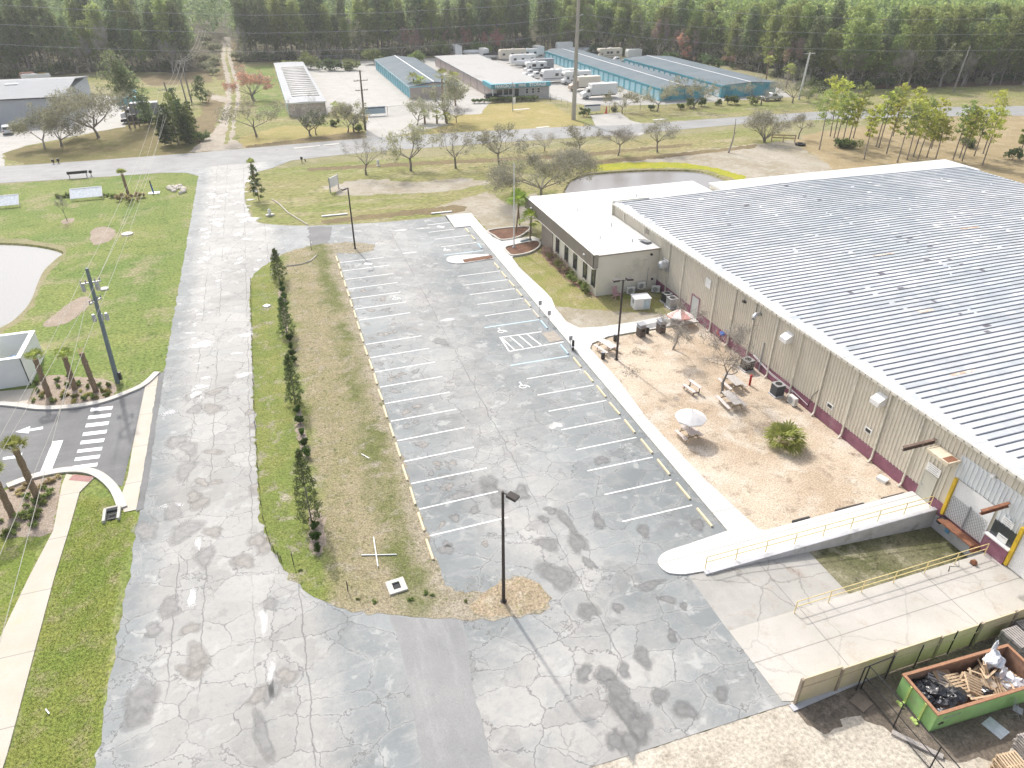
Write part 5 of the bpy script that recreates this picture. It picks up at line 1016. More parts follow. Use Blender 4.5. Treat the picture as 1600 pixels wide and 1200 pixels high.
yp = [(1280, 234, 150, 18), (1297, 213, 128, 18), (1303, 216, 132, 16), (1305, 229, 150, 14), (1315, 229, 155, 12), (1324, 229, 160, 9), (1333, 216, 137, 14), (1350, 249, 172, 9), (1369, 229, 150, 12), (1373, 231, 146, 14), (1395, 213, 137, 11), (1402, 254, 170, 15), (1417, 250, 165, 16), (1427, 245, 160, 16), (1434, 250, 178, 16), (1448, 246, 185, 18), (1462, 248, 190, 16), (1420, 205, 142, 11), (1434, 208, 160, 10), (1489, 250, 165, 13), (1499, 247, 172, 11), (1503, 252, 176, 10), (1522, 244, 178, 12), (1536, 240, 150, 17), (1535, 258, 175, 15), (1592, 245, 205, 8), (1385, 240, 165, 10), (1455, 232, 160, 12)]
for i, (u, v, vt, rp) in enumerate(sorted(yp)):
    h = HT(u, v, vt); put(pine_tree('young_pine', 'thin young pine with yellow-green tufts in the straw field, ' + (ORD + ['twenty-fifth', 'twenty-sixth', 'twenty-seventh', 'twenty-eighth'])[i] + ' from the left', 260 + i, h * 1.06, .42, rp * 1.05 * mpp(u, v), leafm=(L_pine2, L_pineY, L_pineY)[i % 3], nclump=17, nq=22, size=.25, r0=.11, flat=True, group='young pines in the straw field', lean=.03), u, v)
# ---- the pine wood: the front rows as single trees, the depth of it as one mass
edge = [(-85, 262), (-70, 263), (-45, 268), (-22, 259)]; edge2 = [(-7, 281), (4, 277), (30, 275), (100, 277), (128, 253), (146, 226), (146, 183), (151, 170), (200, 162), (235, 157)]
FORM = []
for i in range(3): FORM.append(pine_tree('pine_tree', 'dark tall pine in the wood', 300 + i, 20, .27, 3.1, L_pine, 46, 24, .46, group='pines along the edge of the wood'))
for i in range(3): FORM.append(pine_tree('pine_tree', 'pale green round-headed pine in the wood', 310 + i, 18, .27, 3.5, L_pine2, 48, 24, .46, group='pines along the edge of the wood'))
LB = ('dark green tall pine with a long bare trunk, in the front rows of the wood', 'pale green round-headed pine in the front rows of the wood behind the right-hand sheds')
used = [False] * 6
def at_edge(pl, s_, depth):
    for a, b in zip(pl[:-1], pl[1:]):
        L = math.hypot(b[0] - a[0], b[1] - a[1])
        if s_ <= L: t = s_ / L; nx, ny = -(b[1] - a[1]) / L, (b[0] - a[0]) / L; return (a[0] + (b[0] - a[0]) * t + nx * depth, a[1] + (b[1] - a[1]) * t + ny * depth)
        s_ -= L
    return None
spots = []
for pl, step in ((edge, 4.6), (edge2, 4.6)):
    for row in range(4):
        s_ = rt.uniform(0, step)
        while True:
            p = at_edge(pl, s_, 1.0 + row * 5.0 + rt.uniform(-1.6, 1.6))
            if p is None: break
            if not (-19.5 < p[0] < -7.5 and p[1] < 335): spots.append(p)
            s_ += step * rt.uniform(.7, 1.4)
rt.shuffle(spots); spots = spots[:285]
for (x, y) in spots:
    right = x > 105; k = (rt.randint(3, 5) if rt.random() < .8 else rt.randint(0, 2)) if right else (rt.randint(0, 2) if rt.random() < .72 else rt.randint(3, 5))
    o = FORM[k] if not used[k] else dup(FORM[k]); used[k] = True
    s_ = rt.choice((rt.uniform(.55, .8), rt.uniform(.8, 1.18), rt.uniform(.8, 1.18))) * (.9 if right else 1.0); o.location = (x, y, 0); o.rotation_euler = (0, 0, rt.uniform(0, 6.28)); o.scale = (s_ * rt.uniform(.9, 1.15), s_ * rt.uniform(.9, 1.15), s_); o['label'] = LB[0] if k < 3 else LB[1]
Vs, Fs, Vt_, Ft_ = [], [], [], []; nr = np.random.default_rng(9); nV = 0; cnt = 0; V2, F2, nV2 = [], [], 0
tm = MB()
def behind(x, y):
    if x < -8: return y > 258 + 17 and not (-19.5 < x < -8 and y < 335)
    if x < 100: return y > 276 + 17
    if x < 128: return y > 277 - (x - 100) * .86 + 22
    if x < 146: return y > 252 - (x - 128) * 1.45 + 28
    if x < 166: return y > 226
    return y > 170 - (x - 151) * .16 + 22
while cnt < 2300:
    y = 158 + 300 * rt.random() ** 1.5; x = rt.uniform(-.27 * y - 10, 1.3 * y + 10)
    if not behind(x, y) or x > 420: continue
    cnt += 1; h = rt.uniform(15, 22) * (.92 if x > 110 else 1.0); c0 = h * rt.uniform(.22, .4); cr = rt.uniform(2.4, 3.6); k = 9; near = y < 300
    C = [(x + nr.normal(0, cr * .45), y + nr.normal(0, cr * .45), c0 + (h - c0) * (j + .7) / k) for j in range(k)]
    V, F = leafcloud(C, [cr * (.85 - .45 * j / k) for j in range(k)], 17, .66, nr, 1.0, up=.3, squash=.75)
    lite = (x > 105 and rt.random() < .75) or rt.random() < .18
    if lite: V2.append(V); F2.append(F + nV2); nV2 += len(V)
    else: Vs.append(V); Fs.append(F + nV); nV += len(V)
    if near or x > 120: tm.tube([(x, y, 0), (x, y, h * .9)], [.22, .08], 4, 0, False)
wood = np_mesh('forest', np.vstack(Vs + V2), np.vstack(Fs + [f + nV for f in F2]), L_pine)
wood.data.materials.append(L_pine2); n1 = sum(len(f) for f in Fs); mi = np.zeros(len(wood.data.polygons), 'i'); mi[n1:] = 1; wood.data.polygons.foreach_set('material_index', mi)
tag(wood, 'deep pine wood filling the far background', 'forest', kind='stuff')
tag(tm.build('forest_trunks', M_pbark), 'pine trunks standing close together deep in the wood', 'forest', kind='stuff')
# grey underwood along the edge of the wood
ub = [broad_tree('bare_tree', 'grey leafless underwood tree at the edge of the wood', 340 + i, 8 + 2 * i, 2.4, nleaf=0, ntwig=16, trunk=.25, levels=4, bark=M_lbark, group='bare trees along the wood edge') for i in range(3)]
us = [bush('understory_shrub', 'dark undergrowth shrub at the edge of the wood', 350 + i, 2.6, 3.4, (L_dark, L_hedge, L_oak)[i], n=330, size=.42, group='undergrowth along the wood edge') for i in range(3)]
ub.append(broad_tree('bare_tree', 'reddish budding underwood tree at the edge of the wood', 344, 11, 2.6, leafm=L_redg, nleaf=5, lsize=.3, ntwig=14, trunk=.25, levels=4, bark=M_lbark, group='budding trees along the wood edge')); ub.append(broad_tree('bare_tree', 'olive half-leafed underwood tree at the edge of the wood', 345, 12, 3.2, leafm=L_olive, nleaf=9, lsize=.32, ntwig=8, trunk=.25, levels=4, bark=M_lbark, group='half-leafed trees along the wood edge'))
uu = [False] * 5; uv = [False] * 3
for pl in (edge, edge2):
    s_ = 2.0
    while True:
        p = at_edge(pl, s_, rt.uniform(-2.5, 2))
        if p is None: break
        if not (-21 < p[0] < -5.5):
            if rt.random() < (.5 if p[0] > 100 else .34):
                k = rt.choice((0, 1, 2, 3, 4, 4)); o = ub[k] if not uu[k] else dup(ub[k]); uu[k] = True; s2 = rt.uniform(.7, 1.25)
            else:
                k = rt.randint(0, 2); o = us[k] if not uv[k] else dup(us[k]); uv[k] = True; s2 = rt.uniform(.6, 1.2)
            o.location = (p[0], p[1], 0); o.rotation_euler = (0, 0, rt.uniform(0, 6)); o.scale = (s2, s2, s2 * rt.uniform(.8, 1.2))
        s_ += rt.uniform(2.4, 4.2)
# ---- near plants
for i, (u, v, vt, w2) in enumerate(((437, 439, 388, 16), (449, 524, 463, 16), (462, 630, 552, 18), (487, 815, 700, 26))):
    h = HT(u, v, vt); nr = np.random.default_rng(400 + i); root = thing('cypress', 'tall dark cone-shaped evergreen in the median row, ' + ORD[i] + ' from the far end', 'tree', group='cone evergreens in the median row'); mb = MB().tube([(0, 0, -.1), (0, 0, h * .9)], [.06, .015], 6); rr = w2 * mpp(u, v)
    C, Q = [], []
    for j in range(64): t = .06 + .92 * (j / 64); a = j * 2.4; k = (1 - t) ** .7 * min(1, t * 5 + .35) * rr; q = k * nr.uniform(.45, .95); C.append((cos(a) * q, sin(a) * q, h * t)); Q.append(.16 + .12 * k); mb.tube([(0, 0, h * t - .1), C[-1]], [.02, .008], 3, 0, False)
    mb.build('trunk', M_bark, root); V, F = leafcloud(C, Q, 38, .09, nr, 1.1, up=.9); np_mesh('crown', V, F, L_hedge, root); put(root, u, v)
hs = [(440, 448), (442, 457), (445, 468), (447, 480), (453, 533), (455, 545), (457, 557), (459, 568), (466, 645), (469, 662), (472, 680), (476, 697), (480, 714), (492, 828), (494, 845), (497, 862)]
hb = None
for i, (u, v) in enumerate(hs):
    lb = 'low rounded evergreen shrub in the median row, ' + ORD[i] + ' from the far end'; hb = hb or bush('median_shrub', lb, 420, .40, .8, leafmat('median_leaves', (.055, .11, .02), (.12, .19, .04), .3), n=900, size=.07, group='low shrubs in the median row', lumps=9)
    o = hb if i == 0 else dup(hb, label=lb); put(o, u, v, rz=i * 1.9, sc=.85 + .3 * ((i * 7) % 5) / 5)
cpm = palm('fan_palm', 'low bushy fan palm standing alone in the wood-chip court', 430,     .45, nfr=40, fl=1.65, leafm=L_palm, fans=9, up=.0, r=.3); put(cpm, 1224, 697)
dv, df = [], []
one(1052, 546, 470, 38, 431, 'bare little tree beside the striped umbrella', name='court_tree', nleaf=0, ntwig=4, trunk=.42, levels=5, clump=.4, bark=M_lbark, r0=.09, spread=1.0)
one(1128, 614, 505, 40, 432, 'bare forked tree between the picnic tables', name='court_tree', nleaf=0, ntwig=4, trunk=.37, levels=5, clump=.4, bark=M_bark, r0=.11, spread=.9)
def planted_palm(u, v, vt, seed, label, tuft, lean=.03, s_=1.0):
    h = HT(u, v, vt); p = palm('cabbage_palm', label, seed, h, nfr=24 if tuft else 6, fl=1.05 * s_ if tuft else .6, leafm=L_palm if tuft else L_straw, fans=9, up=.4 if tuft else .8, r=.2 * s_, lean=lean); return put(p, u, v)
planted_palm(77, 619, 562, 440, 'planted cabbage palm against the white enclosure', True); planted_palm(117, 608, 560, 441, 'planted cabbage palm in the middle of the roadside bed', True); planted_palm(150, 612, 552, 442, 'planted palm trunk with its crown cut off', False)
planted_palm(59, 779, 702, 443, 'planted cabbage palm with round green tuft beside the entry road', True, .02); planted_palm(20, 806, 740, 444, 'planted cabbage palm at the left edge of the corner bed', True, .02); planted_palm(202, 309, 272, 445, 'planted palm in the straw-coloured grass near the road', True)
planted_palm(397, 281, 256, 446, 'short planted palm at the side-road corner', True)
put(pine_tree('young_cypress', 'small dark evergreen at the side-road corner', 447, 5.2, .08, 1.0, L_dark, 26, 30, .14), 405, 314); put(bush('grass_clump', 'straw grass clump at the side-road corner', 448, .7, .6, L_straw, n=150, size=.2, cat='grass clump'), 396, 296)
for i, (u, v, h) in enumerate(((806, 366, 4.1), (828, 378, 2.9), (812, 352, 3.2))):
    put(palm('queen_palm', ('slim leaning palm in the far entry bed', 'bushy yellow-green palm at the office corner', 'palm tuft behind the flagpole')[i], 450 + i, h, nfr=20, fl=1.9, leafm=L_palmb, fans=9, up=-.25, r=.09, lean=.07), u, v)
# beds of small plants
def clumps(name, label, cat, group, pts, r, h, lm, seed, n=90, size=.13):
    b0 = None
    for i, (u, v) in enumerate(pts):
        lb = label + ', ' + (ORD + ['twenty-fifth', 'twenty-sixth', 'twenty-seventh', 'twenty-eighth', 'twenty-ninth', 'thirtieth'])[i] + ' from the left'; b0 = b0 or bush(name, lb, seed, r, h, lm, n=n, size=size, group=group, cat=cat, lumps=3)
        o = b0 if i == 0 else dup(b0, label=lb); put(o, u, v, rz=i * 1.7, sc=.75 + .5 * ((i * 5) % 7) / 7)
clumps('grass_clump', 'yellow-green grass clump in the roadside bed', 'grass clump', 'clumps in the roadside bed', sorted([(58, 600), (60, 612), (90, 596), (92, 605), (106, 604), (123, 602), (138, 606), (142, 597), (155, 604), (160, 611), (170, 604), (98, 622), (82, 629), (52, 628), (116, 622), (132, 625), (66, 622), (145, 622), (168, 620), (108, 590)]), .28, .38, L_shrub, 460)
clumps('flowering_clump', 'pale yellow ground-cover clump in the roadside bed', 'plant', 'pale clumps in the roadside bed', sorted([(100, 612), (127, 612), (68, 615), (102, 618), (118, 619), (138, 617), (53, 624), (84, 626), (115, 628), (150, 622), (163, 612), (170, 612)]), .30, .2, leafmat('pale_yellow_leaves', (.36, .33, .10), (.50, .45, .18), .35), 461)
clumps('grass_clump', 'green grass clump in the corner bed', 'grass clump', 'clumps in the corner bed', sorted([(40, 778), (45, 792), (50, 800), (36, 805), (60, 802), (72, 765), (77, 770), (75, 776), (22, 828), (50, 824), (3, 815), (8, 835), (24, 836), (65, 790), (58, 810), (55, 787), (40, 812)]), .34, .45, L_shrub, 462)
clumps('dry_clump', 'dry tan plant in the corner bed', 'plant', 'dry plants in the corner bed', sorted([(20, 765), (30, 768), (38, 766), (62, 762), (70, 757), (84, 752), (90, 746), (30, 775), (78, 750), (45, 758)]), .28, .26, L_straw, 463)
clumps('ornamental_grass', 'tall straw-coloured grass clump around the roadside palm', 'grass clump', 'straw grasses around the roadside palm', sorted([(184, 311), (191, 309), (197, 312), (207, 311), (213, 310), (219, 309), (225, 308), (188, 314), (203, 315), (215, 315)]), .45, .85, L_straw, 464, n=120, size=.22)
clumps('low_hedge', 'yellowish low hedge clump along the lawn edge', 'shrub', 'low hedge along the lawn edge', sorted([(5, 311), (14, 313), (100, 309), (108, 308), (116, 308), (161, 307), (168, 307), (176, 309), (92, 309)]), .7, .6, L_shrub, 465, n=140, size=.16)
clumps('weed', 'bright green weed at the near end of the median', 'plant', 'weeds at the near end of the median', [(559, 937), (665, 928), (676, 931), (728, 940), (641, 938), (585, 942), (470, 892)], .22, .16, L_shrub, 466, n=120, size=.06)
fb = [(853 + 6.1 * i, 386 + 6.0 * i) for i in range(13)]
clumps('foundation_shrub', 'green shrub along the office windows', 'shrub', 'foundation shrubs along the office', fb[:12], .75, 1.15, L_shrub, 467, n=330, size=.11)
for i, o in enumerate(sorted([o for o in COL.objects if o.name.startswith('foundation_shrub') and o.parent is None], key=lambda o: o.name)): o.location = (29.85 + .15 * ((i * 3) % 4), 76.6 - 1.0 * i, 0)
rx2 = [(846 + 6.5 * i, 391 + 6.5 * i) for i in range(9)]
L_redtwig = leafmat('red_twigs', (.27, .185, .15), (.38, .28, .235), .1)
for i, (u, v) in enumerate(rx2[1:7]):
    put(broad_tree('bare_shrub', 'leafless reddish shrub in the office mulch bed, ' + ORD[i] + ' from the far end', 480 + i, 1.1, .5, nleaf=0, ntwig=2, trunk=.1, levels=3, clump=.25, bark=M_bark, r0=.015, stems=2, twigm=L_redtwig, group='leafless shrubs in the office bed'), u, v)
put(broad_tree('sapling', 'leafless staked sapling in a round mulch ring on the lawn', 490, 3.4, .7, nleaf=0, ntwig=3, trunk=.4, levels=3, clump=.3, r0=.04), 105, 345)
sheet('sapling_ring', PX([(95, 346), (104, 342), (116, 341), (113, 347), (100, 350)]), .012, M_pinkmulch, smooth=True)
# grass blades on the nearest lawns
def inside(p, poly):
    c = False; n = len(poly)
    for i in range(n):
        a, b = poly[i], poly[(i + 1) % n]
        if (a[1] > p[1]) != (b[1] > p[1]) and p[0] < (b[0] - a[0]) * (p[1] - a[1]) / (b[1] - a[1]) + a[0]: c = not c
    return c
def blades(name, label, poly, n, hgt, m, seed, z0=.02):
    nr = np.random.default_rng(seed); P = []; xs = [p[0] for p in poly]; ys = [p[1] for p in poly]
    while len(P) < n:
        p = (nr.uniform(min(xs), max(xs)), nr.uniform(min(ys), max(ys)))
        if inside(p, poly): P.append(p)
    P = np.array(P); a = nr.uniform(0, 6.28, n); h = hgt * nr.uniform(.4, 1.2, n); lx, ly = nr.normal(0, .8, n) * h, nr.normal(0, .8, n) * h; w2 = .022; z = np.full(n, z0)
    V = np.stack([np.stack([P[:, 0] - np.cos(a) * w2, P[:, 1] - np.sin(a) * w2, z], 1), np.stack([P[:, 0] + np.cos(a) * w2, P[:, 1] + np.sin(a) * w2, z], 1), np.stack([P[:, 0] + lx, P[:, 1] + ly, z + h], 1)], 1).reshape(-1, 3)
    o = np_mesh(name, V, np.arange(3 * n).reshape(n, 3), m); tag(o, label, 'grass', kind='stuff')
blades('lawn_blades', 'short green lawn grass along the sidewalk at the lower left', PX([(130, 780), (188, 790), (208, 810), (186, 900), (172, 980), (158, 1100), (140, 1215), (5, 1215), (45, 1080), (90, 900), (112, 830)]), 8000, .065, leafmat('lawn_blade', (.27, .34, .07), (.40, .43, .14), .55), 500)
blades('median_blades', 'rough mixed grass of the median', [(p[0] * .93 + .2, p[1] * .96 + 2) for p in med], 9000, .08, leafmat('median_blade', (.30, .29, .13), (.44, .39, .26), .45), 501, .042)
# brush filling the foot of the wood
Cb = []
for pl in (edge, edge2):
    L_ = sum(math.hypot(b[0] - a[0], b[1] - a[1]) for a, b in zip(pl[:-1], pl[1:]))
    for k in range(int(L_ * 4.6)):
        p = at_edge(pl, rt.uniform(0, L_ - .1), rt.uniform(1.5, 26))
        if p and not (-20.5 < p[0] < -6): Cb.append((p[0], p[1], rt.uniform(.6, 7.5) * rt.uniform(.35, 1)))
nr = np.random.default_rng(77)
for nm, sl_, lm in (('forest_brush', slice(0, None, 3), L_hedge), ('forest_brush', slice(1, None, 3), L_oak), ('forest_twigs', slice(2, None, 3), L_twig)):
    c_ = Cb[sl_]; V, F = leafcloud(c_, nr.uniform(.9, 2.1, len(c_)), 16, .42, nr, 1.2, squash=.9); V[:, 2] = np.maximum(V[:, 2], .03)
    tag(np_mesh(nm, V, F, lm), 'tangled brush filling the foot of the pine wood', 'brush', kind='stuff')

# rough growth closing in on the sand track
ts0 = None
for i in range(26):
    u_, v_ = ((332 + rt.uniform(-14, 8), rt.uniform(62, 118)) if i % 2 else (372 + rt.uniform(0, 14), rt.uniform(60, 112))); lb = 'rough shrub beside the sand track where it enters the wood'
    ts0 = ts0 or bush('track_shrub', lb, 520, 2.0, 2.4, L_oak, n=360, size=.34, group='shrubs along the sand track'); o = ts0 if i == 0 else dup(ts0); put(o, u_, v_, rz=i * 1.1, sc=rt.uniform(.6, 1.5))
sheet('track_verge', PX([(338, 125), (344, 95), (346, 64), (372, 60), (376, 95), (384, 125)]), .021, M_brush, jit=.5, step=2)
# ================================================================ OBJECTS
ro = random.Random(8)
# ---- wheel stops
M_stop = mat('wheel_stop_yellow', (.72, .62, .42), .8, var=.1, scale=2, dirt=(.5, .46, .38), dscale=2, damt=(.55, .7)); M_stopb = mat('wheel_stop_blue', (.46, .60, .68), .8, var=.1, scale=2); M_stopw = mat('wheel_stop_bare', (.62, .55, .46), .8, var=.15, scale=2)
def stop_mesh(m):
    b = MB(); prof = [(-.085, 0), (-.075, .09), (-.05, .13), (.05, .13), (.075, .09), (.085, 0)]; L = .92
    vs = [(x, -L, z) for x, z in prof] + [(x, L, z) for x, z in prof]; n = len(prof)
    b.add(vs, [(i, i + 1, n + i + 1, n + i) for i in range(n - 1)] + [tuple(range(n))[::-1], tuple(range(n, 2 * n))]); return b.build('wheel_stop', m)
def stops(ys, x, m, label, group):
    p = None
    for i, y in enumerate(ys):
        lb = label % ORD[i]; o = stop_mesh(m) if p is None else p.copy()
        if p is not None: COL.objects.link(o)
        else: p = o
        o.location = (x + ro.gauss(0, .02), y + ro.gauss(0, .04), .034); o.rotation_euler = (0, 0, ro.gauss(0, .012)); tag(o, lb, 'wheel stop', group)
stops([y - 1.37 for y in LEFT_Y[::-1]] + [84.3], 5.28, M_stop, 'pale yellow wheel stop along the grass median, %s from the near end', 'wheel stops along the median')
stops([29.8, 32.6, 35.4, 38.1, 40.9, 43.6, 46.35, 49.0, 51.6], 23.25, M_stop, 'pale yellow wheel stop near the court side of the walk, %s from the near end', 'wheel stops along the walk')
stops([65.1, 67.9, 70.6, 73.3, 76.2], 23.15, M_stop, 'pale yellow wheel stop beside the turf, %s from the near end of its run', 'wheel stops along the walk beyond the ramp')
stops([86.5, 89.4], 23.1, M_stop, 'pale yellow wheel stop before the far walk corner, %s of two', 'wheel stops by the far walk corner')
stops([62.4], 23.1, M_stopw, 'bare concrete wheel stop worn of its paint, %s one before the accessible bays', None)
for (y, l) in ((59.8, 'pale blue wheel stop beyond the striped aisle'), (54.3, 'pale blue wheel stop on the near side of the striped aisle'), (83.3, 'pale blue wheel stop beside the planted island')):
    o = stop_mesh(M_stopb); o.location = (23.05, y, .034); tag(o, l, 'wheel stop', 'blue wheel stops')
# ---- lamp posts
def lamp_post(u, v, vt, label, heads):
    h = HT(u, v, vt); r = thing('lamp_post', label, 'street lamp', (*G(u, v)[:2], 0), group='parking lot lamp posts'); MB().tube([(0, 0, -.1), (0, 0, h)], [.11, .075], 8).build('pole', M_bronze, r)
    MB().lathe((0, 0, 0), [(.2, 0), (.2, .06), (.13, .1)], 10).build('base', M_bronze, r)
    for a in heads:
        m = MB().beam((0, 0, h - .08), (.35 * cos(a), .35 * sin(a), h - .05), .06, .06).obox((.62 * cos(a), .62 * sin(a), h - .05), .58, .42, .17, (0, .12, a)); hd_ = m.build('lamp_head', M_bronze, r)
        MB().obox((.63 * cos(a), .63 * sin(a), h - .145), .42, .3, .02, (0, .12, a)).build('lens', M_white, hd_)
    return r
lamp_post(787, 940, 768, 'dark bronze lamp post on the bare near end of the median', [-.9]); lamp_post(555, 389, 293, 'dark bronze lamp post on the far island of the car park', [-2.6]); lamp_post(963, 562, 437, 'two-headed bronze lamp post at the edge of the wood-chip court', [2.9, .1])
# ---- poles and wires
M_polewood = mat('grey_pole_wood', (.27, .25, .23), .9, var=.2, scale=2); M_polesteel = mat('blue_grey_pole', (.17, .21, .225), .6, var=.1, scale=2); M_poleconc = mat('concrete_pole', (.42, .39, .34), .85, var=.08, scale=1); M_polewhite = mat('white_pole', (.66, .65, .62), .7, var=.06)
M_wire = mat('wire', (.42, .42, .43), .5)
M_wirel = mat('pale_wire', (.42, .41, .36), .5)
def pole(name, u, v, h, label, m, r0, r1, arms=(), kit=None, lean=(0, 0), base=0.0):
    g = G(u, v); r = thing(name, label, 'utility pole', (g[0], g[1], 0)); MB().tube([(0, 0, -.2), (lean[0], lean[1], h)], [r0, r1], 8).build('pole', m, r)
    for z, w2, az in arms:
        c = (lean[0] * z / h, lean[1] * z / h, z); a = MB().beam((c[0] - w2 * cos(az), c[1] - w2 * sin(az), z), (c[0] + w2 * cos(az), c[1] + w2 * sin(az), z), .11, .11); ar = a.build('crossarm', kit or m, r)
        i_ = MB()
        for k in (-.92, -.45, .45, .92): i_.lathe((c[0] + w2 * k * cos(az), c[1] + w2 * k * sin(az), z + .05), [(.03, 0), (.07, .06), (.05, .12), (.07, .17), (.03, .24)], 6)
        i_.build('insulator', M_greymetal, ar)
    return r
p1 = pole('utility_pole', 184, 598, HT(184, 598, 421), 'blue-grey utility pole on the lawn beside the drive, nearest the camera', M_polesteel, .21, .13, [(9.3, .75, .2), (7.7, .65, 1.0)], M_galv, (.5, .1))
for z, dx in ((8.6, .55), (8.6, -.5), (5.9, .5), (5.9, -.45), (5.9, .1)): MB().lathe((dx + .3, .1, z), [(.14, 0), (.16, .1), (.16, .55), (.1, .65)], 9).build('transformer', M_galv, p1)
MB().box(.25, .45, -.15, .12, .3, 1.0).build('meter_box', M_dark, p1)
pole('utility_pole', 275, 189, HT(275, 189, 128), 'leaning grey utility pole rising out of the young pines', M_polewood, .2, .13, [(HT(275, 189, 140), 1.6, .1)], lean=(-.6, 0)); pole('utility_pole', 300, 161, HT(300, 161, 91), 'tall grey utility pole with crossarm and transformer near the track', M_polewood, .2, .13, [(HT(300, 161, 97), 1.3, .1)], lean=(-.4, 0)); pole('utility_pole', 291, 157, HT(291, 157, 98), 'second grey pole right beside the transformer pole near the track', M_polewood, .19, .12, [], lean=(-.5, 0))
pole('utility_pole', 50, 170, HT(50, 170, 126), 'grey pole in front of the workshop roof', M_polewood, .22, .15, lean=(-.7, 0)); pole('utility_pole', 571, 203, HT(571, 203, 110), 'brown wooden pole with two crossarms before the storage gate', mat('brown_pole_wood', (.19, .145, .115), .9, var=.2), .24, .15, [(HT(571, 203, 126), 1.5, .2), (HT(571, 203, 141), 1.3, .2)], lean=(.1, 0))
cpole = pole('transmission_pole', 896, 187, 26.5, 'very tall square concrete transmission pole by the storage driveway', M_poleconc, .52, .36, [])
for z in (HT(896, 187, 23), HT(896, 187, 47)): MB().tube([(.3, 0, z - .2), (1.3, 0, z + .05)], .07, 6).build('insulator', M_galv, cpole)
wp_ = pole('utility_pole', 1248, 156, HT(1248, 156, 82), 'white utility pole with crossarm right of the storage rows', M_polewhite, .28, .2, [(HT(1248, 156, 84), 1.7, .1)], lean=(.6, 0)); pole('utility_pole', 1489, 144, HT(1489, 144, 71), 'leaning grey pole at the wood edge at right', M_polewood, .22, .15, lean=(1.2, 0))
def wire(pts, label, r=.03, m=None):
    P_ = [Vector(p) for p in pts]; c = P_[0]; mb = MB().tube([p - c for p in P_], r, 4, 0, False); o = mb.build('overhead_wire', m or M_wire); o.location = c; tag(o, label, 'wire', 'overhead wires')
YL = 153.6
for k, (a, b, nm) in enumerate((([(-60, 4), (75, 12), (240, 20), (400, 24), (600, 20), (800, 9), (907, -5)], [(907, -5), (950, 1), (1080, 15), (1200, 24), (1400, 31), (1680, 27)], 'highest'), ([(-60, 36), (75, 41), (240, 48), (400, 52), (600, 48), (800, 37), (905, 24)], [(916, 23), (1000, 34), (1100, 43), (1200, 49), (1400, 55), (1680, 52)], 'middle'), ([(-60, 66), (75, 73), (240, 79), (400, 81), (600, 76), (800, 63), (903, 48)], [(912, 47), (1000, 58), (1100, 67), (1200, 74), (1400, 80), (1680, 77)], 'lowest'))):
    wire([GY(u, v, YL) for u, v in a], nm + ' of the three long wires left of the concrete pole', .032); wire([GY(u, v, YL) for u, v in b], nm + ' of the three long wires right of the concrete pole', .032)
b1 = p1.location
def sag(a, b, s, n=14): return [(a[0] + (b[0] - a[0]) * i / n, a[1] + (b[1] - a[1]) * i / n, a[2] + (b[2] - a[2]) * i / n - 4 * s * (i / n) * (1 - i / n)) for i in range(n + 1)]
pf_ = G(275, 189); att = [(-.25, 9.5), (.95, 9.4), (1.0, 7.9), (-.2, 7.9)]
for k, (dx, z) in enumerate(att):
    wire(sag((b1[0] + dx, b1[1], z), (pf_[0] - 1.8 + k * .9, pf_[1], HT(275, 189, 138 + 2 * (k > 1))), 1.6), 'wire from the near utility pole to the leaning far pole, ' + ORD[k] + ' from the left', .017, M_wirel)
    q = G(0, (700, 722, 805, 915)[k], 8.4); e = (b1[0] + dx + 2.3 * (q[0] - b1[0] - dx), b1[1] + 2.3 * (q[1] - b1[1]), z); wire(sag((b1[0] + dx, b1[1], z), e, .7), 'wire from the near utility pole out past the left edge, ' + ORD[k] + ' from the left', .017, M_wirel)
pg = G(300, 161)
for k in range(3):
    wire(sag((pf_[0] - 1.6 + k * 1.2, pf_[1], HT(275, 189, 139)), (pg[0] - 1.3 + k * .9, pg[1], HT(300, 161, 95)), 1.2), 'wire between the two leaning far poles, ' + ORD[k] + ' from the left', .03, M_wirel)
    wire(sag((pg[0] - 1.3 + k * .9, pg[1], HT(300, 161, 95)), (pg[0] + 1 + k, pg[1] + 70, HT(300, 161, 95) + 1), 2.0), 'wire running from the transformer pole into the wood, ' + ORD[k] + ' from the left', .03, M_wirel)
# ---- court furniture
M_tableboard = mat('weathered_table', (.48, .45, .42), .85, var=.2, scale=7, bump=.2); M_benchboard = mat('pale_bench', (.62, .55, .52), .8, var=.1, scale=5)
def picnic(label, u, v, rz, L=1.8, m=None, sc=1.0, group='picnic tables in the court'):
    r = thing('picnic_table', label, 'picnic table', (*G(u, v)[:2], .012), rz, group); t = MB()
    for k in range(5): t.box(-.36 + k * .148, -.36 + k * .148 + .135, -L / 2, L / 2, .72, .765)
    t.build('tabletop', m or M_tableboard, r)
    for s_ in (-1, 1):
        b = MB()
        for k in (0, 1): b.box(s_ * .74 - .14 + k * .145, s_ * .74 - .14 + k * .145 + .135, -L / 2, L / 2, .41, .45)
        b.build('bench', M_benchboard if s_ < 0 else (m or M_tableboard), r)
        f = MB().beam((-.62, s_ * L * .36, 0), (-.22, s_ * L * .36, .72), .09, .05).beam((.62, s_ * L * .36, 0), (.22, s_ * L * .36, .72), .09, .05).beam((-.85, s_ * L * .36, .385), (.85, s_ * L * .36, .385), .05, .09); f.build('leg_frame', M_wood, r)
    r.scale = (sc,) * 3; return r
picnic('pale grey picnic table beside the two-headed lamp post', 948, 548, .25, 1.9, M_benchboard); picnic('weathered grey picnic table, nearest full table to the forked bare tree', 1141, 633, -.05, 2.1); picnic('grey-green picnic table behind the forked bare tree', 1143, 604, .0, 2.0)
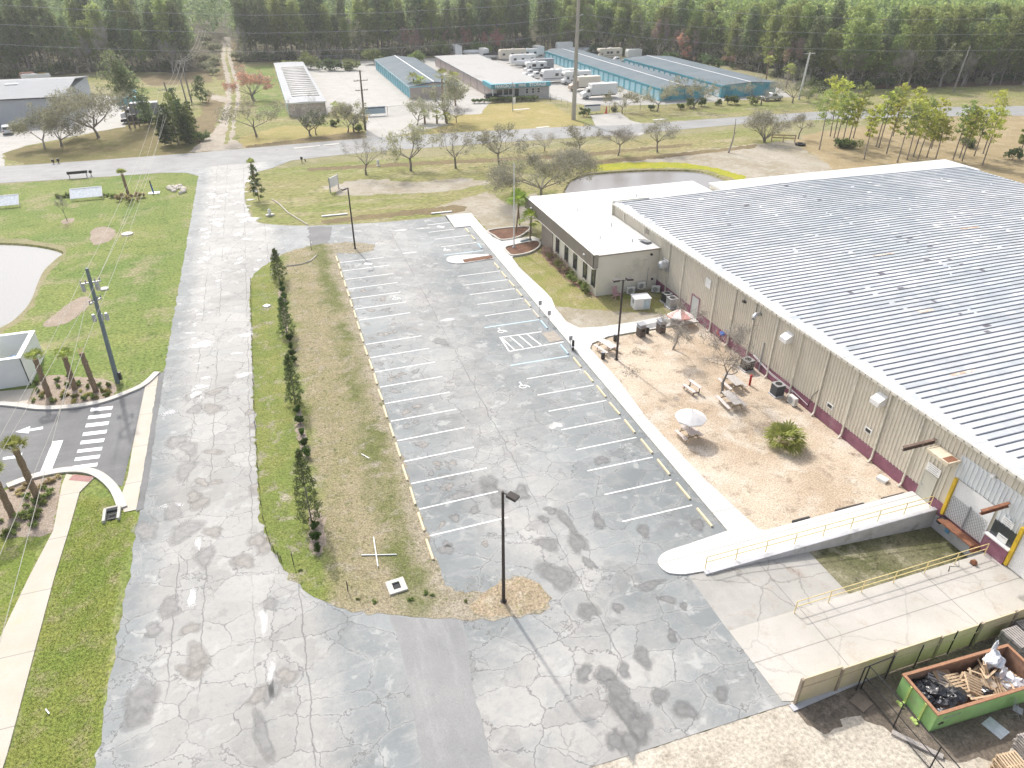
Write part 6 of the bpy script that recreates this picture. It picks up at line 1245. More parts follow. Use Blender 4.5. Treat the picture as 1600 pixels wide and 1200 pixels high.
bt = thing('bench', 'small two-plank bench left of the forked bare tree', 'bench', (*G(1080, 612)[:2], .012), .15); MB().box(-.45, -.15, -.75, .75, .4, .45).build('seat', M_benchboard, bt); MB().box(.15, .48, -.75, .75, .66, .71).build('tabletop', M_benchboard, bt)
for s_ in (-.6, .6): MB().beam((-.3, s_, 0), (-.3, s_, .4), .06, .06).beam((.32, s_, 0), (.32, s_, .66), .06, .06).beam((-.3, s_, .2), (.32, s_, .2), .05, .05).build('leg_frame', M_dark, bt)
pt = picnic('pale picnic table under the white umbrella', 1075, 683, .1, 1.5, M_benchboard, .95)
def umbrella(label, loc, rz, r, h, m, m2, tilt=(0, 0)):
    t = thing('patio_umbrella', label, 'umbrella', loc, rz); MB().tube([(0, 0, 0), (0, 0, h + .1)], .025, 8).build('pole', M_dark, t); c = MB(); n = 8
    for i in range(n):
        a, b = 2 * pi * i / n, 2 * pi * (i + 1) / n; z0 = h - r * .52
        c.add([(0, 0, h), (r * .55 * cos(a), r * .55 * sin(a), h - r * .24), (r * .55 * cos(b), r * .55 * sin(b), h - r * .24)], [(0, 1, 2)], i % 2)
        c.add([(r * .55 * cos(a), r * .55 * sin(a), h - r * .24), (r * cos(a), r * sin(a), z0), (r * .97 * cos((a + b) / 2), r * .97 * sin((a + b) / 2), z0 + .03), (r * cos(b), r * sin(b), z0), (r * .55 * cos(b), r * .55 * sin(b), h - r * .24)], [(0, 1, 2, 4), (2, 3, 4)], i % 2)
        c.add([(r * cos(a), r * sin(a), z0), (r * cos(a), r * sin(a), z0 - .12), (r * cos(b), r * sin(b), z0 - .12), (r * cos(b), r * sin(b), z0)], [(0, 1, 2, 3)], i % 2)
    c.build('canopy', [m, m2], t); rb_ = MB()
    for i in range(n): a = 2 * pi * i / n; rb_.tube([(0, 0, h - .03), (r * cos(a) * .98, r * sin(a) * .98, h - r * .52 - .02)], .01, 4)
    rb_.build('ribs', M_dark, t); t.rotation_euler = (tilt[0], tilt[1], rz); return t
M_canvas = mat('white_canvas', (.76, .73, .71), .85, var=.04); M_pink = mat('pink_canvas', (.68, .36, .33), .85, var=.06)
umbrella('white canvas umbrella over the near picnic table', (*G(1075, 681)[:2], .012), .2, 1.2, 2.35, M_canvas, M_canvas); umbrella('low striped pink and white umbrella by the double door', (*G(1062, 507)[:2], .12), .3, 1.35, 1.5, M_canvas, M_pink, (-.15, .1))
def bin_(label, u, v, w2, h, m):
    r = thing('litter_bin', label, 'litter bin', (*G(u, v)[:2], .05), .1); MB().box(-w2, w2, -w2, w2, 0, h).build('body', m, r, bevel=.03); l = MB().box(-w2 * 1.08, w2 * 1.08, -w2 * 1.08, w2 * 1.08, h, h + .07).box(-w2 * .9, w2 * .9, -w2 * .9, w2 * .9, h + .07, h + .3).box(-w2 * 1.1, w2 * 1.1, -w2 * 1.1, w2 * 1.1, h + .3, h + .36); l.build('hood', M_greymetal, r); MB().box(-w2 * .5, w2 * .5, -w2 * 1.01, -w2 * .96, h * .55, h * .85).build('flap', M_black, r); return r
M_binb = mat('brown_bin', (.13, .105, .09), .7, var=.15)
bin_('tall brown litter bin at the left of the patio pads', 1001, 525, .36, .95, M_binb); bin_('tall brown litter bin between the two patio pads', 1032, 519, .36, .95, M_binb)
for u, v, lb in ((1011, 521, 'small dark ashtray can between the brown bins'), (961, 533, 'small dark can on the court edging left of the bins'), (942, 561, 'small dark can at the corner of the walk')):
    r = thing('ash_can', lb, 'can', (*G(u, v)[:2], .03)); MB().lathe((0, 0, 0), [(.17, 0), (.19, .1), (.19, .6), (.15, .66)], 10).build('body', M_dark, r); MB().lathe((0, 0, .66), [(.16, 0), (.16, .03)], 10).build('lid', M_greymetal, r)
def condenser(label, u, v, w2, h, m, rz=0, pad=True, z=.012, cat='air conditioner'):
    r = thing('air_conditioner', label, cat, (*G(u, v)[:2], z), rz)
    if pad: MB().box(-w2 * 1.25, w2 * 1.25, -w2 * 1.25, w2 * 1.25, -.05, .1).build('pad', M_concwall, r)
    b = MB().box(-w2, w2, -w2, w2, .1, h)
    for k in range(9):
        zz = .18 + (h - .3) * k / 9; b.box(-w2 - .012, w2 + .012, -w2 - .012, w2 + .012, zz, zz + .025)
    b.build('body', m, r); MB().box(-w2 - .03, w2 + .03, -w2 - .03, w2 + .03, h, h + .05).build('top', M_galv, r); MB().tube([(0, 0, h + .05), (0, 0, h + .07)], w2 * .72, 16).build('fan_grille', M_black, r); return r
condenser('dark square condenser half hidden by bare twigs at the wall', 1166, 577, .42, .98, M_dark, .05); condenser('dark square condenser on a pale pad, right of the red pipe', 1213, 617, .40, 1.05, mat('slate_metal', (.085, .09, .10), .6)); condenser('dark condenser in the corner beside the maroon wall', 1041, 472, .42, 1.0, M_dark, .1); condenser('grey-green condenser with pale panels beside the striped umbrella', 1049, 480, .45, 1.05, M_galv)
def minisplit(label, u, v, rz, z=.012, s_=1.0):
    r = thing('air_conditioner', label, 'air conditioner', (*G(u, v)[:2], z), rz, None); MB().box(-.45, .45, -.17, .17, .06, .78).build('body', mat('offwhite_metal', (.66, .66, .62), .5), r, bevel=.02); MB().tube([(-.1, -.175, .42), (-.1, -.19, .42)], .29, 16).build('fan_grille', M_greymetal, r); MB().box(-.45, -.3, -.2, .2, 0, .06).box(.3, .45, -.2, .2, 0, .06).build('foot', M_dark, r); r.scale = (s_,) * 3
minisplit('white mini-split unit below the maroon wall, right of the dark condenser', 1237, 632, -pi / 2); minisplit('white mini-split unit against the office end wall, left one', 985, 459, 0); minisplit('white mini-split unit against the office end wall, raised right one', 1001, 456, 0, .35); minisplit('white mini-split unit on a pale slab in the corner of the office', 1024, 457, -.4)
sb = thing('equipment_cabinet', 'white metal equipment cabinet standing on the turf behind the office', 'cabinet', (*G(1000, 480)[:2], .01), -.12); MB().box(-.85, .85, -.65, .65, 0, 1.2).build('body', M_white, sb, bevel=.02); MB().box(-.92, .92, -.72, .72, 1.2, 1.27).build('roof', M_white, sb); MB().box(.1, .78, -.68, -.652, .08, 1.12).build('door', mat('pale_blue_panel', (.52, .62, .68), .5), sb); MB().box(-.878, -.852, -.3, .1, .6, 1.0).build('louvre', M_greymetal, sb)
ch = thing('garden_chair', 'faded pink garden chair against the office end wall', 'chair', (*G(963, 466)[:2], .01), pi + .2); m = mat('faded_pink', (.50, .30, .31), .7, var=.1)
MB().obox((0, 0, .38), .6, .6, .04, (.2, 0, 0)).build('seat', m, ch); b = MB()
for k in range(5): b.obox((-.24 + k * .12, -.38, .78), .1, .03, .85, (.28, 0, 0))
b.build('backrest', m, ch)
for s_ in (-1, 1): MB().obox((s_ * .36, -.02, .55), .12, .75, .03).build('armrest', m, ch); MB().beam((s_ * .33, .3, 0), (s_ * .33, .3, .54), .05, .08).build('leg', m, ch); MB().beam((s_ * .33, -.5, 0), (s_ * .33, .1, .36), .05, .08).build('leg', m, ch)
ht = thing('hand_truck', 'grey hand truck leaning on the office end wall', 'hand truck', (*G(990, 455)[:2], .01), .1); MB().tube([(-.22, 0, .1), (-.22, .2, 1.3), (.22, .2, 1.3), (.22, 0, .1)], .022, 6).tube([(-.22, .1, .7), (.22, .1, .7)], .018, 5).build('frame', M_greymetal, ht); MB().box(-.2, .2, -.25, 0, .05, .08).build('toe_plate', M_greymetal, ht)
for s_ in (-.28, .28): MB().tube([(s_ - .03, .05, .13), (s_ + .03, .05, .13)], .13, 10).build('wheel', M_black, ht)
sp = thing('standpipe', 'bright red standpipe in the court near the wall', 'standpipe', (*G(1171, 602)[:2], 0)); MB().tube([(0, 0, -.1), (0, 0, .95)], .10, 10).build('pipe', mat('signal_red', (.42, .03, .03), .5), sp); MB().lathe((0, 0, .95), [(.13, 0), (.13, .06), (.05, .1)], 10).build('cap', mat('signal_red', (.42, .03, .03), .5), sp)
wbx = thing('wall_hydrant', 'small red wall connection low on the maroon wall', 'hydrant', (37.95, G(1115, 530)[1], .5)); MB().tube([(0, -.2, 0), (.15, -.2, 0)], .09, 8).tube([(0, .2, 0), (.15, .2, 0)], .09, 8).box(.1, .17, -.35, .35, -.12, .12).build('outlet', mat('signal_red', (.42, .03, .03), .5), wbx)
bb = thing('blue_bag', 'bright blue bag caught in the bare shrub by the wall', 'bag', (37.7, GX(1130, 512, 37.7)[1], 1.1)); MB().ellipsoid((0, 0, 0), .3, .35, .2, 8, 5, 0, .2, ro).build('bag', mat('bright_blue', (.06, .14, .45), .5), bb)
MB().obox((0, 0, .12), .5, .7, .24, (0, 0, .3)).build('junction_box', M_white, None, loc=(37.3, 29.3, .012)).update_tag(); tag(bpy.data.objects['junction_box'], 'low white box at the foot of the wall by the last downspout', 'box')
for i, (x, L) in enumerate(((36.6, 1.9), (33.0, 2.3), (29.1, 1.3))): tag(MB().box(-L / 2, L / 2, -.07, .07, 0, .2).build('edging_timber', M_dark, None, loc=(x, 27.56, .01)), 'dark edging timber along the ramp edge of the court, ' + ORD[i] + ' from the wall', 'timber', 'edging timbers')
for i, (u, v, rx, ry) in enumerate(((998, 551, .9, .5), (985, 583, 1.0, .5), (1070, 530, 1.3, 1.0))):
    nrr = np.random.default_rng(600 + i); V, F = leafcloud([(0, 0, .03)], [rx], [160 if i < 2 else 90], .06, nrr, 1.4, squash=.05); tag(put(np_mesh('dead_leaves', V, F, L_twig), u, v, z=.03), 'dark scatter of dead leaves on the wood chips, ' + ORD[i] + ' of three', 'leaf litter', kind='stuff')
# ---- signs and posts
def signpost(name, label, u, v, vt, w2, hh, m, cat='sign', post=M_greymetal, rz=0.0):
    h = HT(u, v, vt); r = thing(name, label, cat, (*G(u, v)[:2], .12), rz); MB().tube([(0, 0, -.1), (0, 0, h - .12)], .03, 6).build('post', post, r); MB().box(-w2, w2, -.05, -.03, h - .12 - hh, h - .1).build('panel', m, r); return r
for i, (u, v, vt) in enumerate(((843.5, 489, 470), (857.5, 506, 486), (891, 543, 525))): signpost('parking_sign', 'small dark parking sign on the walk edge, ' + ORD[i] + ' from the far end', u, v, vt, .17, .45, M_greymetal)
bl = thing('bollard', 'short black and white bollard beside the near parking sign', 'bollard', (*G(895, 548)[:2], .1)); MB().lathe((0, 0, 0), [(.13, 0), (.13, .95), (.08, 1.02)], 10).build('post', M_dark, bl); MB().lathe((0, 0, .3), [(.135, 0), (.135, .12)], 10).build('band', M_white, bl)
fp = thing('flagpole', 'tall white flagpole in the kerbed mulch bed', 'flagpole', (*G(803, 388)[:2], .1)); hfp = HT(803, 388, 258); MB().tube([(0, 0, 0), (0, 0, hfp)], [.085, .045], 10).build('pole', M_white, fp); MB().ellipsoid((0, 0, hfp), .09, .09, .09, 8, 6).build('finial', M_galv, fp); MB().lathe((0, 0, 0), [(.2, 0), (.2, .1), (.1, .2)], 10).build('base', M_galv, fp)
sg = thing('notice_board', 'white notice board on two posts by the sandy verge', 'sign', (*G(523, 298)[:2], 0), .9)
for s_ in (-1.2, 1.2): MB().box(s_ - .06, s_ + .06, -.06, .06, -.1, 2.3).build('post', M_greymetal, sg)
MB().box(-1.15, 1.15, -.08, .02, .75, 2.25).build('panel', M_white, sg)
def hydrant(label, u, v, m, s_=1.0, cat='hydrant', name='hydrant'):
    r = thing(name, label, cat, (*G(u, v)[:2], .0)); MB().lathe((0, 0, 0), [(.2, 0), (.2, .06), (.13, .08), (.13, .5), (.17, .52), (.15, .66), (.06, .76)], 10).build('body', m, r); MB().tube([(-.22, 0, .42), (.22, 0, .42)], .07, 8).tube([(0, -.2, .42), (0, 0, .42)], .08, 8).build('outlet', m, r); r.scale = (s_,) * 3; return r
hydrant('white hydrant on the verge below the leafy street oak', 591, 259, M_white, 1.4); hydrant('white hydrant at the inner corner of the side road', 422, 337, M_white, 1.3); MB().obox((0, 0, .08), .9, .5, .16, (0, 0, .2)).build('hydrant_pad', M_kerb, bpy.data.objects['hydrant.001'])
def mailbox(label, u, v, vt, n, w2):
    h = HT(u, v, vt); r = thing('mailbox', label, 'mailbox', (*G(u, v)[:2], 0), .05); MB().box(-w2, w2, -.25, .25, h - .45, h).build('box', M_dark, r, bevel=.05)
    for k in range(n): x = 0 if n == 1 else -w2 * .85 + 2 * w2 * .85 * k / (n - 1); MB().box(x - .05, x + .05, -.05, .05, -.1, h - .45).build('post', M_dark, r)
mailbox('long black bank of mailboxes on two posts beside the road', 123, 278, 267, 2, 1.5); mailbox('single black mailbox right of the long mailbox bank', 143, 275, 266, 1, .22); mailbox('small dark mailbox on the far verge at left', 84, 256, 249, 1, .2); mailbox('small dark mailbox right of the other one on the far verge at left', 92, 255, 248, 1, .2); mailbox('single dark mailbox on the near verge by the side road', 472, 254, 245, 1, .2); mailbox('thin short marker post right of the single dark mailbox', 477, 252, 248, 1, .08)
for i, (u, v, vt, w2, lb) in enumerate(((137, 312, 292, 2.1, 'white tilted board on short legs on the lawn near the road'), (8, 325, 309, 1.9, 'white tilted board cut by the left edge of the view'))):
    r = thing('display_board', lb, 'board', (*G(u, v)[:2], 0), .05); h = 1.6; MB().obox((0, .35, .95), 2 * w2, .06, 1.9, (-1.0, 0, 0)).build('panel', mat('pale_blue_board', (.74, .77, .80), .5), r); f = MB()
    for s_ in (-1, 1): f.obox((s_ * w2, .34, .95), .18, .1, 1.96, (-1.0, 0, 0)); f.box(s_ * w2 - .05, s_ * w2 + .05, .2, .3, -.1, .9)
    f.obox((0, 1.17, 1.49), 2 * w2, .1, .16, (-1.0, 0, 0)); f.build('frame', M_white, r)
pm = thing('pump_post', 'white and blue utility post on a white slab on the lawn', 'utility post', (*G(240, 302)[:2], 0)); MB().box(-.7, .9, -.6, .6, -.05, .10).build('slab', M_white, pm); MB().tube([(0, 0, .1), (-.1, 0, 1.5)], .11, 8).build('post', mat('royal_blue', (.03, .10, .36), .5), pm); MB().tube([(-.1, 0, 1.5), (-.12, 0, 2.0)], .09, 8).build('cap', M_dark, pm)
for i in range(34):
    a = ro.uniform(0, 6.28); q = ro.random() ** .5; u, v = 277 + 13 * q * cos(a), 297 + 7 * q * sin(a); s_ = ro.uniform(.28, .55); o = MB().ellipsoid((0, 0, s_ * .3), s_, s_ * ro.uniform(.6, 1), s_ * .55, 7, 5, 0, .25, ro).build('boulder', mat('pale_boulder', (.58, .53, .46), .9, var=.15, scale=2, bump=.3))
    g = G(u, v); o.location = (g[0], g[1], 0); o.rotation_euler = (0, 0, a); tag(o, 'pale boulder in the rock pile at the corner of the lawn', 'boulder', 'rock pile on the lawn')
for i, (u, v, r_, lb) in enumerate(((199, 366, .75, 'pale round manhole lid on the lawn beyond the wires'), (163, 452, .5, 'pale round manhole lid on the lawn near the utility pole'), (417, 479, .45, 'small white square lid on the green edge of the median'))):
    o = MB().lathe((0, 0, 0), [(r_, 0), (r_, .12), (r_ * .9, .15)], 14 if i < 2 else 4).build('manhole_lid', M_kerb if i < 2 else M_white); tag(put(o, u, v), lb, 'lid')
ci = thing('storm_inlet', 'concrete storm inlet with dark mouth in the lawn corner', 'drain', (*G(176, 803)[:2], 0), .05); MB().box(-.75, -.5, -1.2, .7, -.2, .35).box(.5, .75, -1.2, .7, -.2, .35).box(-.5, .5, .5, .7, -.2, .4).build('headwall', M_kerb, ci); MB().box(-.5, .5, -.9, .5, -.1, .05).build('mouth', M_black, ci); MB().tube([(-.3, -.9, .12), (.3, -.9, .12)], .05, 6).tube([(-.3, -.3, .15), (.3, -.3, .15)], .05, 6).build('grate', M_dark, ci)
ci.scale = (.7, .7, .7)
ci2 = thing('drain_slab', 'square concrete drain slab with an opening in the median', 'drain', (*G(620, 918)[:2], .04), .1); MB().box(-.55, .55, -.5, -.25, 0, .12).box(-.55, .55, .3, .55, 0, .12).box(-.55, -.22, -.25, .3, 0, .12).box(.22, .55, -.25, .3, 0, .12).build('slab', M_kerb, ci2); MB().box(-.22, .22, -.25, .3, -.02, .03).build('opening', M_black, ci2)
xp = [G(565, 869), G(620, 868), G(584, 842), G(591, 888)]
for i, lb in ((0, 'white pipe lying across the median, east-west one of the cross'), (2, 'white pipe lying along the median, lengthwise one of the cross')):
    a, b = Vector(xp[i]), Vector(xp[i + 1]); c = (a + b) / 2; o = MB().tube([a - c, b - c], .04, 6).build('white_pipe', M_white); o.location = (c[0], c[1], .09 if i == 0 else .16); tag(o, lb, 'pipe')
for pts, lb in (([(425, 312), (437, 320), (450, 333), (466, 343), (481, 352)], 'pale hose curving over the verge to the car park entrance'), ([(447, 417), (470, 414), (485, 409), (495, 400)], 'pale hose lying on the far end of the median')):
    P_ = [Vector(G(u, v)) for u, v in pts]; c = P_[0]; o = MB().tube([p - c for p in P_], .09, 5).build('hose', mat('pale_hose', (.55, .50, .43), .8)); o.location = (c[0], c[1], .09); tag(o, lb, 'hose')
for u, v, L, lb in ((523, 337, 3.6, 'white trough lying on the grass before the car park'), (571, 714, .9, 'short white stick lying in the median grass'), (75, 1113, .4, 'small white scrap on the lawn at the lower left'), (690, 333, 3.0, 'white plank lying at the far edge of the car park')):
    o = MB().box(-L / 2, L / 2, -.15 if L > 2 else -.03, .15 if L > 2 else .03, 0, .12 if L > 2 else .05).build('white_plank', M_white); put(o, u, v, rz=0 if L > 2 else -1.0, z=.05); tag(o, lb, 'plank')
# low wire fence round the drive side of the median
wf = thing('wire_fence', 'low dark wire fence along the drive edge of the median', 'fence', (*G(402, 700)[:2], 0)); c = wf.location
fl = smoothline(PX([(392, 440), (393, 500), (396, 600), (401, 700), (408, 790), (422, 850), (440, 878)]), False, 6); m = MB(); m2 = MB()
for i, p in enumerate(fl):
    if i % 2 == 0: m.tube([(p[0] - c[0], p[1] - c[1], -.1), (p[0] - c[0], p[1] - c[1], .55)], .025, 5)
    if i: m2.box(0, 0, 0, 0, 0, 0) if False else m2.add([(fl[i - 1][0] - c[0], fl[i - 1][1] - c[1], .05), (p[0] - c[0], p[1] - c[1], .05), (p[0] - c[0], p[1] - c[1], .42), (fl[i - 1][0] - c[0], fl[i - 1][1] - c[1], .42)], [(0, 1, 2, 3)])
m.build('posts', M_dark, wf)['kind'] = 'stuff'
def netmat(name, c, sc, w2, ax=(0, 1)):
    """woven wire: real holes between diagonal wires"""
    t = NT(name); x, y, z = t.xyz(t.P(True)); h = t.math('ADD', x, y); u = t.math('PINGPONG', t.math('ADD', h, z), sc); v = t.math('PINGPONG', t.math('SUBTRACT', h, z), sc); k = t.math('MAXIMUM', t.ramp(u, w2, w2 * 1.01, 1, 0), t.ramp(v, w2, w2 * 1.01, 1, 0))
    tr = t.n('ShaderNodeBsdfTransparent'); mx = t.n('ShaderNodeMixShader'); t.col(c); t.set(Roughness=.5); t.l(k, mx.inputs[0]); t.l(tr.outputs[0], mx.inputs[1]); t.l(t.b.outputs[0], mx.inputs[2]); t.l(mx.outputs[0], t.out.inputs[0]); return t.mat
M_net = netmat('dark_netting', (.05, .06, .04), .05, .012); M_link = netmat('chain_link', (.30, .31, .32), .09, .006)
m2.build('netting', M_net, wf)
for u, v, vt in ((459, 883, 863), (544, 925, 908), (487, 392, 375)):
    o = MB().tube([(0, 0, -.1), (0, 0, HT(u, v, vt))], .03, 5).build('stake', M_dark); put(o, u, v); tag(o, 'thin dark stake standing in the ' + ('near corner of the median' if u < 470 and v > 500 else 'grass by the drain slab' if v > 500 else 'far corner of the median'), 'stake')
# ---- chain-link fences and gates of the storage yard
def chainlink(label, pts, h=1.9, step=3.2):
    c = pts[0]; r = thing('chain_link_fence', label, 'fence', (c[0], c[1], 0)); nt_ = MB(); rl = MB()
    for a, b in zip(pts[:-1], pts[1:]):
        a = (a[0] - c[0], a[1] - c[1]); b = (b[0] - c[0], b[1] - c[1]); L = math.hypot(b[0] - a[0], b[1] - a[1]); n = max(1, int(L / step))
        for i in range(n + 1): MB().tube([(a[0] + (b[0] - a[0]) * i / n, a[1] + (b[1] - a[1]) * i / n, -.1), (a[0] + (b[0] - a[0]) * i / n, a[1] + (b[1] - a[1]) * i / n, h)], .045, 5).build('post', M_galv, r)
        rl.tube([(*a, h), (*b, h)], .03, 5); nt_.add([(*a, .05), (*b, .05), (*b, h), (*a, h)], [(0, 1, 2, 3)])
    rl.build('top_rail', M_galv, r); nt_.build('mesh', M_link, r); return r
chainlink('chain-link fence across the left storage driveway', [G(576, 182)[:2], G(606, 180)[:2], G(640, 178)[:2]]); chainlink('chain-link fence from the storage office down to the concrete pole', [G(846, 158)[:2], G(860, 159)[:2], G(905, 178)[:2]]); chainlink('long chain-link fence in front of the teal rows', [G(952, 175)[:2], G(1000, 173)[:2], G(1060, 168.5)[:2], G(1120, 163.5)[:2]]); chainlink('chain-link gate across the right storage driveway', [G(912, 178)[:2], G(952, 175)[:2]])
chainlink('back chain-link fence along the foot of the wood', [(14, 270), (36, 268)], 2.0, 4)
for (u, v, w2, lb, mm) in ((585, 181, 2.6, 'large pale blue and white sign on the left storage gate', mat('pale_blue_sign', (.45, .58, .66), .5)), (925, 177, 2.0, 'white sign with dark heading on the right storage gate', M_white)):
    r = thing('gate_sign', lb, 'sign', (G(u, v)[0], G(u, v)[1] - .12, 0)); MB().box(-w2, w2, -.04, 0, .45, 2.0).build('panel', mm, r); MB().box(-w2 * .95, w2 * .95, -.055, -.042, 1.62, 1.88).build('heading', mat('navy_heading', (.05, .08, .14), .5), r)
tag(put(MB().tube([(0, 0, 0), (0, 0, 1.1)], .12, 8).build('bollard', M_yellow), 574, 188), 'yellow bollard at the left storage gate', 'bollard'); tag(put(MB().tube([(0, 0, 0), (0, 0, 1.1)], .14, 8).build('bollard', M_paleyellow), 917, 183), 'pale yellow bollard at the right storage gate', 'bollard')
tc = thing('traffic_cone', 'red cone on the right storage driveway', 'cone', (*G(947, 177)[:2], .02)); MB().lathe((0, 0, .05), [(.28, 0), (.06, 1.5)], 10).build('cone', mat('cone_red', (.55, .06, .05), .5), tc); MB().box(-.4, .4, -.4, .4, 0, .05).build('base', mat('cone_red', (.55, .06, .05), .5), tc)
lsn = thing('flag_post', 'green lamp post with a small white box on the storage lawn', 'post', (*G(801, 174)[:2], 0)); hh = HT(801, 174, 128); MB().tube([(0, 0, 0), (0, 0, hh)], .09, 6).build('post', M_greymetal, lsn); MB().box(.15, .7, -.1, .1, 1.6, 3.0).build('panel', M_white, lsn)
wbf = thing('barrier', 'pale wooden rail barrier at the end of the sandy lot', 'barrier', (*G(1223, 222)[:2], 0), -.5)
for x in (-2.2, 0, 2.2): MB().box(x - .1, x + .1, -.1, .1, -.1, 1.5 if x > -2 else 2.6).build('post', M_palewood, wbf)
for z in (.7, 1.2): MB().box(-2.3, 2.3, -.14, -.1, z, z + .25).build('rail', M_palewood, wbf)
ty = thing('tyre', 'dark tyre lying on the brush beside the wooden barrier', 'tyre', (*G(1250, 227)[:2], .05)); MB().lathe((0, 0, 0), [(.7, 0), (1.0, .08), (1.0, .3), (.7, .38), (.5, .3), (.5, .08)], 14).build('tread', M_black, ty)
# ---- handrails, fences and the yard
def rail(label, pts, h, n, zfun, m):
    r = thing('handrail', label, 'handrail', (pts[0][0], pts[0][1], 0)); a, b = Vector((*pts[0], 0)), Vector((*pts[1], 0)); d = b - a
    for i in range(n + 1): q = d * i / n; z = zfun((a + q)[0]); MB().tube([(q[0], q[1], z - .05), (q[0], q[1], z + h)], .03, 6).build('post', m, r)
    for k in (.55, 1.0): MB().tube([(0, 0, zfun(a[0]) + h * k), (d[0], d[1], zfun(b[0]) + h * k)], .028, 6).build('rail', m, r)
    return r
rail('pale yellow handrail along the ramp beside the loading pit', [(20.8, 25.75), (37.9, 25.75)], .95, 8, lambda x: .12 if x < 27 else .12 + .2 * (x - 27) / 11.2, M_paleyellow); rail('pale yellow handrail along the slab on the near side of the loading pit', [(23.8, 21.2), (37.6, 21.2)], .95, 6, lambda x: .05 + .27 * max(0, (x - 21) / 17.2), M_paleyellow)
fh = HT(1240, 1100, 1056); wfn = thing('panel_fence', 'tan wooden panel fence between the dock slab and the yard', 'fence', (30, 16.45, 0)); segs = [20.25, 22.65, 25.9, 28.9, 31.6, 34.0, 37.0, 40.0, 43]
M_fence = mat('tan_fence', (.62, .52, .36), .85, var=.1, scale=2, dirt=(.50, .45, .24), dscale=.5, damt=(.45, .7)); 
for i, (a, b) in enumerate(zip(segs[:-1], segs[1:])):
    z0 = -.35; top = fh - .5 + (.25 if i in (0,) else .05 * (i % 3)); p = MB().box(a + .06 - 30, b - .06 - 30, -.03, .03, z0 + .45, top); 
    for k in range(int((b - a) / .3)): p.box(a + .1 + k * .3 - 30, a + .115 + k * .3 - 30, -.036, -.0301, z0 + .5, top - .04)
    p.box(a + .06 - 30, b - .06 - 30, -.075, -.036, z0 + .55 + (top - z0) * .45, z0 + .63 + (top - z0) * .45); p.build('panel', M_fence, wfn)
    MB().box(a - .07 - 30, a + .07 - 30, -.10, .04, -.4, top + .04).build('post', M_wood, wfn)
kerb('fence_footing', [(1236, 1108), (1330, 1068), (1420, 1030), (1600, 957)], .35, .09, M_concwall)
pfh = HT(1345, 1077, 1041); bfn = thing('pipe_fence', 'open black pipe fence in front of the dumpster', 'fence', (24, 16.1, 0))
for x, y in ((-.3, 0), (0, 0), (1.6, .1), (3.5, .15), (5.9, .3), (7.4, .3), (.0, -2.2), (0, -4.4), (0, -6.6)): MB().tube([(x, y, -.2), (x, y, pfh)], .035, 6).build('post', M_black, bfn)
for a, b in (((0, 0), (0, -6.6)), ((-.3, 0), (1.6, .1))): MB().tube([(*a, pfh), (*b, pfh)], .03, 6).build('rail', M_black, bfn)
for z in (.12, pfh * .52): MB().tube([(0, 0, z), (0, -6.6, z)], .025, 6).build('rail', M_black, bfn)
MB().add([(0, 0, .1), (0, -6.6, .1), (0, -6.6, pfh), (0, 0, pfh)], [(0, 1, 2, 3)]).build('mesh', netmat('black_link', (.03, .03, .03), .09, .003), bfn)
M_dgreen = mat('dumpster_green', (.34, .58, .22), .55, var=.12, scale=1.5, dirt=(.40, .48, .24), dscale=1.1, damt=(.55, .72)); M_drust = mat('dumpster_rust', (.34, .20, .135), .85, var=.3, scale=3, dirt=(.12, .085, .07), dscale=1.2)
DZ = -.05; dm = thing('dumpster', 'long green open-top dumpster with rusty rim full of rubbish', 'dumpster', (25.45, 13.15, DZ), -.04); L_, W2, Hd = 6.5, 2.25, 1.4
b = MB().box(0, L_, 0, .07, .12, Hd).box(0, L_, W2 - .07, W2, .12, Hd).box(0, .07, .07, W2 - .07, .12, Hd).box(L_ - .07, L_, .07, W2 - .07, .12, Hd).box(0, L_, 0, W2, .1, .18); b.build('body', M_dgreen, dm)
MB().box(.072, L_ - .072, .072, .085, .18, Hd - .02).box(.072, L_ - .072, W2 - .085, W2 - .072, .18, Hd - .02).box(.072, .085, .085, W2 - .085, .18, Hd - .02).box(L_ - .085, L_ - .072, .085, W2 - .085, .18, Hd - .02).box(.085, L_ - .085, .085, W2 - .085, .182, .2).build('lining', M_drust, dm)
MB().box(-.05, L_ + .05, -.05, .1, Hd, Hd + .08).box(-.05, L_ + .05, W2 - .1, W2 + .05, Hd, Hd + .08).box(-.05, .1, .1, W2 - .1, Hd, Hd + .08).box(L_ - .1, L_ + .05, .1, W2 - .1, Hd, Hd + .08).build('rim', mat('rusty_rim', (.36, .19, .11), .8, var=.2, scale=4), dm)
for y in (.65, 1.6): MB().box(-.09, -.002, y - .05, y + .05, .1, Hd - .02).build('end_rib', mat('lime_rib', (.46, .58, .18), .6), dm); MB().box(-.35, 0, y - .06, y + .06, .05, .2).build('hook', mat('lime_rib', (.46, .58, .18), .6), dm); MB().tube([(-.3, y - .2, .1), (-.3, y + .2, .1)], .09, 8).build('roller', mat('lime_rib', (.46, .58, .18), .6), dm)
MB().box(.5, 1.5, -.012, -.002, .85, 1.05).build('faded_panel', mat('faded_label', (.30, .42, .25), .6), dm)
DM = Matrix.Translation((25.45, 13.15, DZ)) @ Matrix.Rotation(-.04, 4, 'Z')
M_bag = mat('black_bag', (.012, .013, .016), .22, spec=.6, var=.3, scale=6, bump=.6); M_wrap = mat('clear_wrap', (.62, .64, .68), .3, var=.15, scale=4, bump=.5); M_card = mat('cardboard', (.40, .27, .16), .85, var=.1, scale=3)
def indump(o, x, y, z, rot, label, cat, group=None): o.matrix_world = DM @ Matrix.Translation((x, y, z)) @ Euler(rot).to_matrix().to_4x4(); tag(o, label, cat, group); return o
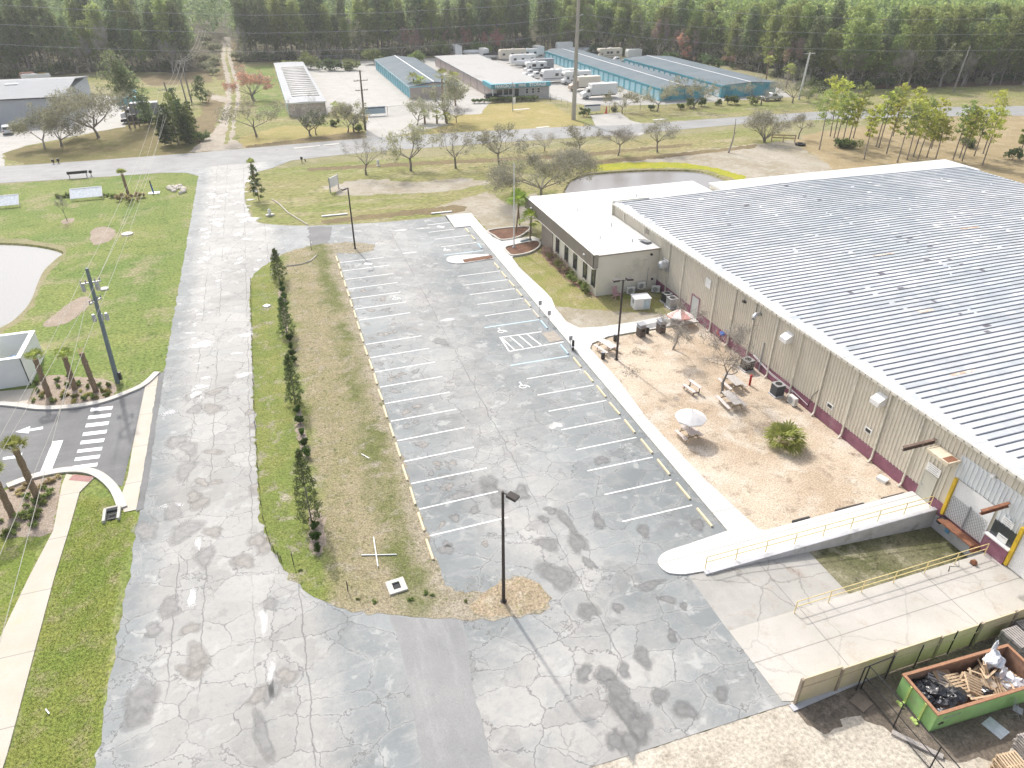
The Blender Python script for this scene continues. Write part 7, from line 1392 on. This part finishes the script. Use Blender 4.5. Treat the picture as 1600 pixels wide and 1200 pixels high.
def bagmesh(seed, rx, ry, rz_, m):
    r = random.Random(seed); b = MB().ellipsoid((0, 0, rz_ * .8), rx, ry, rz_, 14, 9, 0, .14, r).ellipsoid((rx * .2, 0, rz_ * 1.75), .07, .07, .13, 6, 4, 0, .2, r); return b.build('rubbish_bag', m)
for i, (x, y, z, s_, lb) in enumerate(((.75, 1.75, .35, .42, 'shiny black rubbish bag in the far corner of the dumpster end'), (.6, 1.15, .35, .40, 'black rubbish bag against the near end wall of the dumpster'), (1.25, 1.2, .55, .43, 'black rubbish bag on top in the middle of the heap'), (1.15, .5, .45, .45, 'large black rubbish bag nearest the front wall'), (1.95, .65, .5, .52, 'long black rubbish bag under the pallets'), (.55, .5, .3, .36, 'small black rubbish bag in the front corner'), (1.2, 1.85, .4, .38, 'black rubbish bag by the cardboard'), (3.7, .7, .45, .30, 'small black bag right of the broken pallet'))):
    indump(bagmesh(700 + i, s_ * 1.3, s_ * 1.15, s_ * .85, M_bag), x, y, z + .12, (.1 * i, .1, i), lb, 'rubbish bag', 'bags in the dumpster')
def wrapmesh(seed, s_):
    nrr = np.random.default_rng(seed); r = random.Random(seed); b = MB().ellipsoid((0, 0, .25 * s_), .55 * s_, .4 * s_, .32 * s_, 12, 8, 0, .35, r).ellipsoid((.45 * s_, .2 * s_, .5 * s_), .16 * s_, .12 * s_, .55 * s_, 8, 6, 0, .4, r); return b.build('plastic_wrap', M_wrap)
indump(wrapmesh(1, 1.0), 5.15, 1.75, 1.1, (0, 0, .5), 'crumpled clear plastic over the upright pallet', 'plastic wrap', 'plastic in the dumpster'); indump(wrapmesh(2, 1.1), 5.4, .7, .55, (0, 0, 2), 'crumpled clear plastic at the right end of the dumpster', 'plastic wrap', 'plastic in the dumpster'); indump(wrapmesh(3, .6), .75, .35, .7, (0, 0, 1), 'small pale plastic in the front corner', 'plastic wrap', 'plastic in the dumpster')
def pallet_mesh(m, name='pallet'):
    b = MB(); r = random.Random(5)
    for k in range(7): b.box(-.6, .6, -.5 + k * .152, -.5 + k * .152 + .09 + r.uniform(-.01, .01), .115, .135)
    for x in (-.58, -.03, .52): b.box(x, x + .06, -.5, .5, .022, .115)
    for k in range(3): b.box(-.6, .6, -.5 + k * .455, -.5 + k * .455 + .09, 0, .022)
    return b.build(name, m)
indump(pallet_mesh(M_palewood), 2.55, 1.3, 1.0, (.15, .35, .15), 'pale wooden pallet lying tilted on the bags', 'pallet', 'pallets in the dumpster'); indump(pallet_mesh(M_palewood), 3.3, 1.0, .98, (.25, .5, -.35), 'broken pale pallet leaning over the other one', 'pallet', 'pallets in the dumpster'); indump(pallet_mesh(M_palewood), 4.75, 1.75, .95, (1.1, .2, .7), 'tan pallet standing on edge at the back wall', 'pallet', 'pallets in the dumpster'); indump(pallet_mesh(M_palewood), 4.4, 1.55, .55, (.7, 0, .3), 'tan pallet low behind the standing one', 'pallet', 'pallets in the dumpster')
for i, (x, y, z, rot, a, b_, lb) in enumerate(((2.3, 1.95, .95, (.5, .1, .3), 1.1, .8, 'brown cardboard sheet against the back wall of the dumpster'), (3.9, .9, .5, (.1, .1, .6), 1.0, .8, 'brown cardboard sheet right of the pallets'), (4.6, .6, .4, (0, .1, .2), 1.2, .7, 'flattened cardboard on the dumpster floor'), (1.45, 1.75, .75, (.2, .9, 1.0), .9, .14, 'single pale plank among the bags'), (3.4, .35, 1.0, (0, .12, -.04), 2.0, .1, 'pale plank along the front wall'))):
    indump(MB().box(-a / 2, a / 2, -b_ / 2, b_ / 2, 0, .025).build('cardboard' if b_ > .3 else 'plank', M_card if b_ > .3 else M_palewood), x, y, z, rot, lb, 'cardboard' if b_ > .3 else 'plank', 'scraps in the dumpster')
for i, (x, y, z, rot, lb) in enumerate(((4.3, .75, .72, (.2, -.3, 1.2), 'tan pallet tipped over the cardboard'), (5.6, 1.2, .55, (.1, .15, .4), 'greyish pallet at the right end of the dumpster'), (1.9, 1.75, .85, (.3, .2, -.6), 'pale pallet slanting at the back behind the bags'))):
    indump(pallet_mesh(M_palewood if i < 2 else M_greywood), x, y, z, rot, lb, 'pallet', 'pallets in the dumpster')
for i in range(16):
    x, y = ro.uniform(1.6, 5.6), ro.uniform(.5, 1.8); L = ro.uniform(.7, 1.5); indump(MB().box(-L / 2, L / 2, -.05, .05, 0, .022).build('plank', M_palewood), x, y, ro.uniform(.85, 1.2), (ro.uniform(-.2, .2), ro.uniform(-.35, .35), ro.uniform(0, 3.1)), 'loose pale plank on the heap in the dumpster', 'plank', 'loose planks in the dumpster')
for i in range(7):
    indump(MB().box(-.45, .45, -.32, .32, 0, .02).build('cardboard', M_card if i % 2 else mat('pale_card', (.55, .47, .36), .85)), 1.8 + i * .55, ro.uniform(.5, 1.75), ro.uniform(.55, .85), (ro.uniform(-.4, .4), ro.uniform(-.4, .4), ro.uniform(0, 3)), 'crumpled cardboard piece on the heap in the dumpster', 'cardboard', 'cardboard on the heap')
def stack(u, v, n, m, rz, label, group):
    g = G(u, v); p = None
    for i in range(n):
        o = pallet_mesh(m) if p is None else p.copy()
        if p is not None: COL.objects.link(o)
        p = p or o; o.location = (g[0] + ro.gauss(0, .03), g[1] + ro.gauss(0, .03), .02 + i * .137); o.rotation_euler = (0, 0, rz + ro.gauss(0, .04)); tag(o, '%s pallet up in the %s' % (ORD[i], label), 'pallet', group)
stack(1577, 1020, 10, M_greywood, 1.5, 'grey pallet stack behind the dumpster', 'grey pallet stack'); stack(1600, 1003, 8, M_greywood, 1.45, 'grey pallet stack at the right edge behind the dumpster', 'right-edge pallet stack'); stack(1574, 1218, 8, M_palewood, 1.45, 'pale pallet stack at the lower right corner', 'pale pallet stack'); stack(1610, 1180, 7, M_greywood, 1.45, 'grey pallet stack cut by the lower right edge', 'lower right pallet stack')
pn = MB().obox((0, 0, .03), .75, .95, .03, (0, 0, .2)).build('metal_panel', mat('pale_steel', (.58, .62, .66), .4, metal=.3)); tag(put(pn, 1555, 1138), 'pale square metal panel lying beside the dumpster', 'panel')
fc = thing('folding_chair', 'grey metal folding chair tipped beside the dumpster', 'chair', (*G(1585, 1118)[:2], .02), .6); MB().obox((0, 0, .45), .42, .42, .025, (.1, 0, 0)).build('seat', M_greymetal, fc); MB().obox((0, .24, .8), .42, .025, .25, (-.2, 0, 0)).build('backrest', M_greymetal, fc)
for s_ in (-.2, .2): MB().tube([(s_, -.25, 0), (s_, .28, .95)], .013, 5).build('leg', M_greymetal, fc); MB().tube([(s_, .28, 0), (s_, -.15, .46)], .013, 5).build('leg', M_greymetal, fc)
tag(put(MB().obox((0, 0, .08), .25, 2.2, .14, (0, 0, .65)).build('timber', M_greywood), 1432, 1165), 'long grey timber lying under the pipe fence', 'timber'); tag(put(MB().obox((0, 0, .04), .9, .8, .05, (0, .1, .3)).build('board', mat('brown_board', (.24, .19, .15), .85)), 1345, 1098), 'brown board lying by the fence footing', 'board')
hz = MB().tube([(.0, 0, .03), (.4, .3, .03), (.9, .1, .03), (1.3, .5, .03), (1.0, .8, .03), (1.6, .9, .03)], .04, 5).build('air_hose', M_black); put(hz, 1480, 898, z=.22); tag(hz, 'black hose lying on the dock slab', 'hose')
hs_ = thing('hose_cart', 'small rusty brown hose reel on the dock slab', 'reel', (*G(1520, 882, .25)[:2], .27)); MB().tube([(-.1, 0, .15), (.1, 0, .15)], .18, 12).build('reel', M_rust, hs_); MB().box(-.15, .15, -.15, .15, 0, .05).build('base', M_dark, hs_)
# ---- vehicles
M_vwhite = mat('vehicle_white', (.74, .74, .73), .3, var=.03, scale=.6, spec=.5, dirt=(.60, .59, .56), dscale=.8, damt=(.62, .8)); M_vcream = mat('vehicle_cream', (.66, .60, .50), .35, var=.03); M_vdark = mat('vehicle_black', (.025, .026, .03), .3, spec=.5); M_vgrey = mat('vehicle_grey', (.30, .31, .33), .35, spec=.5); M_vtan = mat('vehicle_tan', (.42, .33, .25), .5); M_vsilver = mat('vehicle_silver', (.48, .50, .52), .35, metal=.4); M_stripe = mat('maroon_stripe', (.20, .08, .08), .4); M_light = mat('lamp_glass', (.72, .70, .62), .2); M_tail = mat('tail_red', (.40, .03, .03), .3)
def profile(pts, w2, m, name, parent, mi=None):
    n = len(pts); b = MB(); b.add([(x, -w2, z) for x, z in pts] + [(x, w2, z) for x, z in pts], [tuple(range(n)), tuple(range(n, 2 * n))[::-1]] + [(i, n + i, n + (i + 1) % n, (i + 1) % n) for i in range(n)]); o = b.build(name, m, parent, bevel=.05); return o
def wheels(r, xs, w2, rad):
    for x in xs:
        for s_ in (-1, 1):
            t = MB().tube([(x, s_ * (w2 - .22), rad), (x, s_ * w2, rad)], rad, 14).build('wheel', M_black, r); MB().tube([(x, s_ * w2, rad), (x, s_ * (w2 + .02), rad)], rad * .55, 10).build('rim', M_galv, t)
def win(r, x0, x1, z0, z1, w2, name='window'):
    for s_ in (-1, 1): MB().box(x0, x1, min(s_ * w2, s_ * (w2 + .02)), max(s_ * w2, s_ * (w2 + .02)), z0, z1).build(name, M_glass, r)
def car(label, u, v, rz, m, kind='suv', cat='car', s_=1.0):
    r = thing('parked_' + kind, label, cat, (*G(u, v)[:2], .02), rz)
    if kind == 'pickup':
        profile([(-2.7, .45), (-2.7, 1.05), (-.55, 1.05), (-.45, 1.15), (1.1, 1.12), (2.55, 1.0), (2.7, .8), (2.7, .45)], .95, m, 'body', r); profile([(-.6, 1.1), (-.4, 1.78), (.75, 1.78), (1.35, 1.12)], .84, M_vdark if m is M_vdark else m, 'cab', r); win(r, -.35, .75, 1.2, 1.66, .85)
        MB().box(-2.6, -.7, -.8, .8, 1.051, 1.07).build('truck_bed', M_dark, r); MB().add([(.82, -.74, 1.7), (.82, .74, 1.7), (1.32, .78, 1.18), (1.32, -.78, 1.18)], [(0, 1, 2, 3)]).build('windscreen', M_glass, r, loc=(.03, 0, .02))
    else:
        profile([(-2.3, .4), (-2.35, .95), (-2.2, 1.05), (1.0, 1.02), (2.1, .88), (2.3, .7), (2.3, .4)], .92, m, 'body', r); profile([(-2.22, 1.0), (-1.95, 1.62), (.2, 1.65), (1.05, 1.02)], .8, m, 'cabin', r); win(r, -1.8, .15, 1.1, 1.5, .81)
        MB().box(-2.28, -2.14, -.66, .66, 1.12, 1.5).build('rear_window', M_glass, r); MB().add([(.3, -.7, 1.6), (.3, .7, 1.6), (1.0, .76, 1.08), (1.0, -.76, 1.08)], [(0, 1, 2, 3)]).build('windscreen', M_glass, r, loc=(.04, 0, .03))
    for s_ in (-.7, .7): MB().box(2.28 if kind != 'pickup' else 2.68, 2.33 if kind != 'pickup' else 2.73, s_ - .18, s_ + .18, .66, .82).build('headlight', M_light, r); MB().box(-2.38 if kind != 'pickup' else -2.73, -2.3 if kind != 'pickup' else -2.68, s_ - .12, s_ + .12, .75, .95).build('tail_light', M_tail, r)
    wheels(r, (-1.45, 1.4) if kind != 'pickup' else (-1.7, 1.7), .93 if kind != 'pickup' else .96, .36); return r
def box_truck(label, u, v, rz, bm, cm_, L=9.5):
    r = thing('box_truck', label, 'truck', (*G(u, v)[:2], .02), rz); MB().box(-L / 2, L / 2 - 2.3, -1.2, 1.2, .95, 3.5).build('cargo_box', bm, r, bevel=.04); f = L / 2; profile([(f - 2.25, .5), (f - 2.25, 2.55), (f - 1.7, 2.6), (f - 1.0, 1.75), (f - .05, 1.4), (f, .9), (f, .5)], 1.02, cm_, 'cab', r); win(r, f - 1.95, f - 1.2, 1.6, 2.25, 1.03)
    MB().add([(f - 1.66, -.9, 2.52), (f - 1.66, .9, 2.52), (f - 1.02, .95, 1.8), (f - 1.02, -.95, 1.8)], [(0, 1, 2, 3)]).build('windscreen', M_glass, r, loc=(.04, 0, .03)); MB().box(-L / 2 + .2, L / 2 - 2.3, -.5, .5, .6, .95).build('chassis', M_dark, r)
    for s_ in (-.75, .75): MB().box(f - .02, f + .03, s_ - .18, s_ + .18, .85, 1.1).build('headlight', M_light, r)
    wheels(r, (-L / 2 + 2.2, f - 1.2), 1.05, .45); return r
def motorhome(label, u, v, rz, m, L=9.5, over=False, stripe=M_vgrey, h=3.4):
    r = thing('motorhome', label, 'motorhome', (*G(u, v)[:2], .02), rz); f = L / 2
    if over: profile([(-f, .5), (-f, h), (f - .6, h), (f - .3, h - .5), (f - .6, h - 1.05), (f - 2.0, h - 1.1), (f - 2.0, .5)], 1.22, m, 'body', r); profile([(f - 2.05, .45), (f - 2.05, 2.2), (f - 1.3, 2.2), (f - .8, 1.4), (f, 1.2), (f, .45)], 1.0, m, 'cab', r); win(r, f - 1.8, f - 1.2, 1.45, 2.0, 1.01); wheels(r, (-f + 2.5, f - .9), 1.15, .42)
    else: profile([(-f, .5), (-f, h), (f - .4, h), (f, h - .8), (f + .1, 1.2), (f + .1, .5)], 1.25, m, 'body', r); MB().add([(f - .12, -1.1, h - .6), (f - .12, 1.1, h - .6), (f + .08, 1.1, 1.6), (f + .08, -1.1, 1.6)], [(0, 1, 2, 3)]).build('windscreen', M_glass, r, loc=(.06, 0, 0)); wheels(r, (-f + 2.6, f - 1.6), 1.2, .45)
    for a in (-f + 1.2, -f + 3.6, 0.4): win(r, a, a + 1.0, 1.75, 2.5, 1.26 if not over else 1.23)
    for s_ in (-1, 1): MB().box(-f + .05, f - (2.2 if over else .3), min(s_ * 1.255, s_ * 1.27), max(s_ * 1.255, s_ * 1.27), 1.05, 1.3).build('stripe', stripe, r)
    MB().box(-.9, .1, -.4, .4, h, h + .25).build('roof_unit', M_white, r); MB().box(1.0, 1.6, -.3, .3, h, h + .12).build('roof_vent', M_vgrey, r); return r
def trailer(label, u, v, rz, m, L=6, h=2.9, w2=1.15, windows=False, cat='trailer', stripe=None):
    r = thing('travel_trailer' if windows else 'cargo_trailer', label, cat, (*G(u, v)[:2], .02), rz); f = L / 2
    profile([(-f, .55), (-f, h), (f - .35, h), (f, h - .6), (f, .55)], w2, m, 'body', r); wheels(r, (-.5, .5), w2 - .02, .36); MB().tube([(f, .5, .5), (f + 1.2, 0, .5)], .05, 5).tube([(f, -.5, .5), (f + 1.2, 0, .5)], .05, 5).build('drawbar', M_dark, r)
    if windows:
        for a in (-f + .8, -.3, f - 1.9): win(r, a, a + .95, 1.5, 2.15, w2)
        MB().box(-.6, .1, -.35, .35, h, h + .22).build('roof_unit', M_white, r)
    if stripe: MB().box(-f + .1, f - .4, -w2 - .015, -w2 - .003, .9, 1.2).build('stripe', stripe, r)
    return r
def boat(label, u, v, rz, m):
    r = thing('covered_boat', label, 'boat', (*G(u, v)[:2], .02), rz); h = MB(); st = [(-3, 1.0, .7), (-1, 1.15, .7), (1.2, 1.0, .75), (2.6, .45, .95), (3.2, .03, 1.1)]
    for x, w2, z0 in st: h.v += [(x, -w2, 1.5), (x, -w2 * .7, z0), (x, w2 * .7, z0), (x, w2, 1.5)]
    for i in range(4):
        for k in range(3): h.f.append((i * 4 + k, i * 4 + k + 1, i * 4 + k + 5, i * 4 + k + 4)); h.m.append(0)
    h.f.append((0, 1, 2, 3)); h.m.append(0); h.build('hull', M_vwhite, r); c = MB()
    for x, w2, z0 in st: c.v += [(x, -w2 - .02, 1.45), (x, -w2 * .5, 1.9 + .3 * (1 - abs(x) / 4)), (x, w2 * .5, 1.9 + .3 * (1 - abs(x) / 4)), (x, w2 + .02, 1.45)]
    for i in range(4):
        for k in range(3): c.f.append((i * 4 + k, i * 4 + k + 4, i * 4 + k + 5, i * 4 + k + 1)); c.m.append(0)
    c.f.append((0, 3, 2, 1)); c.m.append(0); c.build('cover', m, r); wheels(r, (-1, -.2), 1.0, .33); MB().beam((-2.5, .6, .55), (4.2, 0, .5), .1, .1).beam((-2.5, -.6, .55), (4.2, 0, .5), .1, .1).build('boat_trailer', M_galv, r); return r
VP = pi
box_truck('white box truck parked nearest the right storage gate', 935, 153, VP, M_vwhite, M_vwhite, 9.6); box_truck('cream box truck behind the white one, with tan skirt', 912, 141, VP, M_vcream, M_vtan, 8.6)
motorhome('long white flat-fronted motorhome in the middle of the vehicle lot', 872, 128, VP, M_vwhite, 10.2); motorhome('shorter white motorhome with cab-over bunk behind the tan truck', 899, 131, VP, M_vwhite, 8.4, True, M_stripe)
car('white pickup truck parked left of the long motorhome', 829, 119, VP + .1, M_vwhite, 'pickup', 'pickup'); car('white pickup truck beside the other pickup, nearer the motorhome', 839, 122, VP + .1, M_vwhite, 'pickup', 'pickup'); trailer('grey flat-sided cargo trailer behind the white pickups', 846, 109, VP, M_vgrey, 7.5, 3.2); motorhome('white van-fronted bus with dark windows before the grey trailer', 836, 113, VP, M_vwhite, 7.0, True, M_vdark, 3.0); car('black pickup at the right end of the grey trailer', 856, 114, VP, M_vdark, 'pickup', 'pickup')
trailer('white travel trailer with round-cornered windows near the office roof', 816, 101, VP, M_vwhite, 8.6, 3.1, 1.2, True, 'travel trailer', M_vgrey); boat('small white boat on a trailer in front of the white travel trailer', 818, 105, VP, M_vwhite); trailer('cream travel trailer with dark front cap at the back of the lot', 800, 93, VP, M_vcream, 9.5, 3.3, 1.2, True, 'travel trailer', M_vtan); trailer('white travel trailer beside the cream one, farther right', 823, 91, VP, M_vwhite, 8.0, 3.0, 1.2, True, 'travel trailer', M_vgrey); trailer('tall white enclosed trailer left of the long pale-blue-door row', 841, 87, VP / 2, M_vwhite, 5.5, 3.2, 1.25)
motorhome('white motorhome behind the white office roof, leftmost', 713, 88, VP / 2, M_vwhite, 7.5, False, M_vgrey, 3.6); boat('white covered boat behind the white office roof', 737, 88, VP, M_vwhite); trailer('tall white trailer behind the right corner of the office roof', 756, 91, VP / 2, M_vwhite, 5.0, 3.2); boat('dark covered boat right of the tall white trailer', 769, 93, VP, M_vdark)
trailer('white trailer top above the far end of the long teal row', 881, 84, VP, M_vwhite, 6, 3.9, 1.2); boat('white domed boat cover right of the white trailer top', 895, 84, VP, M_vwhite); boat('pale boat left of the concrete pole behind the teal row', 869, 86, VP, M_vwhite)
boat('grey covered boat right of the concrete pole, first of two', 912, 84, VP, M_vgrey); boat('grey covered boat right of the concrete pole, second of two', 924, 84, VP, M_vsilver); motorhome('tan-swirled motorhome with cab-over bunk between the teal rows', 951, 92, VP, M_vcream, 9.0, True, M_vtan, 3.4); car('white pickup in front of the tan-swirled motorhome', 964, 98, VP, M_vwhite, 'pickup', 'pickup'); trailer('low white trailer behind the rightmost teal row', 989, 91, VP, M_vwhite, 5.5, 2.9)
car('white hatchback parked in front of the grey workshop', 14, 208, pi / 2 + .2, M_vwhite, 'car', 'car'); car('silver pickup with dark bed at the right end of the teal rows', 1205, 157, 0, M_vsilver, 'pickup', 'pickup'); car('black pickup behind the tall pines at left', 212, 192, VP, M_vdark, 'pickup', 'pickup'); box_truck('white flatbed truck behind the tall pines at left', 222, 186, VP, M_vgrey, M_vwhite, 8.0); car('dark car beside the storage office porch', 772, 156, 0, M_vdark, 'car', 'car')
trailer('white trailer half hidden by the young pines at left', 258, 181, .3, M_vwhite, 4.5, 2.2); trailer('teal skip-shaped container behind the tall pines', 204, 167, 0, M_teal, 5, 2.2); trailer('pale blue machine cab behind the tall pines', 205, 157, 0, M_palteal, 3.5, 2.6); trailer('orange-white machine beyond the workshop roof', 46, 127, 0, mat('faded_orange', (.55, .30, .22), .5), 3.5, 2.4); trailer('yellow-white machine beyond the workshop roof', 70, 130, 0, M_yellow, 2.5, 2.6); trailer('long white trailer beyond the workshop roof', 60, 131, 0, M_vwhite, 7, 2.6)
for i, (u, v, L) in enumerate(((480, 230, 5), (518, 226, 3), (815, 171, 4), (848, 199, 3), (1030, 187, 3))): tag(put(MB().obox((0, 0, .02), L, 1.0, .05, (0, 0, .1)).build('concrete_pad', M_kerb), u, v, z=.02), 'pale concrete pad in the grass, ' + ORD[i] + ' from the left', 'slab', 'pads in the far verge')
# ---- the air: a faint haze that pales the far wood
hzm = bpy.data.materials.new('haze_air'); hzm.use_nodes = True; ht_ = hzm.node_tree; ht_.nodes.clear(); ho = ht_.nodes.new('ShaderNodeOutputMaterial'); pv = ht_.nodes.new('ShaderNodeVolumePrincipled')
pv.inputs['Color'].default_value = (.93, .95, .97, 1); pv.inputs['Density'].default_value = .0003; pv.inputs['Anisotropy'].default_value = .35; ht_.links.new(pv.outputs[0], ho.inputs['Volume'])
hz_ = MB().box(-515, 715, -75, 915, -3, 36).build('haze', hzm); tag(hz_, 'thin pale haze over the whole site', 'haze', kind='stuff')
